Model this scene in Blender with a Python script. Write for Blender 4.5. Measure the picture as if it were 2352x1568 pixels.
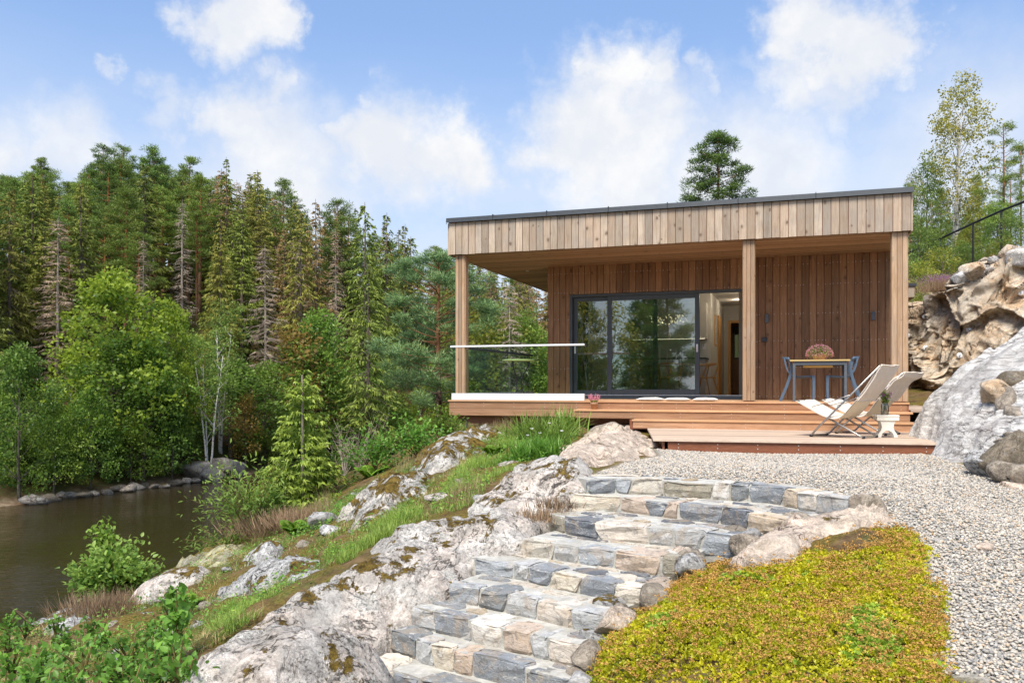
import bpy, bmesh, math, random
import numpy as np
from mathutils import Vector, Matrix, Euler

for _o in list(bpy.data.objects):
    bpy.data.objects.remove(_o)
SC = bpy.context.scene
COL = SC.collection
R = math.radians

# ------------------------------------------------------------------ camera
FPX, CX, HY = 1950.0, 1176.0, 885.0          # photo measured on a 2352 x 1568 grid
cam = bpy.data.cameras.new('camera')
cam.sensor_width = 36.0
cam.lens = 36.0 * FPX / 2352.0
cam.shift_y = (HY - 784.0) / 2352.0
cam.clip_end = 3000.0
cam_o = bpy.data.objects.new('camera', cam)
cam_o.rotation_euler = (R(90), 0, 0)
COL.objects.link(cam_o)
SC.camera = cam_o

# ------------------------------------------------------------------ exposure
SC.view_settings.view_transform = 'Standard'
SC.view_settings.look = 'None'
SC.view_settings.gamma = 1.0
SC.view_settings.use_curve_mapping = False
SC.view_settings.exposure = 1.0
SC.render.engine = 'CYCLES'
SC.cycles.max_bounces = 8
SC.cycles.transparent_max_bounces = 12
SC.cycles.diffuse_bounces = 3
SC.cycles.glossy_bounces = 4
SC.cycles.transmission_bounces = 6
SC.cycles.caustics_reflective = False
SC.cycles.caustics_refractive = False
SC.cycles.use_denoising = True

# ------------------------------------------------------------------ node helper
class NT:
    def __init__(self, nt):
        self.nt = nt
        nt.nodes.clear()
    def n(self, typ, props=None, **inp):
        nd = self.nt.nodes.new(typ)
        for k, v in (props or {}).items():
            setattr(nd, k, v)
        for k, v in inp.items():
            key = int(k[1:]) if (k[0] == 'i' and k[1:].isdigit()) else k.replace('_', ' ')
            self.set(nd, key, v)
        return nd
    def set(self, nd, key, v):
        s = nd.inputs[key]
        if isinstance(v, bpy.types.NodeSocket):
            self.nt.links.new(v, s)
        elif isinstance(v, bpy.types.Node):
            self.nt.links.new(v.outputs[0], s)
        else:
            if s.type == 'RGBA' and len(v) == 3:
                v = (*v, 1)
            s.default_value = v
    def math(self, op, a, b=0.0, c=0.0, clamp=False):
        return self.n('ShaderNodeMath', {'operation': op, 'use_clamp': clamp}, i0=a, i1=b, i2=c).outputs[0]
    def vmath(self, op, a, b=(0, 0, 0)):
        nd = self.n('ShaderNodeVectorMath', {'operation': op}, i0=a, i1=b)
        return nd.outputs[1] if op in ('DOT_PRODUCT', 'LENGTH', 'DISTANCE') else nd.outputs[0]
    def scale(self, a, s):
        return self.vmath('MULTIPLY', a, s if isinstance(s, (tuple, bpy.types.NodeSocket)) else (s, s, s))
    def mix(self, f, a, b, blend='MIX'):
        nd = self.nt.nodes.new('ShaderNodeMix')
        nd.data_type = 'RGBA'
        nd.blend_type = blend
        self.set(nd, 0, f)
        self.set(nd, 6, a)
        self.set(nd, 7, b)
        return nd.outputs[2]
    def noise(self, vec, scale, detail=3.0, rough=0.55, dist=0.0):
        return self.n('ShaderNodeTexNoise', None, Vector=vec, Scale=scale, Detail=detail, Roughness=rough, Distortion=dist).outputs[0]
    def step(self, v, lo, hi, a=0.0, b=1.0):
        nd = self.n('ShaderNodeMapRange', {'interpolation_type': 'SMOOTHSTEP'}, i0=v, i1=lo, i2=hi, i3=a, i4=b)
        return nd.outputs[0]
    def ramp(self, f, stops):
        nd = self.nt.nodes.new('ShaderNodeValToRGB')
        cr = nd.color_ramp
        while len(cr.elements) < len(stops):
            cr.elements.new(0.5)
        for e, (p, c) in zip(cr.elements, stops):
            e.position = p
            e.color = (*c, 1)
        self.set(nd, 0, f)
        return nd.outputs[0]
    def bump(self, h, strength, dist=0.02):
        return self.n('ShaderNodeBump', None, Strength=strength, Distance=dist, Height=h).outputs[0]

# ------------------------------------------------------------------ world: sky and clouds
SUN_AZ, SUN_EL = R(-164.0), R(57.0)     # azimuth clockwise from +Y (view direction): high behind the camera
world = bpy.data.worlds.new('World')
SC.world = world
world.use_nodes = True
w = NT(world.node_tree)
sky = w.n('ShaderNodeTexSky', {'sky_type': 'NISHITA', 'sun_disc': False, 'sun_elevation': SUN_EL,
                               'sun_rotation': SUN_AZ, 'air_density': 1.0, 'dust_density': 0.6, 'ozone_density': 1.6})
dirv = w.n('ShaderNodeTexCoord').outputs['Generated']
wn = w.n('ShaderNodeTexNoise', None, Vector=dirv, Scale=5.5, Detail=7.0, Roughness=0.62).outputs[1]
wn2 = w.n('ShaderNodeTexNoise', None, Vector=dirv, Scale=22.0, Detail=5.0, Roughness=0.6).outputs[1]
off = w.vmath('ADD', w.scale(w.vmath('SUBTRACT', wn, (.5, .5, .5)), 0.17), w.scale(w.vmath('SUBTRACT', wn2, (.5, .5, .5)), 0.07))
dw = w.vmath('NORMALIZE', w.vmath('ADD', dirv, off))
def sky_dir(px, py):
    v = Vector(((px - CX) / FPX, 1.0, (HY - py) / FPX))
    return v.normalized()
# cumulus: direction, radius, softness, opacity
CLOUDS = [((545, 25), .082, .045, 1.0), ((470, 10), .055, .04, .9), ((620, 60), .05, .03, .95),
          ((1900, 60), .075, .05, 1.0), ((1960, 110), .08, .05, 1.0), ((1850, 190), .075, .06, .9), ((1930, 230), .06, .05, .7),
          ((1400, 215), .062, .045, 1.0), ((1480, 215), .055, .04, .95), ((1380, 170), .03, .03, .95), ((1330, 310), .105, .06, 1.0),
          ((1240, 310), .06, .05, .95), ((1430, 360), .13, .09, .95), ((1620, 190), .03, .04, .55),
          ((1020, 330), .07, .045, 1.0), ((900, 340), .09, .06, 1.0), ((800, 310), .045, .035, .9), ((1060, 370), .05, .04, .9),
          ((560, 310), .075, .05, .9), ((480, 290), .05, .04, .85), ((640, 240), .045, .05, .75), ((380, 235), .04, .04, .55),
          ((850, 222), .028, .025, .6), ((220, 195), .018, .02, .45), ((130, 370), .07, .06, .75), ((0, 420), .07, .06, .9),
          ((640, 380), .13, .1, .9), ((1700, 420), .15, .1, .8), ((2250, 300), .16, .14, .55)]
cover = None
for (cp, rad, soft, op) in CLOUDS:
    c = sky_dir(*cp)
    dist = w.vmath('DISTANCE', dw, tuple(c))
    f = w.step(dist, rad * .94, max(rad * .92 - soft * 1.05, 0.001), 0.0, op)
    cover = f if cover is None else w.math('MAXIMUM', cover, f)
sep = w.n('ShaderNodeSeparateXYZ', None, Vector=dirv)
# the same broken cloud over the rest of the sky
nall = w.noise(w.vmath('MULTIPLY', dirv, (1, 1, 1.8)), 3.2, 7.0, 0.6)
away = w.step(sep.outputs[1], 0.80, 0.62)
rest = w.math('MULTIPLY', w.step(nall, 0.50, 0.64), away)
cover = w.math('MAXIMUM', cover, rest)
elev = w.math('ABSOLUTE', sep.outputs[2])
wisp = w.noise(w.vmath('MULTIPLY', dirv, (1, 1, 2.5)), 4.0, 6.0, 0.6)
haze = w.math('MULTIPLY', w.step(elev, 0.40, 0.16), w.step(wisp, 0.25, 0.6, 0.55, 1.0), clamp=True)
puff = w.noise(dirv, 13.0, 6.0, 0.6)
ctop = w.mix(w.step(puff, 0.35, 0.68), (5.0, 5.2, 5.6), (6.0, 6.0, 6.0))
skyc = w.mix(0.35, sky.outputs[0], (2.6, 4.3, 8.0))
base = w.mix(w.math('MULTIPLY', haze, 0.80), skyc, (4.7, 5.15, 5.9))
final = w.mix(cover, base, ctop)
bg = w.n('ShaderNodeBackground', None, Color=final, Strength=0.083)
w.n('ShaderNodeOutputWorld', None, Surface=bg.outputs[0])

# ------------------------------------------------------------------ sun (thin cloud in front of it: wide and soft)
sun = bpy.data.lights.new('sun', 'SUN')
sun.energy = 3.0
sun.angle = R(24.0)
sun.color = (1.0, 0.935, 0.83)
sun_o = bpy.data.objects.new('sun', sun)
sd = Vector((math.sin(SUN_AZ) * math.cos(SUN_EL), math.cos(SUN_AZ) * math.cos(SUN_EL), math.sin(SUN_EL)))
sun_o.rotation_euler = sd.to_track_quat('Z', 'Y').to_euler()
sun_o.location = sd * 60
COL.objects.link(sun_o)

# ------------------------------------------------------------------ helpers
def P(px, py, d):
    return np.array([(px - CX) / FPX * d, d, (HY - py) / FPX * d])
def proj(p):
    return (CX + FPX * p[0] / p[1], HY - FPX * p[2] / p[1])
def Pz(px, py, z):
    return P(px, py, z * FPX / (HY - py))

def mesh(name, V, F, mat=None, parent=None, smooth=False, tint=None, mats=None, mi=None):
    """V: (n,3); F: (m,k) array or list of index tuples"""
    me = bpy.data.meshes.new(name)
    V = np.asarray(V, dtype=np.float32)
    if isinstance(F, np.ndarray) and len(F):
        m, k = F.shape
        me.vertices.add(len(V))
        me.vertices.foreach_set('co', V.ravel())
        me.loops.add(m * k)
        me.loops.foreach_set('vertex_index', F.astype(np.int32).ravel())
        me.polygons.add(m)
        me.polygons.foreach_set('loop_start', np.arange(0, m * k, k, dtype=np.int32))
        me.polygons.foreach_set('loop_total', np.full(m, k, dtype=np.int32))
        me.update(calc_edges=True)
    else:
        me.from_pydata([tuple(v) for v in V], [], [tuple(int(i) for i in f) for f in F])
    for mm in (mats or [mat]):
        me.materials.append(mm)
    if mi is not None:
        me.polygons.foreach_set('material_index', np.asarray(mi, dtype=np.int32))
    if smooth:
        me.polygons.foreach_set('use_smooth', np.ones(len(me.polygons), dtype=bool))
    if tint is not None:
        a = me.attributes.new('tint', 'FLOAT', 'POINT')
        a.data.foreach_set('value', np.asarray(tint, dtype=np.float32))
    me.update()
    o = bpy.data.objects.new(name, me)
    COL.objects.link(o)
    if parent is not None:
        o.parent = parent
    return o

def tag(o, label=None, cat=None, group=None, kind=None):
    if label: o['label'] = label
    if cat: o['category'] = cat
    if group: o['group'] = group
    if kind: o['kind'] = kind
    return o

def empty(name, loc=(0, 0, 0), rz=0.0, label=None, cat=None, group=None, s=1.0):
    o = bpy.data.objects.new(name, None)
    o.empty_display_size = 0.2
    o.location = loc
    o.rotation_euler = (0, 0, rz)
    o.scale = (s, s, s)
    COL.objects.link(o)
    return tag(o, label, cat, group)

def copy_tree(o, parent=None):
    c = o.copy()
    COL.objects.link(c)
    c.parent = parent
    for ch in o.children:
        copy_tree(ch, c)
    return c

class MB:
    """collects simple shapes into one mesh"""
    def __init__(self):
        self.v, self.f = [], []
    def add(self, V, F):
        b = len(self.v)
        self.v.extend([tuple(p) for p in V])
        self.f.extend([tuple(i + b for i in f) for f in F])
        return self
    def box(self, x0, x1, y0, y1, z0, z1, c=0.0):
        if c <= 0:
            V = [(x, y, z) for z in (z0, z1) for y in (y0, y1) for x in (x0, x1)]
            F = [(0, 2, 3, 1), (4, 5, 7, 6), (0, 1, 5, 4), (2, 6, 7, 3), (0, 4, 6, 2), (1, 3, 7, 5)]
            return self.add(V, F)
        bm = bmesh.new()
        bmesh.ops.create_cube(bm, size=1.0)
        for v in bm.verts:
            v.co = Vector(((x0 + x1) / 2 + v.co.x * (x1 - x0), (y0 + y1) / 2 + v.co.y * (y1 - y0), (z0 + z1) / 2 + v.co.z * (z1 - z0)))
        bmesh.ops.bevel(bm, geom=list(bm.edges), offset=c, segments=1, affect='EDGES')
        bm.verts.index_update()
        self.add([v.co[:] for v in bm.verts], [[v.index for v in f.verts] for f in bm.faces])
        bm.free()
        return self
    def tube(self, pts, r, n=8, cap=True):
        pts = [Vector(p) for p in pts]
        rs = r if hasattr(r, '__len__') else [r] * len(pts)
        V, F = [], []
        prev = None
        for i, p in enumerate(pts):
            t = (pts[min(i + 1, len(pts) - 1)] - pts[max(i - 1, 0)]).normalized()
            if prev is None:
                a = t.orthogonal().normalized()
            else:
                a = (prev - t * prev.dot(t)).normalized()
            prev = a
            b = t.cross(a)
            for k in range(n):
                an = 2 * math.pi * k / n
                V.append(p + (a * math.cos(an) + b * math.sin(an)) * rs[i])
        for i in range(len(pts) - 1):
            for k in range(n):
                k2 = (k + 1) % n
                F.append((i * n + k, i * n + k2, (i + 1) * n + k2, (i + 1) * n + k))
        if cap:
            F.append(tuple(range(n - 1, -1, -1)))
            F.append(tuple((len(pts) - 1) * n + k for k in range(n)))
        return self.add(V, F)
    def lathe(self, prof, c=(0, 0, 0), n=20):
        V, F = [], []
        for (r, z) in prof:
            for k in range(n):
                a = 2 * math.pi * k / n
                V.append((c[0] + r * math.cos(a), c[1] + r * math.sin(a), c[2] + z))
        for i in range(len(prof) - 1):
            for k in range(n):
                k2 = (k + 1) % n
                F.append((i * n + k, i * n + k2, (i + 1) * n + k2, (i + 1) * n + k))
        F.append(tuple(range(n - 1, -1, -1)))
        F.append(tuple((len(prof) - 1) * n + k for k in range(n)))
        return self.add(V, F)
    def prism(self, poly, axis, a0, a1):
        """polygon (2D list) extruded along axis 0/1/2 from a0 to a1"""
        def mk(p, a):
            q = [p[0], p[1]]
            q.insert(axis, a)
            return tuple(q)
        n = len(poly)
        V = [mk(p, a0) for p in poly] + [mk(p, a1) for p in poly]
        F = [tuple(range(n - 1, -1, -1)), tuple(range(n, 2 * n))]
        for i in range(n):
            j = (i + 1) % n
            F.append((i, j, n + j, n + i))
        return self.add(V, F)
    def build(self, name, mat, parent=None, smooth=False):
        return mesh(name, np.array(self.v), self.f, mat, parent, smooth)

def box(name, x0, x1, y0, y1, z0, z1, mat, parent=None, c=0.0):
    return MB().box(x0, x1, y0, y1, z0, z1, c).build(name, mat, parent)

# value noise in numpy
def _hash(i, j, k, s):
    h = (i * 374761393 + j * 668265263 + k * 2147483647 + s * 974634777) & 0xFFFFFFFF
    h = ((h ^ (h >> 13)) * 1274126177) & 0xFFFFFFFF
    h = h ^ (h >> 16)
    return (h & 0xFFFF) / 65535.0
def vnoise(Pn, s=0):
    Pn = np.asarray(Pn, dtype=np.float64)
    fl = np.floor(Pn).astype(np.int64)
    f = Pn - fl
    f = f * f * (3 - 2 * f)
    r = 0
    for dx in (0, 1):
        for dy in (0, 1):
            for dz in (0, 1):
                wgt = (f[:, 0] if dx else 1 - f[:, 0]) * (f[:, 1] if dy else 1 - f[:, 1]) * (f[:, 2] if dz else 1 - f[:, 2])
                r = r + wgt * _hash(fl[:, 0] + dx, fl[:, 1] + dy, fl[:, 2] + dz, s)
    return r * 2 - 1
def fbm(Pn, oct=4, s=0, gain=0.5):
    a, t, q = 1.0, 0, np.asarray(Pn, dtype=np.float64)
    for o in range(oct):
        t = t + a * vnoise(q, s + o * 17)
        q = q * 2.03 + 11.3
        a *= gain
    return t
def sstep(x, a, b):
    t = np.clip((x - a) / (b - a), 0, 1)
    return t * t * (3 - 2 * t)
def inpoly(x, y, poly):
    c = np.zeros(x.shape, dtype=bool)
    n = len(poly)
    for i in range(n):
        x1, y1 = poly[i][0], poly[i][1]
        x2, y2 = poly[(i + 1) % n][0], poly[(i + 1) % n][1]
        cond = ((y1 > y) != (y2 > y)) & (x < (x2 - x1) * (y - y1) / ((y2 - y1) if y2 != y1 else 1e-9) + x1)
        c ^= cond
    return c
def polydist(x, y, poly):
    """signed distance, positive inside"""
    d = np.full(x.shape, 1e9)
    n = len(poly)
    for i in range(n):
        ax, ay = poly[i][0], poly[i][1]
        bx, by = poly[(i + 1) % n][0], poly[(i + 1) % n][1]
        ex, ey = bx - ax, by - ay
        t = np.clip(((x - ax) * ex + (y - ay) * ey) / (ex * ex + ey * ey + 1e-12), 0, 1)
        d = np.minimum(d, np.hypot(x - ax - t * ex, y - ay - t * ey))
    return np.where(inpoly(x, y, poly), d, -d)
def gridfaces(nu, nv):
    i = np.arange(nu - 1)[:, None] * nv + np.arange(nv - 1)[None, :]
    return np.stack([i, i + nv, i + nv + 1, i + 1], -1).reshape(-1, 4)
# ------------------------------------------------------------------ materials
def newmat(name):
    m = bpy.data.materials.new(name)
    m.use_nodes = True
    return m, NT(m.node_tree)
def finish(t, bsdf):
    t.n('ShaderNodeOutputMaterial', None, Surface=bsdf.outputs[0] if isinstance(bsdf, bpy.types.Node) else bsdf)
def pbsdf(t, color, rough=0.6, metal=0.0, normal=None, spec=0.5):
    nd = t.n('ShaderNodeBsdfPrincipled')
    t.set(nd, 'Base Color', color)
    t.set(nd, 'Roughness', rough)
    t.set(nd, 'Metallic', metal)
    t.set(nd, 'Specular IOR Level', spec)
    if normal is not None:
        t.set(nd, 'Normal', normal)
    return nd
def plain(name, col, rough=0.5, metal=0.0, spec=0.5, var=0.08, nscale=14.0, bump=0.0):
    m, t = newmat(name)
    pos = t.n('ShaderNodeTexCoord').outputs['Object']
    nz = t.noise(pos, nscale, 4.0, 0.6)
    dark = tuple(c * (1 - var) for c in col)
    lite = tuple(min(1, c * (1 + var)) for c in col)
    c = t.mix(t.step(nz, 0.3, 0.7), dark, lite)
    nb = t.bump(t.noise(pos, nscale * 6, 3.0), bump, 0.01) if bump else None
    finish(t, pbsdf(t, c, t.step(nz, 0.2, 0.8, rough * 0.9, min(1, rough * 1.1)), metal, nb, spec))
    return m

def wood(name, c_dark, c_mid, c_lite, axis=2, knots=True, knot_col=(.10, .045, .02), rough=0.65, gscale=1.0, bump=0.25, face='xz', weather=0.0):
    """axis: long direction of the boards (0 x, 2 z); per board tone from Object Info"""
    m, t = newmat(name)
    tc = t.n('ShaderNodeTexCoord').outputs['Object']
    rnd = t.n('ShaderNodeObjectInfo').outputs['Random']
    offv = t.n('ShaderNodeCombineXYZ', None, X=t.math('MULTIPLY', rnd, 37.0), Y=t.math('MULTIPLY', rnd, 91.0), Z=t.math('MULTIPLY', rnd, 53.0)).outputs[0]
    v = t.vmath('ADD', tc, offv)
    sc = [22.0, 22.0, 22.0]
    sc[axis] = 1.1
    warp = t.n('ShaderNodeTexNoise', None, Vector=v, Scale=2.5, Detail=2.0).outputs[1]
    v2 = t.vmath('ADD', v, t.scale(t.vmath('SUBTRACT', warp, (.5, .5, .5)), 0.05))
    grain = t.noise(t.vmath('MULTIPLY', v2, tuple(gscale * s for s in sc)), 1.6, 5.0, 0.65, 0.4)
    fine = t.noise(t.vmath('MULTIPLY', v2, tuple(4 * gscale * s for s in sc)), 1.5, 3.0, 0.6)
    blot = t.noise(v, 1.7, 3.0, 0.6)
    tone = t.math('ADD', t.math('MULTIPLY', grain, 0.62), t.math('ADD', t.math('MULTIPLY', fine, 0.25), t.math('MULTIPLY', blot, 0.25)))
    c = t.ramp(tone, [(0.36, c_dark), (0.54, c_mid), (0.74, c_lite)])
    br = t.step(rnd, 0.0, 1.0, 0.70, 1.28)
    c = t.mix(1.0, c, t.n('ShaderNodeCombineXYZ', None, X=br, Y=br, Z=br).outputs[0], 'MULTIPLY')
    hue = t.math('FRACT', t.math('MULTIPLY', rnd, 7.31))
    c = t.mix(t.math('MULTIPLY', hue, 0.35), c, tuple(x * y for x, y in zip(c_mid, (1.18, .96, .8))))
    if weather > 0:
        wz = t.step(t.noise(t.vmath('ADD', v, (7, 3, 1)), 1.3, 4.0, 0.65), 0.42, 0.72, 0.0, weather)
        c = t.mix(wz, c, (.30, .27, .235))
    h = grain
    if knots:
        s = t.n('ShaderNodeSeparateXYZ', None, Vector=v)
        a, b = {'xz': (0, 2), 'xy': (0, 1), 'yz': (1, 2)}[face]
        kv = t.n('ShaderNodeCombineXYZ', None, X=s.outputs[a], Y=s.outputs[b], Z=0.0).outputs[0]
        kv = t.vmath('ADD', t.vmath('MULTIPLY', kv, (1.0, .8, 1.0)), t.scale(t.vmath('SUBTRACT', t.n('ShaderNodeTexNoise', None, Vector=v, Scale=16.0, Detail=2.0).outputs[1], (.5, .5, .5)), .035))
        kd = t.n('ShaderNodeTexVoronoi', {'voronoi_dimensions': '2D'}, Vector=kv, Scale=3.6)
        dist, kc = kd.outputs['Distance'], kd.outputs['Color']
        ks = t.n('ShaderNodeSeparateColor', None, Color=kc)
        keep = t.step(ks.outputs[0], 0.30, 0.42)
        size = t.step(ks.outputs[1], 0, 1, 0.035, 0.10)
        halo = t.math('MULTIPLY', t.step(t.math('DIVIDE', dist, size), 2.3, 0.8), keep)
        core = t.math('MULTIPLY', t.step(t.math('DIVIDE', dist, size), 1.0, 0.7), keep)
        c = t.mix(t.math('MULTIPLY', halo, 0.45), c, tuple(.55 * x for x in c_mid))
        c = t.mix(t.math('MULTIPLY', core, 0.62), c, knot_col)
    finish(t, pbsdf(t, c, t.step(grain, 0.3, 0.7, rough - 0.08, rough + 0.1), 0, t.bump(h, bump, 0.006), 0.35))
    return m

M = {}
M['fascia'] = wood('weathered_cladding', (.20, .145, .10), (.40, .318, .24), (.54, .455, .37), weather=0.65)
M['wall'] = wood('oiled_cladding', (.112, .058, .027), (.245, .135, .068), (.375, .222, .12), rough=0.5)
M['soffit'] = wood('soffit_board', (.20, .12, .07), (.33, .215, .13), (.42, .29, .19), axis=0, face='xy', rough=0.55)
M['post'] = wood('post_board', (.22, .135, .075), (.375, .25, .15), (.50, .365, .245), weather=0.35)
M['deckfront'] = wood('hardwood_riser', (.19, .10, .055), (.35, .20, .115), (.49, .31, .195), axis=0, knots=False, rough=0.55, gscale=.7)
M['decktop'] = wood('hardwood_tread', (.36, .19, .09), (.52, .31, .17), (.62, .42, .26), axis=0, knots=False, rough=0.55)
M['plattop'] = wood('weathered_decking', (.34, .25, .185), (.47, .37, .29), (.56, .47, .385), axis=0, knots=False, rough=0.7)
M['platfront'] = wood('dark_hardwood', (.14, .055, .03), (.25, .10, .055), (.34, .15, .085), axis=0, knots=False, rough=0.45)
M['oak'] = wood('oak', (.38, .20, .07), (.54, .32, .13), (.64, .42, .2), knots=False)
M['anthracite'] = plain('anthracite_paint', (.058, .072, .086), 0.42, 0.0, 0.5, 0.05)
M['roofedge'] = plain('roof_flashing', (.045, .052, .06), 0.45, 0.3)
M['alu'] = plain('white_aluminium', (.74, .76, .79), 0.38, 0.0, 0.5, 0.03)
M['steel'] = plain('brushed_steel', (.55, .55, .55), 0.32, 1.0)
M['tube'] = plain('grey_tube', (.36, .34, .32), 0.32, 0.85)
M['rubber'] = plain('black_rubber', (.02, .02, .024), 0.6)
M['iron'] = plain('black_iron', (.012, .012, .014), 0.5)
M['blue'] = plain('blue_grey_plastic', (.085, .13, .195), 0.42, 0, 0.45, 0.05)
M['tgrey'] = plain('table_frame_grey', (.095, .112, .135), 0.45)
M['yellow'] = wood('yellow_slats', (.62, .44, .16), (.72, .55, .23), (.8, .64, .3), axis=0, knots=False)
M['canvas'] = plain('cream_canvas', (.68, .60, .505), 0.9, 0, 0.1, 0.06, 30, 0.25)
M['canvas2'] = plain('cream_sling', (.74, .66, .50), 0.85, 0, 0.1, 0.03, 30, 0.1)
M['white'] = plain('white_paint', (.80, .78, .70), 0.45, 0, 0.4, 0.03)
M['cushion'] = plain('white_cushion_cloth', (.80, .765, .71), 0.95, 0, 0.1, 0.05, 25, 0.3)
M['terra'] = plain('terracotta', (.46, .27, .17), 0.8, 0, 0.2, 0.18, 20, 0.2)
M['greentop'] = plain('green_table_top', (.42, .52, .20), 0.35)
M['roomwall'] = plain('room_paint', (.60, .585, .54), 0.8, 0, 0.2, 0.02)
M['roomceil'] = plain('room_ceiling', (.74, .72, .68), 0.8, 0, 0.2, 0.02)
M['roomfloor'] = wood('room_floor', (.22, .13, .07), (.34, .21, .12), (.42, .28, .17), axis=0, knots=False, rough=0.4)
M['cabinet'] = plain('cabinet_front', (.52, .51, .47), 0.45, 0, 0.4, 0.02)
M['concrete'] = plain('concrete', (.48, .40, .30), 0.9, 0, 0.2, 0.15, 25, 0.3)
M['curtain'] = plain('curtain', (.42, .44, .40), 0.9, 0, 0.1, 0.06)
M['nail'] = plain('steel_nail', (.66, .65, .62), 0.4, 0.2)
M['bark_pine'] = None

def emis(name, col, s):
    m, t = newmat(name)
    finish(t, t.n('ShaderNodeEmission', None, Color=col, Strength=s))
    return m
M['bulb'] = emis('lit_bulb', (1.0, .78, .45), 5.0)
M['strip'] = emis('lit_strip', (1.0, .85, .6), 1.2)

def glass(name, tint, refl, rough=0.0, ior=1.5, fk=1.0):
    m, t = newmat(name)
    lw = t.n('ShaderNodeFresnel', None, IOR=ior).outputs[0]
    f = t.math('ADD', t.math('MULTIPLY', lw, fk), refl, clamp=True)
    tr = t.n('ShaderNodeBsdfTransparent', None, Color=tint)
    gl = t.n('ShaderNodeBsdfGlossy', None, Color=(1, 1, 1), Roughness=rough)
    ms = t.nt.nodes.new('ShaderNodeMixShader')
    t.set(ms, 0, f)
    t.nt.links.new(tr.outputs[0], ms.inputs[1])
    t.nt.links.new(gl.outputs[0], ms.inputs[2])
    finish(t, ms)
    return m
M['glass'] = glass('window_glass', (.76, .82, .78), 0.15)
M['railglass'] = glass('railing_glass', (.86, .93, .90), 0.0, 0.0, 1.45, 0.22)
M['jar'] = glass('jar_glass', (.80, .90, .93), 0.08)

# ---- stone
def rock_mat(name, base, alt, dark, moss=0.3, mosscol=(.15, .10, .02), lichen=0.4, stria=None, scale=1.0, stain=None, speck=0.5, bumps=0.8, crust=0.5, crustcol=(.20, .195, .18)):
    m, t = newmat(name)
    geo = t.n('ShaderNodeNewGeometry')
    p = geo.outputs['Position']
    rot = t.n('ShaderNodeMapping', None, Vector=p, Rotation=stria[0], Scale=stria[1]).outputs[0] if stria else p
    big = t.noise(p, 1.3 * scale, 6.0, 0.65, 0.8)
    med = t.noise(rot, 7.0 * scale, 12.0, 0.74, 0.7)
    fin = t.noise(p, 62.0 * scale, 6.0, 0.78)
    c = t.mix(t.step(big, 0.40, 0.60), base, alt)
    k = t.math('MULTIPLY', t.step(med, 0.34, 0.66, 0.52, 1.2), t.step(fin, 0.3, 0.7, 0.66, 1.22))
    c = t.mix(1.0, c, t.n('ShaderNodeCombineXYZ', None, X=k, Y=k, Z=k).outputs[0], 'MULTIPLY')
    zone = t.noise(t.vmath('ADD', p, (2, 9, 14)), 0.9 * scale, 5.0, 0.6, 1.0)
    c = t.mix(t.step(zone, 0.5, 0.6, 0, .55), c, tuple(.5 * x for x in base))
    if stain:
        st = t.noise(t.vmath('ADD', rot, (3.1, 7.7, 1.3)), 2.2 * scale, 8.0, 0.7, 0.9)
        c = t.mix(t.step(st, 0.48, 0.66, 0, stain[1]), c, stain[0])
    # grey crust of lichen with ragged edges
    cz = t.noise(t.vmath('ADD', p, (11, 4, 6)), 3.2 * scale, 13.0, 0.78, 0.3)
    ctex = t.mix(t.step(fin, 0.35, 0.65), tuple(.55 * x for x in crustcol), tuple(1.7 * x for x in crustcol))
    c = t.mix(t.step(cz, 0.63 - .17 * crust, 0.655 - .16 * crust, 0, .9), c, ctex)
    # dark specks
    lz = t.noise(t.vmath('ADD', p, (5, 1, 9)), 30.0 * scale, 7.0, 0.78)
    lzone = t.step(t.noise(p, 1.9 * scale, 4.0), 0.36, 0.6)
    c = t.mix(t.math('MULTIPLY', t.step(lz, 0.53, 0.57), t.math('MULTIPLY', lzone, speck)), c, dark)
    # pale lichen discs
    pz = t.noise(t.vmath('ADD', p, (15, 21, 2)), 13.0 * scale, 9.0, 0.76)
    c = t.mix(t.step(pz, 0.57, 0.60, 0, lichen), c, (.56, .55, .50))
    # fine irregular cracks
    cr = t.math('ABSOLUTE', t.math('SUBTRACT', t.noise(rot, 1.6 * scale, 9.0, 0.6, 1.4), 0.5))
    ck = t.math('MULTIPLY', t.step(cr, 0.014, 0.003), t.step(big, 0.45, 0.6))
    c = t.mix(t.math('MULTIPLY', ck, .85), c, tuple(.35 * x for x in dark))
    if moss > 0:
        nz = t.n('ShaderNodeSeparateXYZ', None, Vector=geo.outputs['Normal']).outputs[2]
        mz = t.noise(t.vmath('ADD', p, (33, 8, 4)), 2.6 * scale, 12.0, 0.76)
        mk = t.step(t.math('ADD', mz, t.math('MULTIPLY', nz, 0.12)), 0.735 - 0.22 * moss, 0.76 - 0.215 * moss)
        mtone = t.noise(p, 15.0, 6.0, 0.75)
        mc = t.mix(t.step(mtone, 0.35, 0.68), tuple(.32 * x for x in mosscol), tuple(min(1, 1.7 * x) for x in mosscol))
        c = t.mix(mk, c, mc)
        med = t.math('ADD', med, t.math('MULTIPLY', mk, t.math('MULTIPLY', mtone, .5)))
    h = t.math('ADD', t.math('MULTIPLY', med, 0.9), t.math('ADD', t.math('MULTIPLY', fin, 0.28), t.math('MULTIPLY', t.step(cr, 0.0, 0.02), 0.25)))
    finish(t, pbsdf(t, c, 0.88, 0, t.bump(h, bumps, 0.07), 0.2))
    return m
M['rock_grey'] = rock_mat('lichen_bedrock', (.74, .70, .65), (.74, .645, .57), (.075, .07, .06), moss=0.42, lichen=0.5, speck=0.75, crust=0.55, crustcol=(.42, .405, .375))
M['rock_pink'] = rock_mat('pink_bedrock', (.72, .60, .49), (.78, .63, .51), (.26, .17, .12), moss=0.08, lichen=0.35, speck=0.35, crust=0.0)
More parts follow.
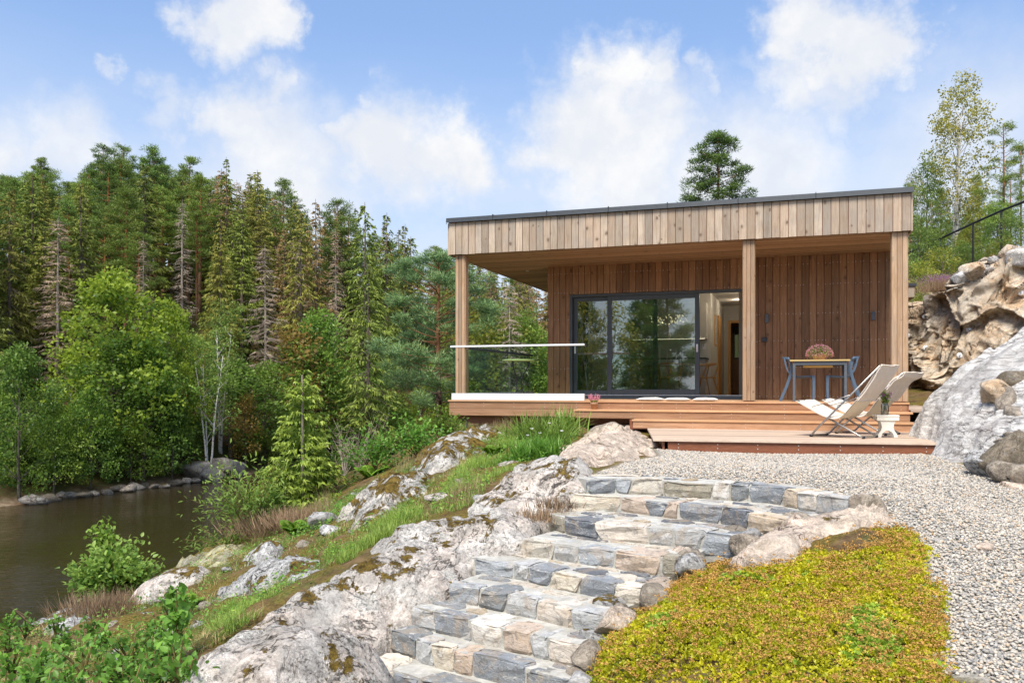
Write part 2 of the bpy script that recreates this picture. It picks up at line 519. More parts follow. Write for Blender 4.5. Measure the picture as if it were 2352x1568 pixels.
M['rock_moss'] = rock_mat('mossy_bedrock', (.72, .69, .64), (.64, .58, .51), (.06, .055, .05), moss=.72, lichen=0.5, speck=0.85, crust=.6)
M['rock_white'] = rock_mat('white_bedrock', (.66, .655, .645), (.56, .545, .53), (.05, .05, .05), moss=0.5, lichen=0.4, speck=0.9, crust=.25)
M['rock_lichen'] = rock_mat('reindeer_lichen_bedrock', (.46, .43, .31), (.50, .47, .27), (.12, .11, .09), moss=0.5, mosscol=(.34, .28, .10), lichen=0.8, crust=.3)
M['rock_slab'] = rock_mat('pale_slab', (.93, .90, .86), (.88, .85, .81), (.15, .13, .13), moss=0.0, lichen=0.1, speck=0.3,
                          stria=((R(0), R(-48), R(25)), (0.45, 0.9, 3.2)), stain=((.20, .145, .14), 0.42), bumps=0.9, crust=-.25, crustcol=(.30, .29, .29))
M['rock_cliff'] = rock_mat('ochre_cliff', (.86, .75, .61), (.76, .57, .39), (.15, .10, .07), moss=0.1, lichen=0.45, speck=0.5, scale=0.9, stain=((.55, .33, .15), 0.55), bumps=0.9, crust=-.1, crustcol=(.26, .20, .15))
M['rock_shore'] = rock_mat('grey_shore_rock', (.22, .205, .185), (.28, .25, .22), (.05, .05, .045), moss=0.35, lichen=0.3, scale=0.35)
M['rock_stone'] = rock_mat('loose_stone', (.48, .41, .33), (.52, .44, .36), (.13, .10, .08), moss=0.05, lichen=0.35, scale=2.0, crust=.3)
M['rock_browngrey'] = rock_mat('brown_grey_stone', (.27, .225, .165), (.33, .27, .20), (.07, .055, .045), moss=0.15, lichen=0.3, scale=2.0, crust=.4)

def stair_stone(name, flag=False):
    m, t = newmat(name)
    p = t.n('ShaderNodeNewGeometry').outputs['Position']
    oi = t.n('ShaderNodeObjectInfo')
    rnd = oi.outputs['Random']
    c = t.n('ShaderNodeValToRGB')
    cr = c.color_ramp
    cr.interpolation = 'CONSTANT'
    cols = [(.62, .555, .45), (.24, .26, .285), (.60, .54, .47), (.14, .155, .18), (.58, .47, .35), (.42, .43, .43), (.33, .30, .235),
            (.66, .63, .58), (.36, .385, .41), (.50, .40, .32), (.54, .50, .43), (.20, .215, .225), (.66, .60, .51), (.45, .455, .45)]
    if flag:
        cols = [(.12, .13, .15), (.50, .45, .38), (.19, .20, .225), (.40, .33, .24), (.15, .165, .185), (.30, .31, .32), (.56, .50, .42), (.10, .11, .13), (.35, .27, .18), (.24, .25, .26)]
    while len(cr.elements) < len(cols):
        cr.elements.new(0.5)
    for i, (e, cc) in enumerate(zip(cr.elements, cols)):
        e.position = i / len(cols)
        e.color = (*cc, 1)
    t.set(c, 0, rnd)
    offs = t.n('ShaderNodeCombineXYZ', None, X=t.math('MULTIPLY', rnd, 50.0), Y=t.math('MULTIPLY', rnd, 31.0), Z=0.0).outputs[0]
    v = t.vmath('ADD', p, offs)
    n1 = t.noise(v, 5.0, 6.0, 0.68, 1.0)
    n2 = t.noise(v, 16.0, 5.0, 0.7, 0.8)
    n3 = t.noise(v, 75.0, 3.0, 0.7)
    ve = t.noise(t.vmath('MULTIPLY', v, (3, 3, 9)), 2.6, 6.0, 0.7, 1.6)
    col = t.mix(t.step(n1, 0.46, 0.66, 0, 0.5), c.outputs[0], (.42, .31, .20))
    col = t.mix(t.step(n2, 0.48, 0.72, 0, 0.72), col, (.12, .115, .11))
    col = t.mix(t.step(ve, 0.56, 0.66, 0, 0.55), col, (.74, .71, .66))
    col = t.mix(t.step(n3, 0.55, 0.75, 0, 0.4), col, (.68, .66, .61))
    h = t.math('ADD', t.math('MULTIPLY', n2, 0.8), t.math('ADD', t.math('MULTIPLY', n3, 0.25), t.math('MULTIPLY', ve, .5)))
    finish(t, pbsdf(t, col, 0.8, 0, t.bump(h, 0.7, 0.03), 0.3))
    return m
M['stairstone'] = stair_stone('split_stone')
M['flagstone'] = stair_stone('flag_stone', True)
def mortar_mat():
    m, t = newmat('mortar')
    p = t.n('ShaderNodeNewGeometry').outputs['Position']
    a = t.noise(p, 6.0, 9.0, 0.72)
    f = t.noise(p, 60.0, 5.0, 0.75)
    c = t.mix(t.step(a, 0.35, 0.65), (.36, .345, .31), (.55, .54, .50))
    c = t.mix(t.step(t.noise(t.vmath('ADD', p, (4, 7, 1)), 3.0, 9.0, 0.75), 0.54, 0.64, 0, .55), c, (.20, .165, .11))
    c = t.mix(t.step(f, 0.58, 0.7, 0, .5), c, (.25, .22, .17))
    finish(t, pbsdf(t, c, 0.95, 0, t.bump(t.math('ADD', a, t.math('MULTIPLY', f, .4)), 0.6, 0.02), 0.1))
    return m
M['mortar'] = mortar_mat()

def pebble_mat():
    m, t = newmat('pebble')
    rnd = t.n('ShaderNodeObjectInfo').outputs['Random']
    p = t.n('ShaderNodeNewGeometry').outputs['Position']
    c = t.ramp(rnd, [(0.0, (0.143, 0.146, 0.146)), (0.07, (0.286, 0.275, 0.254)), (0.24, (0.437, 0.405, 0.354)), (0.42, (0.521, 0.470, 0.400)), (0.55, (0.571, 0.494, 0.393)), (0.66, (0.521, 0.381, 0.254)),
                     (0.74, (0.487, 0.454, 0.400)), (0.88, (0.622, 0.575, 0.508)), (0.96, (0.302, 0.300, 0.293)), (1.0, (0.202, 0.186, 0.162))])
    n = t.noise(p, 60.0, 3.0)
    c = t.mix(t.step(n, 0.4, 0.7, 0, 0.35), c, (.40, .37, .33))
    finish(t, pbsdf(t, c, 0.7, 0, None, 0.35))
    return m
M['pebble'] = pebble_mat()

def soil_mat():
    m, t = newmat('bank_soil')
    p = t.n('ShaderNodeNewGeometry').outputs['Position']
    a = t.noise(p, 1.4, 6.0, 0.65, 0.7)
    b = t.noise(p, 6.0, 6.0, 0.7)
    f = t.noise(p, 40.0, 4.0, 0.75)
    c = t.mix(t.step(b, 0.35, 0.65), (.085, .05, .026), (.20, .135, .07))
    c = t.mix(t.step(a, 0.42, 0.56), c, t.mix(t.step(f, 0.35, 0.65), (.075, .058, .014), (.22, .165, .045)))
    g = t.noise(t.vmath('ADD', p, (9, 2, 5)), 1.9, 5.0, 0.65)
    c = t.mix(t.step(g, 0.5, 0.66, 0, .5), c, t.mix(t.step(f, 0.35, 0.65), (.035, .075, .012), (.09, .16, .03)))
    c = t.mix(t.step(f, 0.62, 0.74, 0, 0.5), c, (.36, .25, .15))
    gr = t.n('ShaderNodeAttribute', {'attribute_name': 'tint'}).outputs['Fac']
    gc = t.mix(t.step(f, 0.35, 0.65), (.30, .285, .26), (.55, .52, .47))
    c = t.mix(gr, c, gc)
    h = t.math('ADD', b, t.math('MULTIPLY', f, 0.5))
    finish(t, pbsdf(t, c, 0.95, 0, t.bump(h, 0.8, 0.05), 0.1))
    return m
M['soil'] = soil_mat()

def hill_mat():
    m, t = newmat('forest_floor')
    p = t.n('ShaderNodeNewGeometry').outputs['Position']
    a = t.noise(p, 0.35, 6.0, 0.65)
    b = t.noise(p, 2.4, 6.0, 0.7)
    c = t.mix(t.step(a, 0.4, 0.6), (.05, .055, .015), (.075, .042, .02))
    c = t.mix(t.step(b, 0.5, 0.7), c, (.03, .06, .015))
    sh = t.n('ShaderNodeAttribute', {'attribute_name': 'tint'}).outputs['Fac']
    c = t.mix(sh, c, t.mix(t.step(b, 0.35, 0.65), (.16, .10, .06), (.30, .225, .15)))
    finish(t, pbsdf(t, c, 0.95, 0, t.bump(b, 0.6, 0.2), 0.1))
    return m
M['hill'] = hill_mat()

def water_mat():
    m, t = newmat('brown_water')
    p = t.n('ShaderNodeNewGeometry').outputs['Position']
    v = t.n('ShaderNodeMapping', None, Vector=p, Rotation=(0, 0, R(20)), Scale=(1.0, 2.2, 1.0)).outputs[0]
    a = t.noise(v, 1.4, 4.0, 0.6, 0.6)
    b = t.noise(v, 5.0, 3.0, 0.6, 0.3)
    z = t.noise(p, 0.12, 3.0)
    h = t.math('ADD', a, t.math('MULTIPLY', b, 0.4))
    st = t.step(z, 0.42, 0.6, 0.16, 0.5)
    bm = t.n('ShaderNodeBump', None, Strength=st, Distance=0.12, Height=h).outputs[0]
    nd = pbsdf(t, (.030, .0225, .009), 0.05, 0, bm, 0.5)
    t.set(nd, 'IOR', 1.33)
    finish(t, nd)
    return m
M['water'] = water_mat()

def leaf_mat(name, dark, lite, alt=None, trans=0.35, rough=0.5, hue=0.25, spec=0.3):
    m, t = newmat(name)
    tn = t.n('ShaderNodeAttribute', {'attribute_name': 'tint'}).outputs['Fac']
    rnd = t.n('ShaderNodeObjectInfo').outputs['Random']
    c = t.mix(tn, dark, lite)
    if alt is not None:
        c = t.mix(t.math('MULTIPLY', t.step(rnd, 0.1, 1.0), hue * 2.0), c, alt)
    br = t.step(t.math('FRACT', t.math('MULTIPLY', rnd, 13.7)), 0, 1, 0.75, 1.2)
    c = t.mix(1.0, c, t.n('ShaderNodeCombineXYZ', None, X=br, Y=br, Z=br).outputs[0], 'MULTIPLY')
    b = pbsdf(t, c, rough, 0, None, spec)
    if trans > 0:
        tr = t.n('ShaderNodeBsdfTranslucent', None, Color=t.mix(0.5, c, tuple(min(1, 1.5 * x) for x in lite)))
        ms = t.nt.nodes.new('ShaderNodeMixShader')
        t.set(ms, 0, trans)
        t.nt.links.new(b.outputs[0], ms.inputs[1])
        t.nt.links.new(tr.outputs[0], ms.inputs[2])
        b = ms
    finish(t, b)
    return m
M['l_spruce'] = leaf_mat('spruce_needles', (.036, .068, .012), (.24, .30, .048), (.32, .25, .05), 0.2, 0.6)
M['l_brown'] = leaf_mat('browning_needles', (0.154, 0.119, 0.035), (0.375, 0.256, 0.106), (0.375, 0.213, 0.088), 0.2, 0.7)
M['l_dead'] = leaf_mat('dead_twigs', (0.260, 0.202, 0.150), (0.483, 0.402, 0.328), (0.437, 0.287, 0.184), 0.0, 0.8)
M['l_pine'] = leaf_mat('pine_needles', (.034, .080, .018), (.235, .36, .075), (.30, .35, .05), 0.2, 0.5)
M['l_heropine'] = leaf_mat('scots_pine_needles', (.040, .095, .032), (.29, .43, .17), None, 0.2, 0.45)
M['l_broad'] = leaf_mat('alder_leaves', (.030, .082, .012), (.24, .39, .062), (.30, .37, .05), 0.35, 0.45)
M['l_maple'] = leaf_mat('maple_leaves', (.05, .12, .012), (.43, .54, .06), None, 0.4, 0.45)
M['l_yellow'] = leaf_mat('yellowing_leaves', (0.143, 0.182, 0.019), (0.414, 0.414, 0.069), None, 0.4, 0.45)
M['l_orange'] = leaf_mat('autumn_leaves', (.15, .11, .03), (.42, .28, .07), None, 0.35, 0.5)
M['l_birch'] = leaf_mat('birch_leaves', (0.083, 0.158, 0.027), (0.286, 0.390, 0.078), None, 0.35, 0.45)
M['l_birchautumn'] = leaf_mat('birch_leaves_turning', (.14, .15, .025), (.50, .45, .09), None, 0.35, 0.5)
M['l_oak'] = leaf_mat('oak_leaves', (.09, .21, .035), (.38, .53, .11), None, 0.35, 0.42)
M['l_juniper'] = leaf_mat('juniper_needles', (0.084, 0.154, 0.017), (0.300, 0.372, 0.060), None, 0.25, 0.55)
M['l_under'] = leaf_mat('raspberry_leaves', (0.053, 0.143, 0.022), (0.224, 0.420, 0.063), None, 0.35, 0.42)
M['l_fern'] = leaf_mat('fern_fronds', (0.065, 0.169, 0.019), (0.288, 0.456, 0.060), None, 0.35, 0.45)
M['l_lily'] = leaf_mat('lily_leaves', (.07, .15, .02), (.27, .39, .07), None, 0.3, 0.4)
M['l_grass'] = leaf_mat('grass_blades', (0.077, 0.161, 0.021), (0.325, 0.429, 0.091), None, 0.35, 0.5)
M['l_straw'] = leaf_mat('dry_grass_blades', (.28, .21, .09), (.58, .46, .24), None, 0.3, 0.6)
M['l_heather'] = leaf_mat('heather_twigs', (.20, .13, .08), (.44, .31, .19), None, 0.1, 0.7)
M['l_sedum'] = leaf_mat('sedum_leaves', (.33, .36, .016), (.82, .73, .04), None, 0.3, 0.4)
M['l_sedumgreen'] = leaf_mat('sedum_green_leaves', (0.130, 0.247, 0.026), (0.374, 0.517, 0.061), None, 0.3, 0.4)
M['l_sedumhead'] = leaf_mat('sedum_seed_heads', (.36, .19, .05), (.68, .41, .11), None, 0.1, 0.8)
M['petal_pink'] = leaf_mat('pink_petals', (.55, .16, .25), (.80, .40, .48), None, 0.3, 0.6)
M['petal_white'] = leaf_mat('white_petals', (.75, .74, .70), (.88, .87, .84), None, 0.3, 0.6)
M['petal_purple'] = leaf_mat('purple_petals', (.30, .10, .28), (.52, .25, .48), None, 0.3, 0.6)

def bark(name, c1, c2, c3=None, z0=0, z1=1, sc=9.0, stripes=False):
    m, t = newmat(name)
    tc = t.n('ShaderNodeTexCoord').outputs['Object']
    v = t.vmath('MULTIPLY', tc, (1, 1, 0.35 if not stripes else 2.5))
    a = t.noise(v, sc, 6.0, 0.7)
    c = t.mix(t.step(a, 0.38, 0.62), c1, c2)
    if stripes:
        c = t.mix(t.step(t.noise(v, sc * .45, 4.0, 0.7), 0.55, 0.63), c2, c1)
    if c3 is not None:
        z = t.n('ShaderNodeSeparateXYZ', None, Vector=tc).outputs[2]
        c = t.mix(t.step(t.math('ADD', z, t.math('MULTIPLY', a, .8)), z0, z1), c, t.mix(t.step(a, 0.35, 0.65), tuple(.6 * x for x in c3), c3))
    finish(t, pbsdf(t, c, 0.9, 0, t.bump(a, 0.8, 0.03), 0.15))
    return m
M['bark_spruce'] = bark('spruce_bark', (.09, .065, .05), (.22, .175, .14))
M['bark_dead'] = bark('dead_bark', (.22, .17, .13), (.46, .40, .34))
M['bark_pine'] = bark('far_pine_bark', (.13, .075, .045), (.28, .16, .09), (.46, .20, .085), 4.5, 7.5)
M['bark_heropine'] = bark('scots_pine_bark', (.075, .05, .04), (.25, .17, .13), (.40, .19, .10), 3.0, 4.2, 14)
M['bark_broad'] = bark('grey_bark', (.07, .06, .045), (.20, .175, .14))
M['bark_birch'] = bark('birch_bark', (.05, .045, .04), (.66, .63, .58), stripes=True, sc=6)
M['stem'] = bark('green_stem', (.10, .09, .03), (.22, .16, .07))
# ------------------------------------------------------------------ terrain of the near bank
ST = [  # stone steps: front upper edge on the photo grid, tread height (eye = 0)
 (-.85, [(1351,1100),(1407,1097),(1542,1104),(1677,1112),(1772,1117),(1867,1136),(1929,1146),(1976,1151)]),
 (-.985, [(1310,1137),(1378,1140),(1429,1141),(1480,1147),(1546,1155),(1662,1167),(1754,1183),(1812,1192)]),
 (-1.11, [(1258,1177),(1312,1192),(1374,1200),(1444,1205),(1513,1212),(1582,1218),(1645,1226),(1700,1234)]),
 (-1.24, [(1199,1237),(1262,1245),(1303,1250),(1351,1257),(1393,1261),(1454,1271),(1510,1278),(1571,1285)]),
 (-1.37, [(1086,1278),(1145,1288),(1209,1300),(1269,1313),(1360,1331),(1424,1344),(1482,1352)]),
 (-1.48, [(1030,1339),(1088,1348),(1121,1355),(1182,1367),(1252,1382),(1326,1399),(1396,1412)]),
 (-1.61, [(945,1391),(1044,1415),(1104,1430),(1165,1443),(1259,1463),(1330,1478)]),
 (-1.75, [(896,1446),(950,1466),(1000,1483),(1115,1510),(1167,1520),(1232,1540),(1310,1561)]),
 (-1.89, [(844,1517),(931,1545),(977,1561),(1040,1580),(1130,1605),(1260,1640)]),
 (-2.03, [(795,1590),(900,1625),(1010,1660),(1230,1720)]),
]
STW = [np.array([Pz(px, py, z) for px, py in e]) for z, e in ST]

CTRL = [  # photo position and distance of points on the ground
 (300,1568,5.5),(300,1450,8.5),(300,1375,13),(0,1568,5.8),(0,1450,9.5),(120,1440,10.5),(150,1568,5.6),(-200,1500,9),(-100,1660,5),
 (600,1520,4.9),(600,1425,6.0),(600,1385,7.2),(660,1320,8.5),(600,1265,11),(560,1240,12.6),(480,1300,10.5),(400,1400,9),(420,1500,6.4),(400,1335,11.2),
 (800,1500,5.2),(850,1310,6.6),(800,1300,7.0),(820,1220,9.0),(780,1160,12.4),(700,1230,10.5),(690,1185,13),(880,1140,11),
 (1000,1260,7.1),(1000,1200,7.8),(1000,1110,10),(1000,1035,14),(930,1075,12.5),
 (1150,1262,6.95),(1150,1190,7.6),(1150,1090,9.8),(1150,1015,13),(1060,1005,15.5),
 (1300,1092,8.3),(1300,1025,11),(1250,1015,12),(1400,1062,9.6),
 (2000,1152,6.45),(2100,1200,6.0),(2200,1300,5.15),(2300,1568,3.6),(2340,1100,8.5),(2300,1180,6.95),(2400,1300,5.3),
 (2050,1222,5.85),(1520,1400,5.4),(1420,1500,4.9),(1700,1400,5.0),(1700,1568,4.1),(2100,1500,4.1),(2170,1568,3.7),(1850,1300,5.4),(1650,1310,5.75),
]
CW = [P(*c) for c in CTRL]
for z, (xs) in zip([s[0] for s in ST], STW):
    for q in (xs[0], xs[len(xs) // 2], xs[-1]):
        CW.append(np.array([q[0], q[1] - .03, z - .13]))
CW += [np.array(p, dtype=float) for p in [
 (2.2,7.8,-.86),(1.0,8.6,-.86),(3.2,9.0,-.86),(2.5,10.6,-.87),(4.5,10.5,-.87),(3.6,7.5,-.87),(5.5,9.4,-.86),(2.0,12,-.87),(1.2,10.2,-.87),
 (4.5,13,-.9),(0.5,15,-.8),(1.0,17,-.8),(3,18,-.8),(8,15,-.45),(8,18,-.4),(5,22,-.5),(6.5,11.5,-.8),(8,9,-.6),(7,6,-.9),(5,3.5,-1.2),
 (-1.0,18,-1.1),(-2.1,24,-1.75),(-5,22,-3.4),(-4.5,17,-2.4),(-6.5,16,-3.6),(-8.5,17,-5.2),(-7.2,20,-5.6),(-9.5,14,-5.0),(-11.5,12,-5.6),(-12,8.5,-5.4),(-14,5,-5.8),
 (-9,20,-6.7),(-5,27,-6.2),(-1,32,-6.2),(4,33,-4),(-13,14,-6.9),(-16,8,-7),(-20,14,-7.6),(-12,24,-7.6),(-3,40,-8),(8,34,-2),
 (0,3.8,-2.05),(0,1,-2.1),(-2,1,-2.1),(-5,2,-2.5),(-9,2,-4.0),(-16,0,-6.8),(3,0,-1.5),(7,0,-1.2),(0,-4,-2.1),(-8,-5,-3.6),(-16,-8,-6.8),(8,-6,-1.2)]]
CW = np.array(CW)
def _k(r2):
    return np.where(r2 > 1e-12, 0.5 * r2 * np.log(r2 + 1e-20), 0.0)
def tps_fit(C, lam=0.004):
    n = len(C)
    d2 = ((C[:, None, :2] - C[None, :, :2]) ** 2).sum(-1)
    A = np.zeros((n + 3, n + 3))
    A[:n, :n] = _k(d2) + lam * np.eye(n)
    A[:n, n] = 1
    A[:n, n + 1:] = C[:, :2]
    A[n, :n] = 1
    A[n + 1:, :n] = C[:, :2].T
    b = np.zeros(n + 3)
    b[:n] = C[:, 2]
    return np.linalg.solve(A, b)
TW = tps_fit(CW)
def T(x, y):
    x = np.atleast_1d(np.asarray(x, dtype=float))
    y = np.atleast_1d(np.asarray(y, dtype=float))
    sh = x.shape
    x, y = x.ravel(), y.ravel()
    out = np.empty(len(x))
    for i in range(0, len(x), 20000):
        xs, ys = x[i:i + 20000], y[i:i + 20000]
        r2 = (xs[:, None] - CW[None, :, 0]) ** 2 + (ys[:, None] - CW[None, :, 1]) ** 2
        out[i:i + 20000] = _k(r2) @ TW[:-3] + TW[-3] + TW[-2] * xs + TW[-1] * ys
    return out.reshape(sh)
def Tz(x, y):
    return float(T([x], [y])[0])
def cast(px, py, d0=2.5, d1=45.0):
    d = np.linspace(d0, d1, 1600)
    x, z = (px - CX) / FPX * d, (HY - py) / FPX * d
    t = T(x, d)
    i = np.nonzero(z <= t)[0]
    k = i[0] if len(i) else len(d) - 1
    return np.array([x[k], d[k], t[k]])
def castpoly(pts):
    return [tuple(cast(*p)[:2]) for p in pts]

STAIR_POLY = [tuple(q[:2]) for q in STW[0]] + [tuple(w_[-1][:2]) for w_ in STW[1:]] + [tuple(w_[0][:2]) for w_ in STW[::-1][:-1]]
GRAVEL_POLY = castpoly([(1380,1085),(1440,1062),(1520,1046)]) + [(1.95,11.6),(5.2,10.9),(5.0,9.6),(4.9,8.7),(5.6,8.0),(6.6,7.8),(6.6,3.0),(2.05,2.9),(2.05,3.7)] + \
    castpoly([(2180,1545),(2160,1440),(2130,1330),(2115,1240),(2090,1222),(2030,1205),(2000,1185)]) + [(2.62,6.25)] + [(q[0], q[1] + .18) for q in STW[0][::-1]]

XS = np.concatenate([np.linspace(-60, -10, 26)[:-1], np.arange(-10, 8.4, .06), np.linspace(8.4, 40, 22)])
YS = np.concatenate([np.linspace(-40, 2.4, 24)[:-1], np.arange(2.4, 19.0, .06), np.linspace(19.0, 42, 40)])
gx, gy = np.meshgrid(XS, YS, indexing='ij')
gz = T(gx, gy)
far = sstep(np.hypot(gx - 0, gy - 12), 22, 40)
gz = gz * (1 - far) + far * np.where(gx < 0, -8.5, np.where(gy > 20, 1.0, -1.2))
sd_st = polydist(gx, gy, STAIR_POLY)
sd_gr = polydist(gx, gy, GRAVEL_POLY)
q = np.stack([gx.ravel(), gy.ravel(), np.zeros(gx.size)], -1)
rough = (fbm(q * 1.7, 4, 3) * .06 + fbm(q * 6.0, 3, 9) * .022).reshape(gx.shape)
gz = gz + rough * sstep(-sd_gr, 0.0, 0.35) - .32 * sstep(sd_st, -.05, .06) - .012 * sstep(sd_gr, -.1, .1)
ground = mesh('ground', np.stack([gx.ravel(), gy.ravel(), gz.ravel()], -1), gridfaces(len(XS), len(YS)), M['soil'], smooth=True,
              tint=sstep(sd_gr, -.12, .06).ravel())
tag(ground, 'sloping bank of soil, moss and gravel around the house', kind='structure')

# ------------------------------------------------------------------ water and the far hillside
WZ = -6.0
wt = mesh('water', np.array([(-400, -300, WZ), (300, -300, WZ), (300, 400, WZ), (-400, 400, WZ)]), np.array([[0, 1, 2, 3]]), M['water'])
tag(wt, 'dark brown water of the inlet', kind='structure')
SHX = np.array([-400, -120, -60, -40, -28.5, -24.6, -23.7, -19.6, -18.5, -16.7, -13.4, -7.8, 4.5, 30, 200])
SHY = np.array([-60, -10, 20, 32, 37.7, 40.8, 44.2, 51.3, 53.4, 58.5, 62.6, 66.9, 70.9, 72, 60])
def hill(x, y):
    x, y = np.asarray(x, dtype=float), np.asarray(y, dtype=float)
    s = (y - np.interp(x, SHX, SHY)) * .82
    sl = np.interp(x, [-60, -35, -8, 20, 60], [.40, .40, .36, .34, .30])
    z = WZ - .35 + np.clip(s, -6, 2.0) * .22 + np.clip(s - 2.0, 0, 46) * sl + np.clip(s - 48, 0, 90) * .06
    q = np.stack([x.ravel(), y.ravel(), np.zeros(x.size)], -1)
    return z + (fbm(q * .12, 3, 5) * .9 + fbm(q * .6, 3, 8) * .25).reshape(x.shape) * sstep(s, 1.5, 6)
HX, HYG = np.concatenate([np.linspace(-400, -75, 24)[:-1], np.linspace(-75, 30, 150), np.linspace(30, 300, 20)[1:]]), np.concatenate([np.linspace(-60, 34, 20)[:-1], np.linspace(34, 120, 130), np.linspace(120, 420, 14)[1:]])
hx, hy = np.meshgrid(HX, HYG, indexing='ij')
hz = hill(hx, hy)
hs = (hy - np.interp(hx, SHX, SHY)) * .82
hl = mesh('hillside', np.stack([hx.ravel(), hy.ravel(), hz.ravel()], -1), gridfaces(len(HX), len(HYG)), M['hill'], smooth=True,
          tint=sstep(hs, 3.0, 1.8).ravel())
tag(hl, 'wooded hillside across the water', kind='structure')

# ------------------------------------------------------------------ bedrock outcrops
def facets(x, y, n, amp, seed, lim=None, crack=0.0, cw=.05):
    r = np.random.default_rng(seed)
    sx = r.uniform(x.min(), x.max(), n)
    sy = r.uniform(y.min(), y.max(), n)
    tl = r.normal(0, 1, (n, 2)) * amp
    off = r.normal(0, 1, n) * amp * .25
    best = np.full(x.shape, 1e9)
    sec = np.full(x.shape, 1e9)
    val = np.zeros(x.shape)
    for i in range(n):
        d = np.hypot(x - sx[i], y - sy[i])
        k = d < best
        sec = np.where(k, best, np.minimum(sec, d))
        best = np.where(k, d, best)
        val = np.where(k, tl[i, 0] * (x - sx[i]) + tl[i, 1] * (y - sy[i]) + off[i], val)
    if lim:
        val = np.tanh(val / lim) * lim
    if crack:
        val = val - crack * sstep(sec - best, cw, 0.0)
    return val
def outcrop(label, poly_px, bulge, mat, seed, width=.5, amp=.05, nf=8, famp=.12, res=.045, cat='rock', world=False, tilt=None):
    poly = poly_px if world else castpoly(poly_px)
    a = np.array(poly)
    x = np.arange(a[:, 0].min() - .15, a[:, 0].max() + .15, res)
    y = np.arange(a[:, 1].min() - .15, a[:, 1].max() + .15, res)
    X, Y = np.meshgrid(x, y, indexing='ij')
    q = np.stack([X.ravel(), Y.ravel(), np.full(X.size, seed * 3.7)], -1)
    wob = (fbm(q * 1.8, 5, seed, .62) * .16).reshape(X.shape)
    D = polydist(X, Y, poly) + wob
    prof = 1 - np.exp(-np.clip(D, 0, None) / width * 1.8)
    inn = sstep(D, 0.0, .25)
    Z = T(X, Y) - .06 + (.06 + bulge) * np.where(D > 0, prof, 0) - np.where(D < 0, -D * 1.2, 0)
    fc = facets(X + wob * 3, Y + wob * 2, nf, famp, seed, .05, .02, .04) * .8 + facets(X + wob, Y - wob, nf * 6, famp * 1.4, seed + 50, .02, .006, .025)
    Z += inn * (fc + (fbm(q * 1.6, 4, seed + 1) * amp + np.abs(fbm(q * 3.1, 4, seed + 2)) * -amp * .8 + fbm(q * 11, 3, seed + 4) * amp * .22).reshape(X.shape))
    if tilt is not None:
        Z += tilt(X, Y) * inn
    Z -= .5 * sstep(polydist(X, Y, STAIR_POLY), -.015, .03)
    F = gridfaces(len(x), len(y))
    keep = (D.ravel()[F] > -.10).all(1)
    cell = keep.reshape(len(x) - 1, len(y) - 1)
    lab = np.zeros(cell.shape, dtype=int)
    nlab, bestl, bestn = 0, 0, 0
    for ci, cj in zip(*np.nonzero(cell)):
        if lab[ci, cj]: continue
        nlab += 1
        stack, cntc = [(ci, cj)], 0
        lab[ci, cj] = nlab
        while stack:
            a_, b_ = stack.pop()
            cntc += 1
            for da, db in ((1, 0), (-1, 0), (0, 1), (0, -1)):
                e_, f_ = a_ + da, b_ + db
                if 0 <= e_ < cell.shape[0] and 0 <= f_ < cell.shape[1] and cell[e_, f_] and not lab[e_, f_]:
                    lab[e_, f_] = nlab
                    stack.append((e_, f_))
        if cntc > bestn: bestl, bestn = nlab, cntc
    keep = (lab == bestl).ravel()
    F = F[keep]
    used = np.unique(F)
    mp = np.full(X.size, -1)
    mp[used] = np.arange(len(used))
    V = np.stack([X.ravel(), Y.ravel(), Z.ravel()], -1)[used]
    o = mesh('bedrock_outcrop', V, mp[F], mat, smooth=True)
    return tag(o, label, cat)
outcrop('large grey lichen covered bedrock beside the stone stairs', [(300,1680),(400,1560),(480,1500),(600,1425),(700,1365),(790,1308),(870,1258),(950,1222),(1030,1197),(1090,1180),(1130,1176),(1170,1190),
        (1215,1188),(1262,1196),(1330,1215),(1290,1262),(1230,1300),(1150,1350),(1080,1420),(1000,1480),(940,1540),(900,1640),(700,1720)], .19, M['rock_grey'], 3, .42, .045, 12, .10, .035)
outcrop('low pale rock above the left end of the stone stairs', [(1090,1165),(1125,1125),(1180,1096),(1280,1080),(1350,1084),(1375,1098),(1345,1130),(1320,1165),(1280,1195),(1220,1205),(1150,1190)], .17, M['rock_grey'], 5, .3, .03, 6, .1, .035)
outcrop('pinkish rounded rock against the wooden steps', [(1235,1078),(1280,1048),(1300,1020),(1345,995),(1385,985),(1440,985),(1470,996),(1500,1020),(1518,1044),(1480,1058),(1400,1066),(1330,1082)], .30, M['rock_pink'], 7, .7, .035, 6, .08, .04)
outcrop('mossy rock ridge below the deck corner', [(925,1092),(945,1068),(1000,1038),(1055,1020),(1110,1003),(1150,1000),(1135,1016),(1095,1042),(1050,1070),(990,1094)], .32, M['rock_moss'], 9, .5, .06, 8, .2)
outcrop('mossy rock slab in the grass of the slope', [(775,1204),(830,1165),(900,1132),(975,1104),(985,1118),(955,1142),(905,1184),(850,1206)], .28, M['rock_moss'], 11, .4, .05, 7, .18)
outcrop('white speckled rock slab on the bank', [(480,1380),(560,1338),(640,1304),(700,1280),(752,1277),(758,1300),(725,1333),(680,1348),(600,1368),(520,1388)], .22, M['rock_white'], 13, .5, .04, 6, .16)
outcrop('low grey rock below the lichen patch', [(300,1380),(335,1345),(385,1325),(440,1313),(488,1322),(472,1342),(420,1352),(360,1375),(312,1398)], .15, M['rock_grey'], 15, .7, .04, 5, .12)
outcrop('flat rock covered with pale yellow lichen', [(365,1322),(420,1295),(520,1262),(580,1245),(572,1268),(525,1296),(470,1312),(420,1316)], .22, M['rock_lichen'], 17, .5, .05, 5, .06)
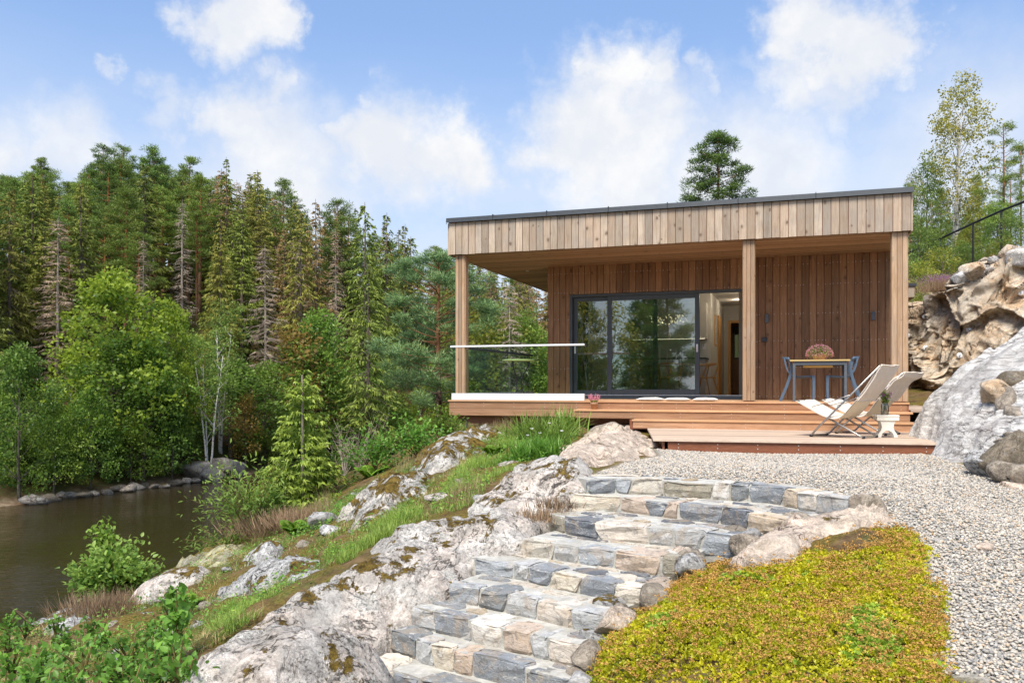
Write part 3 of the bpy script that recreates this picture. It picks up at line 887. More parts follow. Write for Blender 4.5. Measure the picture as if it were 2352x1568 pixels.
outcrop('white and grey rock at the water side of the bank', [(80,1440),(140,1410),(195,1395),(222,1412),(214,1445),(160,1465),(105,1466)], .22, M['rock_white'], 19, .35, .05, 5, .15)
outcrop('small pale rock among the raspberry plants', [(225,1520),(248,1472),(292,1466),(305,1500),(270,1545)], .16, M['rock_white'], 21, .2, .03, 4, .12, .03)
outcrop('thin white rock ledge beside the raspberry stems', [(340,1452),(380,1428),(450,1420),(462,1436),(420,1455),(370,1468)], .12, M['rock_white'], 22, .2, .03, 4, .12, .03)
outcrop('small jagged rock beside the dry heather', [(560,1290),(590,1268),(628,1256),(650,1270),(630,1290),(590,1304)], .2, M['rock_white'], 25, .25, .04, 5, .18, .03)
outcrop('white bedrock between the stairs and the sedum bed', [(1640,1320),(1650,1270),(1700,1232),(1790,1205),(1880,1180),(1960,1165),(2025,1180),(2045,1204),(2000,1226),(1930,1256),(1850,1292),(1780,1322),(1710,1332)], .15, M['rock_pink'], 23, .2, .03, 6, .1, .03)

# the big smooth slab right of the platform
def slab_tilt(X, Y):
    d = np.clip(X - np.interp(Y, [7.6, 8.4, 8.9, 9.8, 10.6, 11.6, 13.0], [5.9, 5.15, 4.86, 5.02, 5.17, 5.33, 5.75]), 0, None)
    return np.interp(d, [0, .25, .8, 1.7, 2.6, 5], [0, .48, .98, 1.46, 1.8, 2.4]) * np.interp(Y, [7.4, 8.2, 9.4, 10.6, 11.6, 12.6], [.1, .42, .66, 1.0, .98, .3])
outcrop('big smooth white and grey rock slab beside the platform', [(5.9,7.6),(5.15,8.4),(4.86,8.9),(5.02,9.8),(5.17,10.6),(5.33,11.6),(5.85,12.9),(8.5,13.0),(9.5,9.0),(8.8,7.0),(6.8,7.3)],
        .12, M['rock_slab'], 31, .3, .045, 12, .10, .05, world=True, tilt=slab_tilt)

# cliff behind: a face of broken blocks, then its top going back to the wooded slope
CL = np.array([(9.5, 25.0), (9.14, 20.4), (9.25, 18.9), (10.5, 17.3), (12.6, 15.8), (16.5, 13.5)])
CH = np.array([2.0, 2.05, 2.3, 2.95, 3.6, 3.9])
def cliff_dist(x, y):
    best = np.full(x.shape, 1e9)
    sg = np.ones(x.shape)
    hh = np.zeros(x.shape)
    for i in range(len(CL) - 1):
        a, b_ = CL[i], CL[i + 1]
        e = b_ - a
        t = np.clip(((x - a[0]) * e[0] + (y - a[1]) * e[1]) / (e @ e), 0, 1)
        dx, dy = x - a[0] - t * e[0], y - a[1] - t * e[1]
        dd = np.hypot(dx, dy)
        cr = e[0] * dy - e[1] * dx
        k = dd < best
        best = np.where(k, dd, best)
        sg = np.where(k, np.where(cr > 0, 1.0, -1.0), sg)
        hh = np.where(k, CH[i] * (1 - t) + CH[i + 1] * t, hh)
    return best * sg, hh
def cliff():
    nu, nv = 380, 210
    u = np.linspace(0, len(CL) - 1, nu)
    lx, ly = np.interp(u, range(len(CL)), CL[:, 0]), np.interp(u, range(len(CL)), CL[:, 1])
    h = np.interp(u, range(len(CL)), CH)
    tx, ty = np.gradient(lx), np.gradient(ly)
    L = np.hypot(tx, ty)
    nx, ny = ty / L * -1, tx / L          # towards the slope (right)
    nx, ny = -nx * -1, -ny * -1
    sgn = 1.0 if np.mean(tx * ny - ty * nx) > 0 else -1.0
    nx, ny = nx * sgn, ny * sgn
    arc = np.concatenate([[0], np.cumsum(L[1:])])
    vv = np.linspace(0, 1.6, nv)
    A, B = np.meshgrid(arc, vv, indexing='ij')
    H = h[:, None]
    up = np.minimum(B, 1.0)
    bk = np.clip(B - 1.0, 0, None)
    Z = -.95 + (H + .95) * up + bk * 1.2
    out = .95 * up + bk * 4.0
    q = np.stack([A.ravel() * .9, (B * 3).ravel(), np.zeros(A.size)], -1)
    wob = fbm(q * 1.4, 3, 2).reshape(A.shape) * .12
    f1 = facets(A + wob * .7, B * 3.2 + wob * .7, 42, .5, 4, .17, .14, .10)
    f2 = facets(A + wob * .5, B * 3.2 - wob * .5, 190, .5, 5, .09, .05, .06)
    f3 = facets(A - wob * .4, B * 3.2 + wob * .4, 900, .5, 6, .04, .0, .06)
    out = out + f1 + f2 + f3 + (fbm(q * 4, 3, 7) * .012).reshape(A.shape)
    Z = Z + (bk > 0) * fbm(q * 1.5, 4, 12).reshape(A.shape) * .2
    X = lx[:, None] + nx[:, None] * out
    Y = ly[:, None] + ny[:, None] * out
    o = mesh('rock_cliff', np.stack([X.ravel(), Y.ravel(), Z.ravel()], -1), gridfaces(nu, nv), M['rock_cliff'], smooth=False)
    return tag(o, 'broken ochre rock cliff right of the house', 'cliff')
CLIFF = cliff()

# wooded slope above the cliff
def rhill(x, y):
    x, y = np.asarray(x, dtype=float), np.asarray(y, dtype=float)
    d, ch = cliff_dist(x, y)
    q = np.stack([x.ravel(), y.ravel(), np.zeros(x.size)], -1)
    return ch - .25 + np.where(d > 1.0, np.minimum(d - 1.0, 6.5) * .40, (d - 1.0) * 1.5) + (fbm(q * .5, 4, 3) * .25).reshape(x.shape) * sstep(d, .3, 2)
rx, ry = np.meshgrid(np.linspace(8, 50, 110), np.linspace(9, 75, 120), indexing='ij')
_rf = gridfaces(110, 120)
_rf = _rf[(cliff_dist(rx, ry)[0].ravel()[_rf] > 1.05).all(1)]
ro = mesh('wooded_slope', np.stack([rx.ravel(), ry.ravel(), rhill(rx, ry).ravel()], -1), _rf, M['hill'], smooth=True, tint=np.zeros(rx.size))
tag(ro, 'slope above the cliff', kind='structure')

# ------------------------------------------------------------------ boulders
def boulder_mesh(seed, n=2, rough=.22):
    bm = bmesh.new()
    bmesh.ops.create_icosphere(bm, subdivisions=n + 1, radius=1.0)
    V = np.array([v.co[:] for v in bm.verts])
    F = np.array([[v.index for v in f.verts] for f in bm.faces])
    bm.free()
    r = np.random.default_rng(seed)
    pl = r.normal(0, 1, (13, 3))
    pl /= np.linalg.norm(pl, axis=1)[:, None]
    lim = r.uniform(.5, .85, 13)
    for a, l in zip(pl, lim):
        dd = V @ a
        V = V - np.clip(dd - l, 0, None)[:, None] * a[None, :] * .98
    V = V / np.abs(V).max(0) * (1 + rough * .2 * fbm(V * 3.0 + seed, 3, seed)[:, None])
    return V, F
def boulder(label, loc, size, seed, mat, rz=0., cat='rock', group=None, name='boulder', tiltx=0., n=2):
    V, F = boulder_mesh(seed, n)
    o = mesh(name, V * np.array(size), F, mat, smooth=False)
    o.location = loc
    o.rotation_euler = (tiltx, 0, rz)
    return tag(o, label, cat, group)
b = cast(740, 1212)
boulder('angular lichen spotted boulder resting on the slope', (b[0], b[1], b[2] + .09), (.21, .18, .13), 4, M['rock_white'], .4)
for i in range(0, 9):
    q = STW[i][-1]
    nm = ['first', 'second', 'third', 'fourth', 'fifth', 'sixth', 'seventh', 'eighth', 'ninth'][i]
    for j, (dx, dy, sx, sz) in enumerate([(.06, -.02, .15, .115), (.10, .17, .13, .10), (.05, .34, .12, .095)]):
        if j == 2 and i not in (2, 3, 5): continue
        boulder(['pale rough stone closing the front right end of the %s step', 'cream stone beside the right end of the %s step', 'small stone at the back right corner of the %s step'][j] % nm, (q[0] + dx, q[1] + dy, q[2] - .055), (sx, .12, sz), 300 + i * 5 + j,
                M[['rock_stone', 'rock_pink', 'rock_stone', 'rock_white'][(i + j) % 4]], i * 1.3 + j, 'stone', 'stones edging the stairs', 'edge_stone')
PILE = [(2330,1045,8.6,.36,.26,.26,'rock_browngrey','dark brown angular boulder at the foot of the slab'),(2262,1062,8.7,.22,.2,.16,'rock_white','white angular stone at the foot of the slab'),
        (2300,1078,8.3,.13,.12,.12,'rock_stone','tan stone under the dark boulder'),(2335,1085,8.2,.15,.12,.13,'rock_stone','grey wedge stone under the dark boulder'),
        (2320,925,9.6,.2,.12,.2,'rock_stone','pale leaning slab stone in the pile'),(2345,960,9.3,.22,.16,.18,'rock_stone','tan rounded stone in the pile'),
        (2335,880,9.9,.22,.2,.15,'rock_browngrey','brown flat block high in the stone pile'),(2290,905,9.8,.24,.2,.17,'rock_cliff','ochre block on the slab'),
        (2318,1000,8.9,.1,.08,.05,'rock_stone','smooth grey pebble on the pile'),(2345,1005,8.8,.09,.08,.06,'rock_white','smooth white pebble on the pile'),(2300,1012,8.7,.08,.06,.05,'rock_stone','small flat pebble on the pile')]
for i, (px, py, d, sx, sy, sz, mt, lb) in enumerate(PILE):
    boulder(lb, tuple(P(px, py, d)), (sx, sy, sz), 60 + i, M[mt], i * .9, 'stone', 'stones piled beside the slab', 'pile_stone', .2 * (i % 3))
q = cast(2258, 1258)
boulder('white stone showing through the gravel', (q[0], q[1], q[2] + .0), (.09, .07, .035), 80, M['rock_pink'], 0, 'stone')
q = cast(2330, 1118)
boulder('pale flat stone sunk in gravel near the right edge', (q[0], q[1], q[2] + .0), (.2, .12, .05), 81, M['rock_pink'], 0, 'stone')
_sr = np.random.default_rng(19)
for i, (px, py) in enumerate([(560,1345),(610,1330),(470,1395),(520,1310),(640,1250),(700,1255),(760,1222),(860,1195),(905,1150),(940,1120),(1010,1150),(1060,1110),(1100,1150),(330,1420),(270,1440),(450,1440),(380,1380),(720,1200),(820,1140),(1180,1075)]):
    q = cast(px, py)
    s_ = _sr.uniform(.05, .13)
    boulder('small ' + ['white', 'grey', 'tan'][i % 3] + ' stone lying ' + ['above the white slab', 'right of the white slab', 'left of the white slab', 'on the lichen patch', 'below the fern', 'left of the long grass', 'beside the angular boulder', 'below the mossy slab', 'right of the mossy slab', 'above the mossy slab', 'in the grass above the bedrock', 'in the grass below the mossy ridge', 'above the big bedrock', 'below the grey rock', 'behind the raspberry plants', 'on the grass left of the bedrock', 'right of the grey rock', 'under the angular boulder', 'among the bank herbs', 'near the day lilies'][i], (q[0], q[1], q[2] + .015), (s_ * 1.5, s_, s_ * .6), 500 + i, M[['rock_white', 'rock_grey', 'rock_stone'][i % 3]], i, 'stone', 'small stones on the bank', 'bank_stone', n=1)
# stones along the far shore
rs = np.random.default_rng(8)
for i, px in enumerate([60, 92, 128, 148, 176, 205, 236, 262, 285, 300, 322, 345, 368, 395, 420, 440]):
    py = np.interp(px, [0, 130, 430], [1172, 1150, 1113]) - rs.uniform(1, 9)
    d = 6.0 * FPX / (py - HY + 3) * 1.0
    s = rs.uniform(.22, .55)
    boulder('weathered ' + ['grey', 'brown', 'tan'][i % 3] + ' stone on the far shoreline ' + ('near the left edge' if px < 140 else 'below the leaning alder' if px < 260 else 'below the low alder' if px < 350 else 'left of the grey shore rocks'), (P(px, py, d)[0], d + .6, WZ + s * .3), (s * 1.5, s, s * .7), 100 + i, [M['rock_shore'], M['rock_browngrey'], M['rock_stone']][i % 3], i, 'stone', 'stones along the far shoreline', 'shore_stone', n=1)
for i, (px, py, s, lb) in enumerate([(450, 1106, 1.4, 'large grey rock dipping into the water on the far shore'), (510, 1098, 1.5, 'grey rock on the far shore behind the rowan sapling'), (420, 1100, 1.0, 'grey rock under the birches on the far shore')]):
    d = 6.0 * FPX / (1108 - HY) + i * 1.5
    boulder(lb, (P(px, py, d)[0], d + 1.0, WZ + .5), (s, s * .8, s * .62), 140 + i, M['rock_shore'], i * .8, 'rock', None, 'shore_rock', n=3)

# ------------------------------------------------------------------ gravel: pebbles (geometry nodes on scattered points)
def pebbles():
    tmpl = []
    for k in range(3):
        V, F = boulder_mesh(200 + k, 0, .5)
        o = mesh('pebble_shape', V * np.array([1, .8, .55]), F, M['pebble'], smooth=True)
        COL.objects.unlink(o)
        tmpl.append(o)
    r = np.random.default_rng(21)
    a = np.array(GRAVEL_POLY)
    pts = []
    def fill(x0, x1, y0, y1, dens, s0, s1):
        n = int((x1 - x0) * (y1 - y0) * dens)
        x, y = r.uniform(x0, x1, n), r.uniform(y0, y1, n)
        wob = fbm(np.stack([x * 3, y * 3, x * 0], -1), 2, 6) * .06
        k = polydist(x, y, GRAVEL_POLY) + wob > -.01
        x, y = x[k], y[k]
        pts.append(np.stack([x, y, T(x, y) - .004 + r.uniform(-.006, .008, len(x)), r.uniform(s0, s1, len(x)) ** 1.0], -1))
    fill(a[:, 0].min(), 5.2, 2.8, 5.6, 3300, .0075, .0155)
    fill(a[:, 0].min(), 6.7, 5.6, 8.2, 2700, .0080, .0160)
    fill(a[:, 0].min(), 6.7, 8.2, 12.0, 2100, .0090, .0170)
    pts = np.concatenate(pts)
    me = bpy.data.meshes.new('gravel')
    me.vertices.add(len(pts))
    me.vertices.foreach_set('co', pts[:, :3].astype(np.float32).ravel())
    at = me.attributes.new('size', 'FLOAT', 'POINT')
    at.data.foreach_set('value', pts[:, 3].astype(np.float32))
    at = me.attributes.new('rot', 'FLOAT_VECTOR', 'POINT')
    at.data.foreach_set('vector', np.stack([r.uniform(-.6, .6, len(pts)), r.uniform(-.6, .6, len(pts)), r.uniform(0, 6.28, len(pts))], -1).astype(np.float32).ravel())
    at = me.attributes.new('pick', 'INT', 'POINT')
    at.data.foreach_set('value', r.integers(0, 3, len(pts)).astype(np.int32))
    o = bpy.data.objects.new('gravel', me)
    COL.objects.link(o)
    ng = bpy.data.node_groups.new('scatter_pebbles', 'GeometryNodeTree')
    ng.interface.new_socket('Geometry', in_out='INPUT', socket_type='NodeSocketGeometry')
    ng.interface.new_socket('Geometry', in_out='OUTPUT', socket_type='NodeSocketGeometry')
    gi, go = ng.nodes.new('NodeGroupInput'), ng.nodes.new('NodeGroupOutput')
    ins = ng.nodes.new('GeometryNodeInstanceOnPoints')
    j = ng.nodes.new('GeometryNodeGeometryToInstance')
    for t_ in tmpl[::-1]:
        oi = ng.nodes.new('GeometryNodeObjectInfo')
        oi.inputs['Object'].default_value = t_
        ng.links.new(oi.outputs['Geometry'], j.inputs[0])
    def attr(nm, dt):
        nd = ng.nodes.new('GeometryNodeInputNamedAttribute')
        nd.data_type = dt
        nd.inputs[0].default_value = nm
        return nd.outputs[0]
    ng.links.new(gi.outputs[0], ins.inputs['Points'])
    ng.links.new(j.outputs[0], ins.inputs['Instance'])
    ins.inputs['Pick Instance'].default_value = True
    ng.links.new(attr('pick', 'INT'), ins.inputs['Instance Index'])
    e2r = ng.nodes.new('FunctionNodeEulerToRotation')
    ng.links.new(attr('rot', 'FLOAT_VECTOR'), e2r.inputs[0])
    ng.links.new(e2r.outputs[0], ins.inputs['Rotation'])
    ng.links.new(attr('size', 'FLOAT'), ins.inputs['Scale'])
    ng.links.new(ins.outputs[0], go.inputs[0])
    md = o.modifiers.new('scatter', 'NODES')
    md.node_group = ng
    return tag(o, 'grey and beige pebble gravel of the yard', 'gravel', kind='stuff')
pebbles()
# ------------------------------------------------------------------ stone stairs
def resample(pl, n):
    pl = np.asarray(pl)
    L = np.concatenate([[0], np.cumsum(np.hypot(np.diff(pl[:, 0]), np.diff(pl[:, 1])))])
    s = np.linspace(0, L[-1], n)
    return np.stack([np.interp(s, L, pl[:, 0]), np.interp(s, L, pl[:, 1])], -1), L[-1]
def at_s(pl, s):
    L = np.concatenate([[0], np.cumsum(np.hypot(np.diff(pl[:, 0]), np.diff(pl[:, 1])))])
    s = np.asarray(s, dtype=float)
    return np.stack([np.interp(s, L, pl[:, 0]), np.interp(s, L, pl[:, 1])], -1)
def stone_prism(poly, z0, z1, rng, parent, bulge=.012, front=False, shear=None):
    """poly: outline seen from above; rings from z0 up to z1, rounded at the top"""
    poly = np.asarray(poly)
    c = poly.mean(0)
    n = len(poly)
    h = z1 - z0
    if front:
        rings = [(0.0, 1.0, -.02), (.30, 1.0, .006), (.62, 1.0, .009), (.90, 1.0, .006), (.985, 1.0, -.002), (1.0, .965, 0)]
    else:
        rings = [(0.0, 1.0, 0), (.75, 1.0, 0), (1.0, .95, 0)]
    V = []
    dirs = poly - c
    ln = np.linalg.norm(dirs, axis=1)[:, None]
    for (t, sc, b) in rings:
        jit = rng.normal(0, .0065 if front else .002, (n, 2))
        p = c + dirs * sc + dirs / ln * b + jit
        if shear is not None:
            p = p + shear * (.5 - t)
        zz = np.full(n, z0 + h * t) + (rng.normal(0, .005, n) if 0 < t else 0)
        V.append(np.column_stack([p, zz]))
    V.append(np.array([[c[0], c[1], z1 + rng.normal(0.001, .003)]]))
    V = np.concatenate(V)
    F = []
    for k in range(len(rings) - 1):
        for i in range(n):
            j = (i + 1) % n
            F.append((k * n + i, k * n + j, (k + 1) * n + j, (k + 1) * n + i))
    top = (len(rings) - 1) * n
    for i in range(n):
        F.append((top + i, top + (i + 1) % n, len(V) - 1))
    return mesh('stone', V, F, M['stairstone' if front else 'flagstone'], parent, smooth=False)
stairs = empty('stone_stairs', tuple(STW[5][3]), 0, 'curved outdoor stairs of split stones set in pale mortar', 'stairs')
bpy.context.view_layer.update()
_si = stairs.location.copy()
def stair_parent(o):
    o.parent = stairs
    o.matrix_parent_inverse = Matrix.Translation(-_si)
rng = np.random.default_rng(5)
for i in range(len(ST)):
    z = ST[i][0]
    zb = (ST[i + 1][0] if i + 1 < len(ST) else z - .14)
    fr = STW[i][:, :2]
    N = 40
    f, L = resample(fr, N)
    tg = np.gradient(f, axis=0)
    tg /= np.linalg.norm(tg, axis=1)[:, None]
    nb = np.stack([-tg[:, 1], tg[:, 0]], -1)           # uphill
    if i > 0:
        up, _ = resample(STW[i - 1][:, :2], 200)
        depth = np.array([np.min(np.hypot(*(up - p).T)) for p in f])
        depth = np.clip(depth, .1, .75)
    else:
        depth = np.interp(np.linspace(0, 1, N), [0, .15, .6, .85, 1], [.28, .36, .34, .30, .16])
    # mortar body
    fi = f + nb * .013
    bk = f + nb * (depth + (.16 if i > 0 else 0.0))[:, None]
    zt = z - .006
    rowt = []
    for t in np.linspace(0, 1, 7):
        rowt.append(np.column_stack([fi * (1 - t) + bk * t, np.full(N, zt)]))
    G = np.array(rowt)
    G[:, :, 2] += (fbm(G.reshape(-1, 3) * 9, 3, i) * .004).reshape(7, N)
    V = list(G.reshape(-1, 3))
    F = []
    for a in range(6):
        for k in range(N - 1):
            F.append((a * N + k, a * N + k + 1, (a + 1) * N + k + 1, (a + 1) * N + k))
    b0 = len(V)
    V += [(p[0], p[1], zb - .10) for p in fi]
    for k in range(N - 1):
        F.append((b0 + k, b0 + k + 1, k + 1, k))
    for (k, flip) in ((0, False), (N - 1, True)):
        ids = [a * N + k for a in range(7)]
        c0 = len(V)
        V += [(V[q_][0], V[q_][1], zb - .10) for q_ in ids]
        for a in range(6):
            quad = (ids[a], ids[a + 1], c0 + a + 1, c0 + a)
            F.append(quad if not flip else quad[::-1])
    st = mesh('step', np.array(V), F, M['mortar'], smooth=False)
    stair_parent(st)
    # front row
    cuts = [0.0]
    while cuts[-1] < L - .17:
        cuts.append(cuts[-1] + rng.choice([rng.uniform(.13, .2), rng.uniform(.21, .31), rng.uniform(.3, .46)], p=[.2, .5, .3]))
    cuts[-1] = L
    def frame(s):
        s = np.clip(np.atleast_1d(s), 0, L)
        k = s / L * (N - 1)
        p = np.stack([np.interp(k, range(N), f[:, 0]), np.interp(k, range(N), f[:, 1])], -1)
        nn = np.stack([np.interp(k, range(N), nb[:, 0]), np.interp(k, range(N), nb[:, 1])], -1)
        return p, nn, np.interp(k, range(N), depth)
    def cell(s0, s1, t0, t1, rnd=.3, sh=None):
        m = 4
        w, h = s1 - s0, t1 - t0
        cr = min(w, h) * rnd
        pts = [(s0 + cr * .35, t0), ((s0 + s1) / 2, t0 - .003), (s1 - cr * .35, t0), (s1, t0 + cr * .35 if t0 == 0 else t0 + cr), (s1 - rng.uniform(0, .02), (t0 + t1) / 2), (s1, t1 - cr), (s1 - cr, t1),
               ((s0 + s1) / 2, t1 + rng.normal(0, .008)), (s0 + cr, t1), (s0, t1 - cr), (s0 + rng.uniform(0, .02), (t0 + t1) / 2), (s0, t0 + cr * .35 if t0 == 0 else t0 + cr)]
        out, svec = [], []
        for (s, t) in pts:
            p, nn, _ = frame(s)
            out.append(p[0] + nn[0] * t + rng.normal(0, .004, 2))
            if sh is not None:
                fr_ = np.clip((s - s0) / max(w, 1e-6), 0, 1)
                svec.append(np.array([nn[0][1], -nn[0][0]]) * (sh[0] * (1 - fr_) + sh[1] * fr_))
        return out if sh is None else (out, np.array(svec))
    tb = []
    g = .011
    shr = rng.normal(0, .035, len(cuts))
    shr[0] = shr[-1] = 0
    for ci_, (a, b_) in enumerate(zip(cuts[:-1], cuts[1:])):
        _, _, dp = frame((a + b_) / 2)
        t1 = min(dp[0] * .92, rng.choice([rng.uniform(.08, .14), rng.uniform(.16, .30)], p=[.45, .55]))
        tb.append((a, b_, t1))
        pl_, sv_ = cell(a + g, b_ - g, 0.0, t1, .25, (shr[ci_], shr[ci_ + 1]))
        o = stone_prism(pl_, zb - .03, z + rng.normal(.000, .008), rng, st, front=True, shear=sv_)
        if L and rng.random() < .16 and (b_ - a) < .3:
            pass
    # flat stones behind
    t0 = 0.0
    row = 0
    s = rng.uniform(0, .1)
    while row < 4:
        s = rng.uniform(0.0, .12)
        any_ = False
        nxt = []
        while s < L - .08:
            wv = rng.uniform(.14, .34)
            s1 = min(s + wv, L - .01)
            base = max([t for (a, b_, t) in tb if not (b_ <= s or a >= s1)] + [0]) + .02
            _, _, dp = frame((s + s1) / 2)
            lim = dp[0] - .012
            t1 = min(lim, base + rng.uniform(.10, .2))
            if t1 - base > .05:
                stone_prism(cell(s + g, s1 - g, base, t1, .42), z - .03, z + rng.normal(.000, .0025), rng, st)
                nxt.append((s, s1, t1))
                any_ = True
            s = s1 + .004
        tb = tb + nxt
        row += 1
        if not any_:
            break
# ------------------------------------------------------------------ house
HROT = -math.atan2(FPX, 5806.0)
HLOC = Vector((-1.2, 16.25, -.275))
HM = Matrix.Translation(HLOC) @ Matrix.Rotation(HROT, 4, 'Z')
def HW(x, y, z):
    return HM @ Vector((x, y, z))
house = empty('house', HLOC, HROT, 'flat roofed timber house with weathered fascia and covered terrace', 'house')
SOF, FT, W, DEP = 2.765, 3.385, 8.05, 11.2
PITCH, GAP = .1342, .009
rh = random.Random(2)
# roof with dark flashing
roof = MB().box(-.02, W + .02, -.01, DEP, FT, FT + .03).build('roof', M['roofedge'], house)
fl = MB()
fl.prism([(-.055, FT - .008), (-.075, FT - .008), (-.062, FT + .075), (-.03, FT + .085), (0.12, FT + .05), (.12, FT + .03), (-.055, FT + .03)], 0, -.04, W + .04)
fl.build('flashing', M['roofedge'], roof)
for x in (.9, 1.95, 3.1, 4.15, 5.35, 6.6):
    MB().box(x, x + .012, -.082, .02, FT - .008, FT + .092).build('seam', M['roofedge'], roof)
# fascia of vertical boards
fas = MB().box(0.0, W, .0, .05, SOF + .01, FT - .002).build('fascia', M['platfront'], house)
n = int(round(W / PITCH))
for k in range(n):
    dz = rh.uniform(-.004, .004)
    box('board', k * W / n + GAP / 2, (k + 1) * W / n - GAP / 2, -.024, -.0005, SOF + dz, FT - .012, M['fascia'], fas, .003)
for x0, x1 in ((-.03, -.005), (W + .005, W + .03)):
    box('side_fascia', x0, x1, .0, DEP, SOF, FT - .012, M['fascia'], house)
# soffit
sof = box('soffit', .02, W - .02, .052, DEP - .1, SOF + .03, SOF + .05, M['platfront'], house)
yy = .055
k = 0
while yy < 9.0:
    wb = .095 if yy < 2.15 else .19
    x1 = W - .02 if yy < 2.15 else 1.30
    box('board', .025, x1, yy, yy + wb - .006, SOF + .006, SOF + .028, M['soffit'], sof)
    yy += wb
MB().lathe([(.0, 0), (.045, 0), (.045, .012), (.0, .012)], (.75, 2.6, SOF - .006), 16).build('downlight', M['alu'], sof)
MB().tube([(-.06, 0.0, FT - .01), (-.06, 0, FT - .02)], .01).build('drip_edge', M['roofedge'], roof)
# posts, each three boards wide
def post(x, y, w=.19, dep=.17, z0=.006):
    p = box('post', x + .012, x + w - .012, y + .014, y + dep - .014, z0, SOF, M['platfront'], house)
    bw = w / 3
    for j in range(3):
        box('board', x + j * bw + .003, x + (j + 1) * bw - .003, y - .008, y + .0135, z0 + .01, SOF - .002, M['post'], p, .002)
    for xx in (x - .009, x + w - .0125):
        for j in range(2):
            box('board', xx, xx + .0215, y + .016 + j * dep / 2.1, y + dep / 2.1 + j * dep / 2.1 + .008, z0 + .01, SOF - .002, M['post'], p, .002)
    return p
post(.11, .05)
post(5.43, .05)
post(7.77, .05, .24)
# front wall
WY, WL, WR, DL, DR, DT = 2.19, 1.32, 8.0, 1.81, 5.47, 2.165
wall = MB().box(WL, DL - .02, WY + .024, WY + .16, -.05, SOF + .005).box(DR + .02, WR, WY + .024, WY + .16, -.05, SOF + .005).box(DL - .02, DR + .02, WY + .024, WY + .16, DT + .02, SOF + .005).build('front_wall', M['platfront'], house)
nails = MB()
nb_ = int(round((WR - WL) / PITCH))
for k in range(nb_):
    a, b_ = WL + k * (WR - WL) / nb_ + GAP / 2, WL + (k + 1) * (WR - WL) / nb_ - GAP / 2
    segs = []
    if b_ <= DL + .01:
        segs = [(a, b_, .005, SOF)]
    elif a >= DR - .01:
        segs = [(a, b_, .005, SOF)]
    else:
        if a < DL: segs.append((a, DL - .004, .005, SOF)); segs.append((DL - .003, b_, DT + .004, SOF))
        elif b_ > DR: segs.append((a, DR + .003, DT + .004, SOF)); segs.append((DR + .004, b_, .005, SOF))
        else: segs = [(a, b_, DT + .004, SOF)]
    for (u0, u1, z0, z1) in segs:
        if u1 - u0 < .015: continue
        box('board', u0, u1, WY, WY + .0235, z0, z1 + .004, M['wall'], wall, .003)
        for zr in (.06, .62, 1.13, 1.65, 2.2, 2.60):
            if zr > z0 and rh.random() < .93:
                zz = zr + rh.uniform(-.008, .008)
                nails.box(u0 + .016, u0 + .027, WY - .002, WY + .004, zz, zz + .011)
                if rh.random() < .6: nails.box(u1 - .027, u1 - .016, WY - .002, WY + .004, zz, zz + .011)
no = nails.build('nail_heads', M['nail'], wall)
no['kind'] = 'stuff'
# side walls (the left one with a big window), back wall
lw = MB().box(WL, WL + .16, WY + .162, 3.0, -.1, SOF).box(WL, WL + .16, 5.4, DEP - .3, -.1, SOF).box(WL, WL + .16, 3.0, 5.4, 2.2, SOF).box(WL, WL + .16, 3.0, 5.4, -.1, .12).build('side_wall', M['wall'], house)
sw = MB().box(WL + .05, WL + .11, 3.0, 3.06, .12, 2.2).box(WL + .05, WL + .11, 5.34, 5.4, .12, 2.2).box(WL + .05, WL + .11, 3.06, 5.34, 2.14, 2.2).box(WL + .05, WL + .11, 3.06, 5.34, .12, .18).box(WL + .05, WL + .11, 4.17, 4.23, .18, 2.14).build('window', M['anthracite'], house)
box('pane', WL + .075, WL + .085, 3.06, 4.17, .18, 2.14, M['glass'], sw)
box('pane', WL + .075, WL + .085, 4.23, 5.34, .18, 2.14, M['glass'], sw)
box('side_wall', WR - .16, WR, WY + .162, DEP - .3, -.1, SOF, M['wall'], house)
BW0, BW1 = 4.52, 4.92
MB().box(WL + .16, BW0, DEP - .46, DEP - .3, -.1, SOF).box(BW1, WR - .16, DEP - .46, DEP - .3, -.1, SOF).box(BW0, BW1, DEP - .46, DEP - .3, 2.0, SOF).box(BW0, BW1, DEP - .46, DEP - .3, -.1, 1.05).build('back_wall', M['wall'], house)
bwn = MB().box(BW0, BW0 + .05, DEP - .42, DEP - .36, 1.05, 2.0).box(BW1 - .05, BW1, DEP - .42, DEP - .36, 1.05, 2.0).box(BW0 + .05, BW1 - .05, DEP - .42, DEP - .36, 1.95, 2.0).box(BW0 + .05, BW1 - .05, DEP - .42, DEP - .36, 1.05, 1.1).build('window', M['anthracite'], house)
box('pane', BW0 + .05, BW1 - .05, DEP - .395, DEP - .385, 1.1, 1.95, M['glass'], bwn)
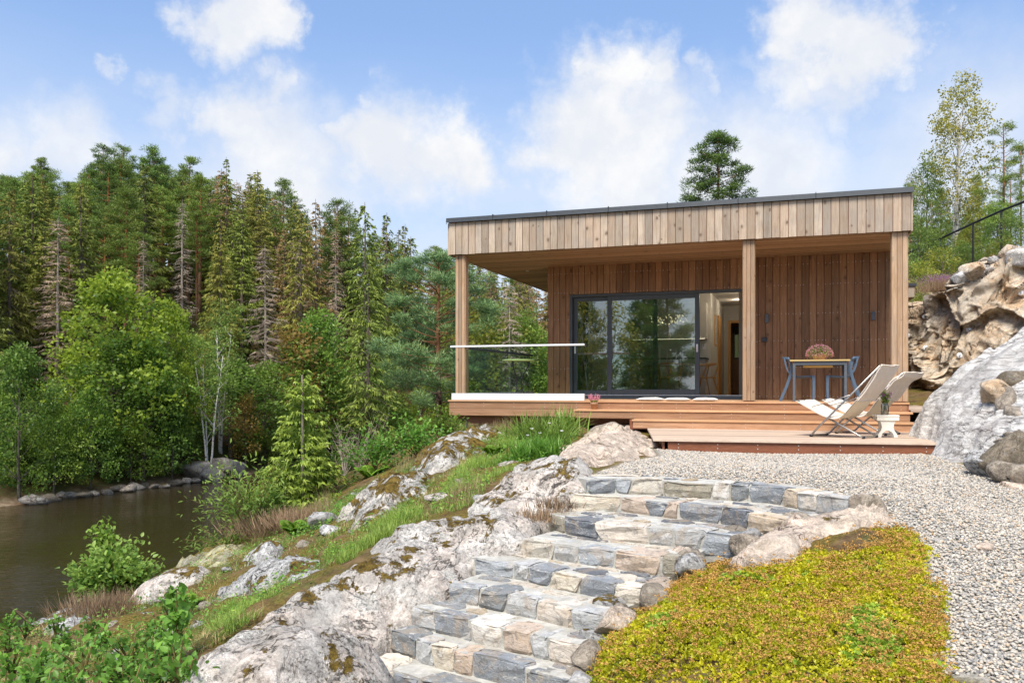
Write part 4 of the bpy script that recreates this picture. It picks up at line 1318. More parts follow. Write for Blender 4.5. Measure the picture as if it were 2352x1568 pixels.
# sliding door
dr = MB()
for (x0, x1, z0, z1) in ((DL, DL + .05, 0, DT), (DR - .05, DR, 0, DT), (DL + .05, DR - .05, DT - .05, DT), (DL + .05, DR - .05, .0, .075)):
    dr.box(x0, x1, WY - .012, WY + .15, z0, z1, .004)
dr.box(DL + .05, DR - .05, WY - .03, WY - .013, .0, .03)
door = dr.build('sliding_door', M['anthracite'], house)
def sash(x0, x1, y0, y1, z0, z1, fw, fb, handle):
    s = MB().box(x0, x0 + fw, y0, y1, z0, z1, .004).box(x1 - fw, x1, y0, y1, z0, z1, .004).box(x0 + fw, x1 - fw, y0, y1, z1 - fw, z1, .004).box(x0 + fw, x1 - fw, y0, y1, z0, z0 + fb, .004)
    s.build('sash', M['anthracite'], door)
    box('pane', x0 + fw - .005, x1 - fw + .005, (y0 + y1) / 2 - .004, (y0 + y1) / 2 + .004, z0 + fb - .005, z1 - fw + .005, M['glass'], door)
    box('handle', handle, handle + .035, y0 - .03, y0 - .001, .94, 1.10, M['alu'], door, .006)
sash(DL + .052, 3.62, WY + .075, WY + .135, .077, DT - .052, .085, .10, DL + .075)
sash(2.60, 4.467, WY + .005, WY + .065, .077, DT - .052, .09, .12, 4.405)
box('threshold', DL + .05, DR - .05, WY + .0, WY + .15, .0755, .083, M['alu'], door)
# lamps and switch on the cladding
for x, lb in ((5.72, 'long grey wall lamp above the switch box'), (7.62, 'long grey wall lamp above the canvas chairs')):
    e = empty('wall_lamp', HW(x, WY, 1.49), HROT, lb, 'lamp', 'wall lamps')
    MB().box(0, .07, -.075, -.012, 0, .165, .006).build('lamp_body', M['tgrey'], e)
    MB().box(.015, .055, -.012, -.0005, .04, .125).build('bracket', M['anthracite'], e)
e = empty('switch_box', HW(5.66, WY, 1.12), HROT, 'small dark square switch box under the wall lamp', 'switch')
MB().box(0, .1, -.05, -.0005, 0, .085, .008).build('body', M['anthracite'], e)
MB().box(.012, .088, -.056, -.0505, .014, .071, .003).build('cover', M['roofedge'], e)
# annex behind, right
annex = empty('annex', HW(8.0, 5.85, 0), HROT, 'low timber annex with dark roof edge behind the right post', 'building')
an = MB().box(.02, .62, .25, 4.0, -.1, 2.25).build('wall', M['wall'], annex)
ar = MB().box(-.0, .84, -.03, 4.2, 2.5, 2.56).build('roof', M['roofedge'], annex)
af = box('fascia', .0, .80, .024, .06, 2.27, 2.5, M['platfront'], annex)
for k in range(6):
    box('board', k * .134 + .004, (k + 1) * .134 - .004, .0, .0235, 2.25, 2.498, M['fascia'], af, .003)
box('soffit', .0, .80, .061, 4.1, 2.25, 2.262, M['soffit'], annex)
# ---- rooms
iw = MB().box(WL + .17, WR - .17, 2.36, 2.365, -.09, 0.0)
rm = M['roomwall']
box('room_floor', WL + .17, WR - .17, WY + .162, DEP - .47, -.08, .0, M['roomfloor'], house)
ceil_ = box('room_ceiling', WL + .17, WR - .17, WY + .162, DEP - .47, 2.45, 2.5, M['roomceil'], house)
MB().box(1.49, 4.40, 5.25, 9.0, .001, 2.449).build('room_wall', rm, house)
MB().box(5.5, 7.83, 5.2, DEP - .48, .001, 2.449).build('room_wall', rm, house)
MB().box(4.40, 4.52, 8.9, 9.0, .001, 2.449).box(5.36, 5.5, 8.9, 9.0, .001, 2.449).box(4.52, 5.36, 8.9, 9.0, 2.05, 2.449).build('room_wall', rm, house)
MB().box(1.49, 4.2, 9.2, 9.3, .001, 2.449).build('room_wall', rm, house)
dfm = MB().box(4.52, 4.59, 8.86, 9.04, .001, 2.05).box(5.29, 5.36, 8.86, 9.04, .001, 2.05).box(4.59, 5.29, 8.86, 9.04, 1.98, 2.05).build('inner_door_frame', M['oak'], house)
box('door_leaf', 4.405, 4.43, 7.0, 7.85, .01, 2.05, M['oak'], house)
for (x, y) in ((4.85, 4.2), (5.0, 5.2)):
    MB().lathe([(.0, 0), (.035, 0), (.035, .01), (.0, .01)], (x, y, 2.438), 14).build('downlight', M['bulb'], ceil_)
for i, (y0, y1) in enumerate(((3.05, 3.35), (4.9, 5.3))):
    c = MB()
    pts = []
    for k in range(25):
        yv = y0 + (y1 - y0) * k / 24
        pts.append((1.56 + .035 * math.sin(k * 1.35), yv))
    V = [(p[0], p[1], z) for z in (.02, 2.4) for p in pts]
    F = [(k, k + 1, 25 + k + 1, 25 + k) for k in range(24)]
    o = mesh('curtain', np.array(V), F, M['curtain'])
    o.matrix_world = HM
    tag(o, ['pale curtain at the near edge of the side window', 'pale curtain at the far edge of the side window'][i], 'curtain')
kb = empty('kitchen_units', HW(2.6, 4.65, 0), HROT, 'grey base cabinets with worktop inside the room', 'cabinet')
for k in range(3):
    box('cabinet', k * .58, k * .58 + .574, .02, .6, .08, .88, M['cabinet'], kb, .003)
box('worktop', -.01, 1.76, .0, .6, .8805, .91, M['roofedge'], kb)
kw = empty('wall_cabinet', HW(2.6, 4.9, 1.36), HROT, 'pale wall cabinets above the worktop', 'cabinet')
for k in range(3):
    box('cabinet', k * .58, k * .58 + .574, .0, .34, .0, .82, M['cabinet'], kw, .003)
box('light_strip', .02, 1.7, .02, .035, -.008, -.001, M['strip'], kw)
tc = empty('oven_cabinet', HW(5.12, 3.9, 0), HROT, 'tall pale cabinet with a black oven beside the open door', 'cabinet')
box('body', .0, .6, .0, .62, .001, 2.3, M['cabinet'], tc, .003)
ov = box('oven', -.008, .59, .03, .6, .95, 1.5, M['rubber'], tc, .004)
box('pane', -.0115, -.0085, .08, .55, 1.02, 1.42, M['glass'], ov)
pf = empty('picture_frame', HW(4.402, 6.1, 1.25), HROT, 'framed picture with thin gold edge on the hall wall', 'picture')
box('frame', .0, .02, 0, .55, 0, .75, M['oak'], pf)
box('print', .0205, .022, .03, .52, .03, .72, M['roomwall'], pf)
for lb, x, z in (('white socket plate on the kitchen end wall', 4.2, 1.12), ):
    s_ = empty('socket', HW(x, 5.249, z), HROT, lb, 'socket')
    box('plate', 0, .08, -.008, 0, 0, .12, M['alu'], s_, .002)
    MB().tube([(.04, -.0085, .085), (.04, -.011, .085)], .02, 14).build('outlet', M['cabinet'], s_)
# dining set
dt = empty('dining_table', HW(2.85, 3.35, 0), HROT, 'pale dining table behind the sliding glass', 'table')
box('table_top', 0, 1.5, 0, .85, .71, .74, M['roomceil'], dt, .006)
for x in (.08, 1.36):
    for y in (.06, .73):
        box('leg', x, x + .06, y, y + .06, .002, .7095, M['roomceil'], dt)
def dchair(x, y, rz, lb):
    e = empty('dining_chair', HW(x, y, 0), HROT + rz, lb, 'chair', 'wooden dining chairs')
    MB().box(-.23, .23, -.22, .22, .43, .455, .01).build('seat', M['oak'], e)
    for sx in (-1, 1):
        MB().tube([(sx * .25, -.24, 0.002), (sx * .2, -.12, .43), (sx * .25, -.02, .68)], [.013, .017, .013], 6).build('leg', M['oak'], e)
        MB().tube([(sx * .24, .27, 0.002), (sx * .2, .16, .43), (sx * .25, .24, .7)], [.013, .017, .013], 6).build('leg', M['oak'], e)
    arc = [(.27 * math.cos(a), -.02 + .30 * math.sin(a), .70 + .04 * math.sin(a)) for a in np.linspace(-.1, math.pi + .1, 13)]
    MB().tube(arc, .018, 6).build('backrest', M['oak'], e)
dchair(2.75, 3.1, -.9 + math.pi, 'wooden dining chair at the left end of the table')
dchair(3.75, 3.05, math.pi + .25, 'wooden dining chair on the glass side of the table')
dchair(4.4, 3.5, -math.pi / 2 - .3, 'wooden dining chair at the right end of the table')
dchair(3.35, 4.35, .1, 'wooden dining chair on the kitchen side of the table')
for i, (x, y, lb) in enumerate(((3.45, 3.7, 'steel candlestick with a tall cream candle, leftmost'), (3.6, 3.75, 'steel candlestick with a short cream candle, middle'), (3.8, 3.7, 'steel candlestick with a cream candle, rightmost'))):
    e = empty('candlestick', HW(x, y, .741), HROT, lb, 'candlestick', 'candlesticks on the dining table')
    MB().lathe([(.05, 0), (.05, .008), (.012, .02), (.009, .12), (.02, .15), (.014, .16)], n=12).build('holder', M['steel'], e)
    MB().lathe([(.011, .16), (.011, .4 - .03 * i)], n=10).build('candle', M['roomceil'], e)
ch = empty('chandelier', HW(3.6, 3.75, 1.72), HROT, 'ring chandelier of many small lit bulbs above the dining table', 'chandelier')
MB().tube([(.32 * math.cos(a), .32 * math.sin(a), 0) for a in np.linspace(0, 2 * math.pi, 25)], .008, 6).build('ring', M['steel'], ch)
MB().tube([(0, 0, .727), (0, 0, .05)], .004, 6).build('cable', M['rubber'], ch)
bl = MB()
tw = MB()
rr = np.random.default_rng(3)
for k in range(90):
    a = rr.uniform(0, 2 * math.pi)
    dv = rr.normal(0, 1, 3)
    dv = dv / np.linalg.norm(dv) * rr.uniform(.06, .15)
    c = np.array([.32 * math.cos(a), .32 * math.sin(a), 0])
    tw.tube([c, c + dv], .0015, 3)
    q = c + dv
    s = .006
    bl.add([(q[0] + s, q[1], q[2]), (q[0] - s, q[1], q[2]), (q[0], q[1] + s, q[2]), (q[0], q[1] - s, q[2]), (q[0], q[1], q[2] + s), (q[0], q[1], q[2] - s)],
           [(0, 2, 4), (2, 1, 4), (1, 3, 4), (3, 0, 4), (2, 0, 5), (1, 2, 5), (3, 1, 5), (0, 3, 5)])
tw.build('wires', M['steel'], ch)
bl.build('bulbs', M['bulb'], ch)

# ------------------------------------------------------------------ deck, steps, platform
deck = empty('wooden_deck', HLOC, HROT, 'hardwood terrace deck in front of and beside the house', 'deck')
yy = -.02
k = 0
while yy < WY + .16:
    w_ = .12
    box('deck_board', -.02, 8.03, yy, min(yy + w_ - .005, WY + .155), -.028, 0.0, M['decktop'], deck)
    yy += w_
for k in range(11):
    y0 = WY + .16 + k * .4
    box('deck_board', -.02, WL - .01, y0 + .003, y0 + .397, -.028, 0.0, M['decktop'], deck)
for k in range(7):
    box('deck_board', 8.06, 8.78, .1 + k * .62, .1 + k * .62 + .61, -.16, -.13, M['plattop'], deck)
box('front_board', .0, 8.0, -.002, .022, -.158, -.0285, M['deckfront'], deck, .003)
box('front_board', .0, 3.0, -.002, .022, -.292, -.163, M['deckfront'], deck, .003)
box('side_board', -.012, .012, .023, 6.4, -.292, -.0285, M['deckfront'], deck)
MB().box(.3, 8.0, .15, .2, -.45, -.03).box(.3, 8.0, 1.6, 1.65, -.45, -.03).box(.12, .32, .15, 6.0, -.36, -.30).build('joists', M['platfront'], deck)
MB().box(7.98, 8.02, -.002, .5, -.158, -.029).build('end_board', M['platfront'], deck)
scr = MB()
def screws(x0, x1, y, zs, step):
    x = x0
    while x < x1:
        for z in zs:
            scr.box(x, x + .009, y - .0035, y + .002, z, z + .009)
        x += step
screws(.1, 8.0, -.002, (-.06, -.125), .6)
STEPX = [2.56, 3.66]
for j, x0 in enumerate(STEPX):
    z = -.15 * (j + 1)
    yf = -.33 * (j + 1)
    s_ = box('step', x0 + .02, 8.0, yf + .024, yf + .33, z - .16, z - .0295, M['platfront'], deck)
    for b_ in range(3):
        box('tread_board', x0 - .015, 8.02 + .02, yf - .02 + b_ * .117, yf - .02 + b_ * .117 + .111, z - .028, z, M['decktop'], s_)
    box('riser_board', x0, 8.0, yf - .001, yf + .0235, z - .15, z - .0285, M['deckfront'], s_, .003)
    screws(x0 + .15, 8.0, yf - .001, (z - .06, z - .12), .85)
box('riser_skirt', 3.6, 8.0, -.66 + .0245, -.60, -.47, -.30, M['platfront'], deck)
sc_ = scr.build('screw_heads', M['nail'], deck)
sc_['kind'] = 'stuff'
# footing of the deck corner
ft = empty('deck_footing', HW(.22, .35, -.70), HROT, 'concrete pad with steel jack under the deck corner', 'footing')
MB().box(-.13, .13, -.13, .13, -.25, .0, .01).build('pad', M['concrete'], ft)
MB().tube([(0, 0, .0), (0, 0, .34)], .018, 10).build('jack', M['steel'], ft)
MB().box(-.07, .07, -.07, .07, .30, .36).build('jack_plate', M['tgrey'], ft)
ft2 = empty('deck_footing', HW(1.35, .5, -.72), HROT, 'dark concrete pad under the deck behind the grass', 'footing')
MB().box(-.13, .13, -.13, .13, -.3, .2, .01).build('pad', M['concrete'], ft2)
MB().tube([(0, 0, .2), (0, 0, .42)], .018, 10).build('jack', M['steel'], ft2)

plat = empty('wooden_platform', (2.0, 11.4, -.86), 0, 'low weathered wooden platform in front of the deck steps', 'platform')
PM = Matrix.Translation((-2.0, -11.4, .86))
def pt(a, b_):            # a across 0..1, b from the front edge 0..1 to the back
    fl_, fr_ = np.array([1.90, 11.43]), np.array([5.36, 10.64])
    bl_, br_ = np.array([2.28, 14.3]), np.array([6.35, 13.5])
    return (fl_ * (1 - a) + fr_ * a) * (1 - b_) + (bl_ * (1 - a) + br_ * a) * b_
NB = 24
for k in range(NB):
    b0, b1 = k / NB, (k + .955) / NB
    q = [pt(0, b0), pt(1, b0), pt(1, b1), pt(0, b1)]
    V = [(p[0], p[1], z) for z in (-.748, -.72) for p in q]
    F = [(3, 2, 1, 0), (4, 5, 6, 7), (0, 1, 5, 4), (1, 2, 6, 5), (2, 3, 7, 6), (3, 0, 4, 7)]
    o = mesh('board', np.array(V), F, M['plattop'], plat)
    o.matrix_parent_inverse = PM
def skirt(a0, b0_, a1, b1_, inset, z0, z1):
    p, q = pt(a0, b0_), pt(a1, b1_)
    t_ = (q - p) / np.linalg.norm(q - p)
    nn = np.array([-t_[1], t_[0]])
    p, q = p + nn * inset, q + nn * inset
    V = [(*(p), z0), (*(q), z0), (*(q + nn * .028), z0), (*(p + nn * .028), z0), (*(p), z1), (*(q), z1), (*(q + nn * .028), z1), (*(p + nn * .028), z1)]
    o = mesh('skirt_board', np.array(V), [(3, 2, 1, 0), (4, 5, 6, 7), (0, 1, 5, 4), (1, 2, 6, 5), (2, 3, 7, 6), (3, 0, 4, 7)], M['platfront'], plat)
    o.matrix_parent_inverse = PM
    return p, q
p_, q_ = skirt(.055, 0, .985, 0, .03, -.93, -.7485)
skirt(.03, .95, .03, .02, .02, -.93, -.7485)
sc2 = MB()
for k in range(7):
    c = p_ + (q_ - p_) * (.04 + k * .155)
    for z in (-.79, -.84):
        sc2.box(c[0], c[0] + .011, c[1] - .006, c[1] + .002, z, z + .011)
o = sc2.build('screw_heads', M['nail'], plat)
o['kind'] = 'stuff'
o.matrix_parent_inverse = PM

# ------------------------------------------------------------------ glass railing
rail = empty('glass_railing', HLOC, HROT, 'frameless glass railing with white handrail at the deck corner', 'railing')
box('base_profile', .03, 2.64, .035, .095, .001, .125, M['alu'], rail, .003)
box('base_profile', .03, .09, .097, 5.2, .001, .125, M['alu'], rail, .003)
box('handrail', .0, 2.64, .035, .095, 1.0, 1.036, M['alu'], rail, .006)
box('handrail', .02, .085, .101, 5.2, 1.0, 1.045, M['anthracite'], rail, .006)
for (a, b_) in ((.045, .93), (.945, 1.74), (1.755, 2.635)):
    box('glass_panel', a, b_, .058, .070, .126, .999, M['railglass'], rail)
for k in range(6):
    box('glass_panel', .05, .062, .10 + k * .85, .10 + k * .85 + .838, .126, .999, M['railglass'], rail)

# the two lit ceiling spots, plus a fill light added to brighten the hall
for i, (x, y, e_) in enumerate(((4.85, 4.2, 6), (5.0, 5.2, 5), (4.9, 7.2, 3))):
    lt = bpy.data.lights.new('spot_or_hall_fill', 'POINT')
    lt.energy = e_
    lt.color = (1.0, .84, .64)
    lt.shadow_soft_size = .06
    lo = bpy.data.objects.new('spot_or_hall_fill', lt)
    lo.location = HW(x, y, 2.38)
    COL.objects.link(lo)
# ------------------------------------------------------------------ furniture
# bistro table behind the railing
bt = empty('bistro_table', HW(.98, 1.25, 0), HROT, 'small round table with pale green top and curved black legs', 'table')
MB().lathe([(.0, .765), (.30, .765), (.325, .772), (.325, .795), (.31, .80), (0, .80)], n=32).build('table_top', M['greentop'], bt)
for k in range(3):
    a = k * 2 * math.pi / 3 + .3
    ca, sa = math.cos(a), math.sin(a)
    pr = [(.22, .764), (.21, .66), (.12, .52), (.06, .38), (.06, .25), (.10, .14), (.20, .002)]
    pts = []
    for i in range(len(pr) - 1):
        for t in (0, .5):
            r_ = pr[i][0] * (1 - t) + pr[i + 1][0] * t
            pts.append((r_ * ca, r_ * sa, pr[i][1] * (1 - t) + pr[i + 1][1] * t))
    pts.append((pr[-1][0] * ca, pr[-1][0] * sa, pr[-1][1]))
    MB().tube(pts, .012, 8).build('leg', M['iron'], bt, True)
MB().tube([(.065 * math.cos(a), .065 * math.sin(a), .25) for a in np.linspace(0, 2 * math.pi, 17)], .008, 6).build('ring', M['iron'], bt, True)

# terrace table
tb_ = empty('terrace_table', HW(6.24, .36, 0), HROT, 'grey framed table with yellow wooden top on the deck', 'table')
for k in range(6):
    box('top_slat', -.05, .92, -.03 + k * .135, -.03 + k * .135 + .128, .69, .715, M['yellow'], tb_, .003)
MB().box(.0, .87, .0, .025, .625, .6895).box(.0, .87, .735, .76, .625, .6895).box(0, .025, .025, .735, .625, .6895).box(.845, .87, .025, .735, .625, .6895).build('apron', M['tgrey'], tb_)
for x in (0.0, .825):
    for y in (-.001, .716):
        box('leg', x, x + .045, y, y + .045, .002, .688, M['tgrey'], tb_, .004)
box('folded_leaf', .17, .65, .12, .6, .585, .62, M['yellow'], tb_, .003)
# moulded chairs
def airchair(x, y, rz, lb):
    e = empty('plastic_chair', HW(x, y, 0), HROT + rz, lb, 'chair', 'blue grey chairs at the terrace table')
    # faces +x; width along y
    nu = 9
    V, F = [], []
    prof = [(-.16, .47), (-.12, .455), (.0, .44), (.14, .445), (.23, .455), (.25, .44), (.25, .425), (.0, .41), (-.16, .43)]
    for j, yv in enumerate(np.linspace(-.21, .21, nu)):
        dip = -.015 * (1 - (yv / .21) ** 2)
        for (px_, pz_) in prof:
            V.append((px_, yv, pz_ + dip))
    m_ = len(prof)
    for j in range(nu - 1):
        for k in range(m_):
            k2 = (k + 1) % m_
            F.append((j * m_ + k, (j + 1) * m_ + k, (j + 1) * m_ + k2, j * m_ + k2))
    F.append(tuple(range(m_)))
    F.append(tuple(range(nu * m_ - 1, (nu - 1) * m_ - 1, -1)))
    mesh('seat', np.array(V), F, M['blue'], e, True)
    def flat(pts, w0, w1, name, yc, th=.03):
        V, F = [], []
        for i, (a, z) in enumerate(pts):
            t_ = i / (len(pts) - 1)
            w_ = w0 * (1 - t_) + w1 * t_
            d = np.array(pts[min(i + 1, len(pts) - 1)]) - np.array(pts[max(i - 1, 0)])
            d = d / np.linalg.norm(d)
            nn = np.array([-d[1], d[0]]) * w_ / 2
            for (sx, sy) in ((-1, -1), (1, -1), (1, 1), (-1, 1)):
                V.append((a + sx * nn[0], yc + sy * th / 2, z + sx * nn[1]))
        for i in range(len(pts) - 1):
            for k in range(4):
                k2 = (k + 1) % 4
                F.append((i * 4 + k, i * 4 + k2, i * 4 + 4 + k2, i * 4 + 4 + k))
        F += [(3, 2, 1, 0), tuple((len(pts) - 1) * 4 + k for k in range(4))]
        return mesh(name, np.array(V), F, M['blue'], e)
    for s in (-1, 1):
        flat([(.235, .445), (.243, .40), (.245, .25), (.238, .002)], .055, .035, 'leg', s * .205)
        flat([(-.31, .002), (-.20, .27), (-.145, .44), (-.12, .56), (-.15, .72)], .045, .05, 'rear_leg', s * .205)
        flat([(-.13, .47), (-.18, .52), (-.215, .62), (-.24, .75)], .02, .03, 'back_strut', s * .16, .02)
    V, F = [], []
    nb2 = 15
    for j, a in enumerate(np.linspace(-1, 1, nb2)):
        yv = .235 * a
        xo = -.245 + .10 * a * a
        for (dx, dz) in ((-.012, .70), (.012, .70), (.004, .765), (-.016, .768)):
            V.append((xo + dx - .02 * (dz - .70) / .06, yv, dz + .01 * (1 - a * a)))
    for j in range(nb2 - 1):
        for k in range(4):
            k2 = (k + 1) % 4
            F.append((j * 4 + k, (j + 1) * 4 + k, (j + 1) * 4 + k2, j * 4 + k2))
    F += [(0, 1, 2, 3), tuple((nb2 - 1) * 4 + k for k in (3, 2, 1, 0))]
    mesh('backrest', np.array(V), F, M['blue'], e, True)
    return e
airchair(6.34, .74, 0.0, 'blue grey plastic chair at the left side of the terrace table')
airchair(7.05, .74, math.pi, 'blue grey plastic chair at the right side of the terrace table')

# leaf templates and flower helpers
def leaf_cloud(name, C, Nn, size, mat, parent=None, tint=None, aspect=.5, rng=None, fold=True, jit=.4):
    """diamond leaves at C with direction Nn (unit), size array"""
    n = len(C)
    rng = rng or np.random.default_rng(1)
    D = Nn / (np.linalg.norm(Nn, axis=1)[:, None] + 1e-9)
    rv = rng.normal(0, 1, (n, 3))
    S = np.cross(D, rv)
    S /= np.linalg.norm(S, axis=1)[:, None] + 1e-9
    size = np.broadcast_to(np.asarray(size, dtype=float), (n,))[:, None]
    a = C
    b_ = C + D * size * .5 + S * size * aspect * .5
    c = C + D * size
    d = C + D * size * .5 - S * size * aspect * .5
    if fold:
        up = np.cross(S, D)
        b_ = b_ + up * size * .08
        d = d + up * size * .08
    V = np.stack([a, b_, c, d], 1).reshape(-1, 3)
    F = np.arange(4 * n).reshape(n, 4)
    tt = np.repeat(tint if tint is not None else rng.uniform(0, 1, n), 4)
    return mesh(name, V, F, mat, parent, False, tt)
def spray(rng, n, r, h, spread=1.0):
    a = rng.uniform(0, 2 * math.pi, n)
    rr_ = r * np.sqrt(rng.uniform(0, 1, n)) * spread
    return np.stack([rr_ * np.cos(a), rr_ * np.sin(a), rng.uniform(0, h, n)], -1)

# flower bowl on the table
fp = empty('flower_pot', HW(6.68, .70, .716), HROT, 'terracotta bowl overflowing with pink flowers on the terrace table', 'flower pot')
MB().lathe([(.08, 0), (.10, .02), (.125, .09), (.13, .10), (.115, .10), (.105, .08), (.0, .08)], n=22).build('pot', M['terra'], fp, True)
g_ = np.random.default_rng(4)
def dome(n, rx, rz, z0, rmin=.75):
    v = g_.normal(0, 1, (n, 3))
    v[:, 2] = np.abs(v[:, 2]) - .25
    v /= np.linalg.norm(v, axis=1)[:, None]
    v *= g_.uniform(rmin, 1.0, n)[:, None]
    return v * np.array([rx, rx, rz]) + np.array([0, 0, z0]), v
C_, D_ = dome(2600, .215, .165, .10, .3)
leaf_cloud('foliage', C_, D_ + g_.normal(0, .5, C_.shape), g_.uniform(.015, .03, len(C_)), M['l_grass'], fp, rng=g_)
C_, D_ = dome(1500, .23, .18, .10, .9)
leaf_cloud('blossoms', C_, g_.normal(0, 1, C_.shape), g_.uniform(.010, .02, len(C_)), M['petal_pink'], fp, rng=g_, aspect=.9)
# heather pot on the step
hp = empty('heather_pot', HW(2.88, -.2, -.149), HROT, 'pink heather in a small terracotta pot on the top step', 'flower pot')
MB().lathe([(.048, 0), (.062, .09), (.07, .09), (.07, .115), (.06, .115), (.055, .1), (0, .1)], n=20).build('pot', M['terra'], hp, True)
C_, D_ = [], []
for k in range(46):
    a, t_ = g_.uniform(0, 6.28), g_.uniform(.1, .65)
    d = np.array([math.cos(a) * math.sin(t_), math.sin(a) * math.sin(t_), math.cos(t_)])
    ln = g_.uniform(.12, .19)
    for s in np.linspace(.25, 1, 34):
        C_.append(np.array([math.cos(a) * .03, math.sin(a) * .03, .10]) + d * ln * s)
        D_.append(g_.normal(0, 1, 3) + d * .4)
C_, D_ = np.array(C_), np.array(D_)
hi = (C_[:, 2] > .16)
leaf_cloud('blossoms', C_[hi], D_[hi], .013, M['petal_pink'], hp, rng=g_, aspect=.7)
leaf_cloud('foliage', C_[~hi], D_[~hi], .016, M['l_grass'], hp, rng=g_)

# seat cushions on the deck edge
def cushion(x, w_, lb, seed):
    nx_, ny_ = 22, 18
    r = np.random.default_rng(seed)
    u, v = np.meshgrid(np.linspace(-1, 1, nx_), np.linspace(-1, 1, ny_), indexing='ij')
    puff = (1 - u ** 4) * (1 - v ** 4)
    for (bx, by) in ((-.4, -.4), (.4, -.4), (-.4, .4), (.4, .4), (0, 0)):
        puff = puff - .35 * np.exp(-((u - bx) ** 2 + (v - by) ** 2) / .02)
    q = np.stack([u.ravel() * 2, v.ravel() * 2, np.full(u.size, seed)], -1)
    zt = .03 + .030 * puff + (fbm(q, 3, seed) * .005).reshape(u.shape)
    zl = .028 - .024 * (1 - u ** 6) * (1 - v ** 6)
    X, Y = u * w_ / 2 * (1 - .03 * v ** 2), v * .2 * (1 - .03 * u ** 2)
    V = np.concatenate([np.stack([X, Y, zt], -1).reshape(-1, 3), np.stack([X, Y, zl], -1).reshape(-1, 3)])
    F1 = gridfaces(nx_, ny_)
    F2 = F1[:, ::-1] + nx_ * ny_
    F = [tuple(f) for f in F1] + [tuple(f) for f in F2]
    ring = [i * ny_ for i in range(nx_)] + [(nx_ - 1) * ny_ + j for j in range(1, ny_)] + [i * ny_ + ny_ - 1 for i in range(nx_ - 2, -1, -1)] + [j for j in range(ny_ - 2, 0, -1)]
    k = nx_ * ny_
    for i in range(len(ring)):
        a, b_ = ring[i], ring[(i + 1) % len(ring)]
        F.append((a, a + k, b_ + k, b_))
    o = mesh('seat_cushion', V, F, M['cushion'], smooth=True)
    o.matrix_world = Matrix.Translation(HW(x, .20, .001)) @ Matrix.Rotation(HROT + .03 * (seed - 2), 4, 'Z')
    return tag(o, lb, 'cushion', 'white cushions on the deck edge')
cushion(3.82, .47, 'white quilted seat cushion nearest the heather pot', 1)
cushion(4.30, .43, 'white quilted seat cushion in the middle of the three', 2)
cushion(4.78, .43, 'white quilted seat cushion nearest the middle post', 3)

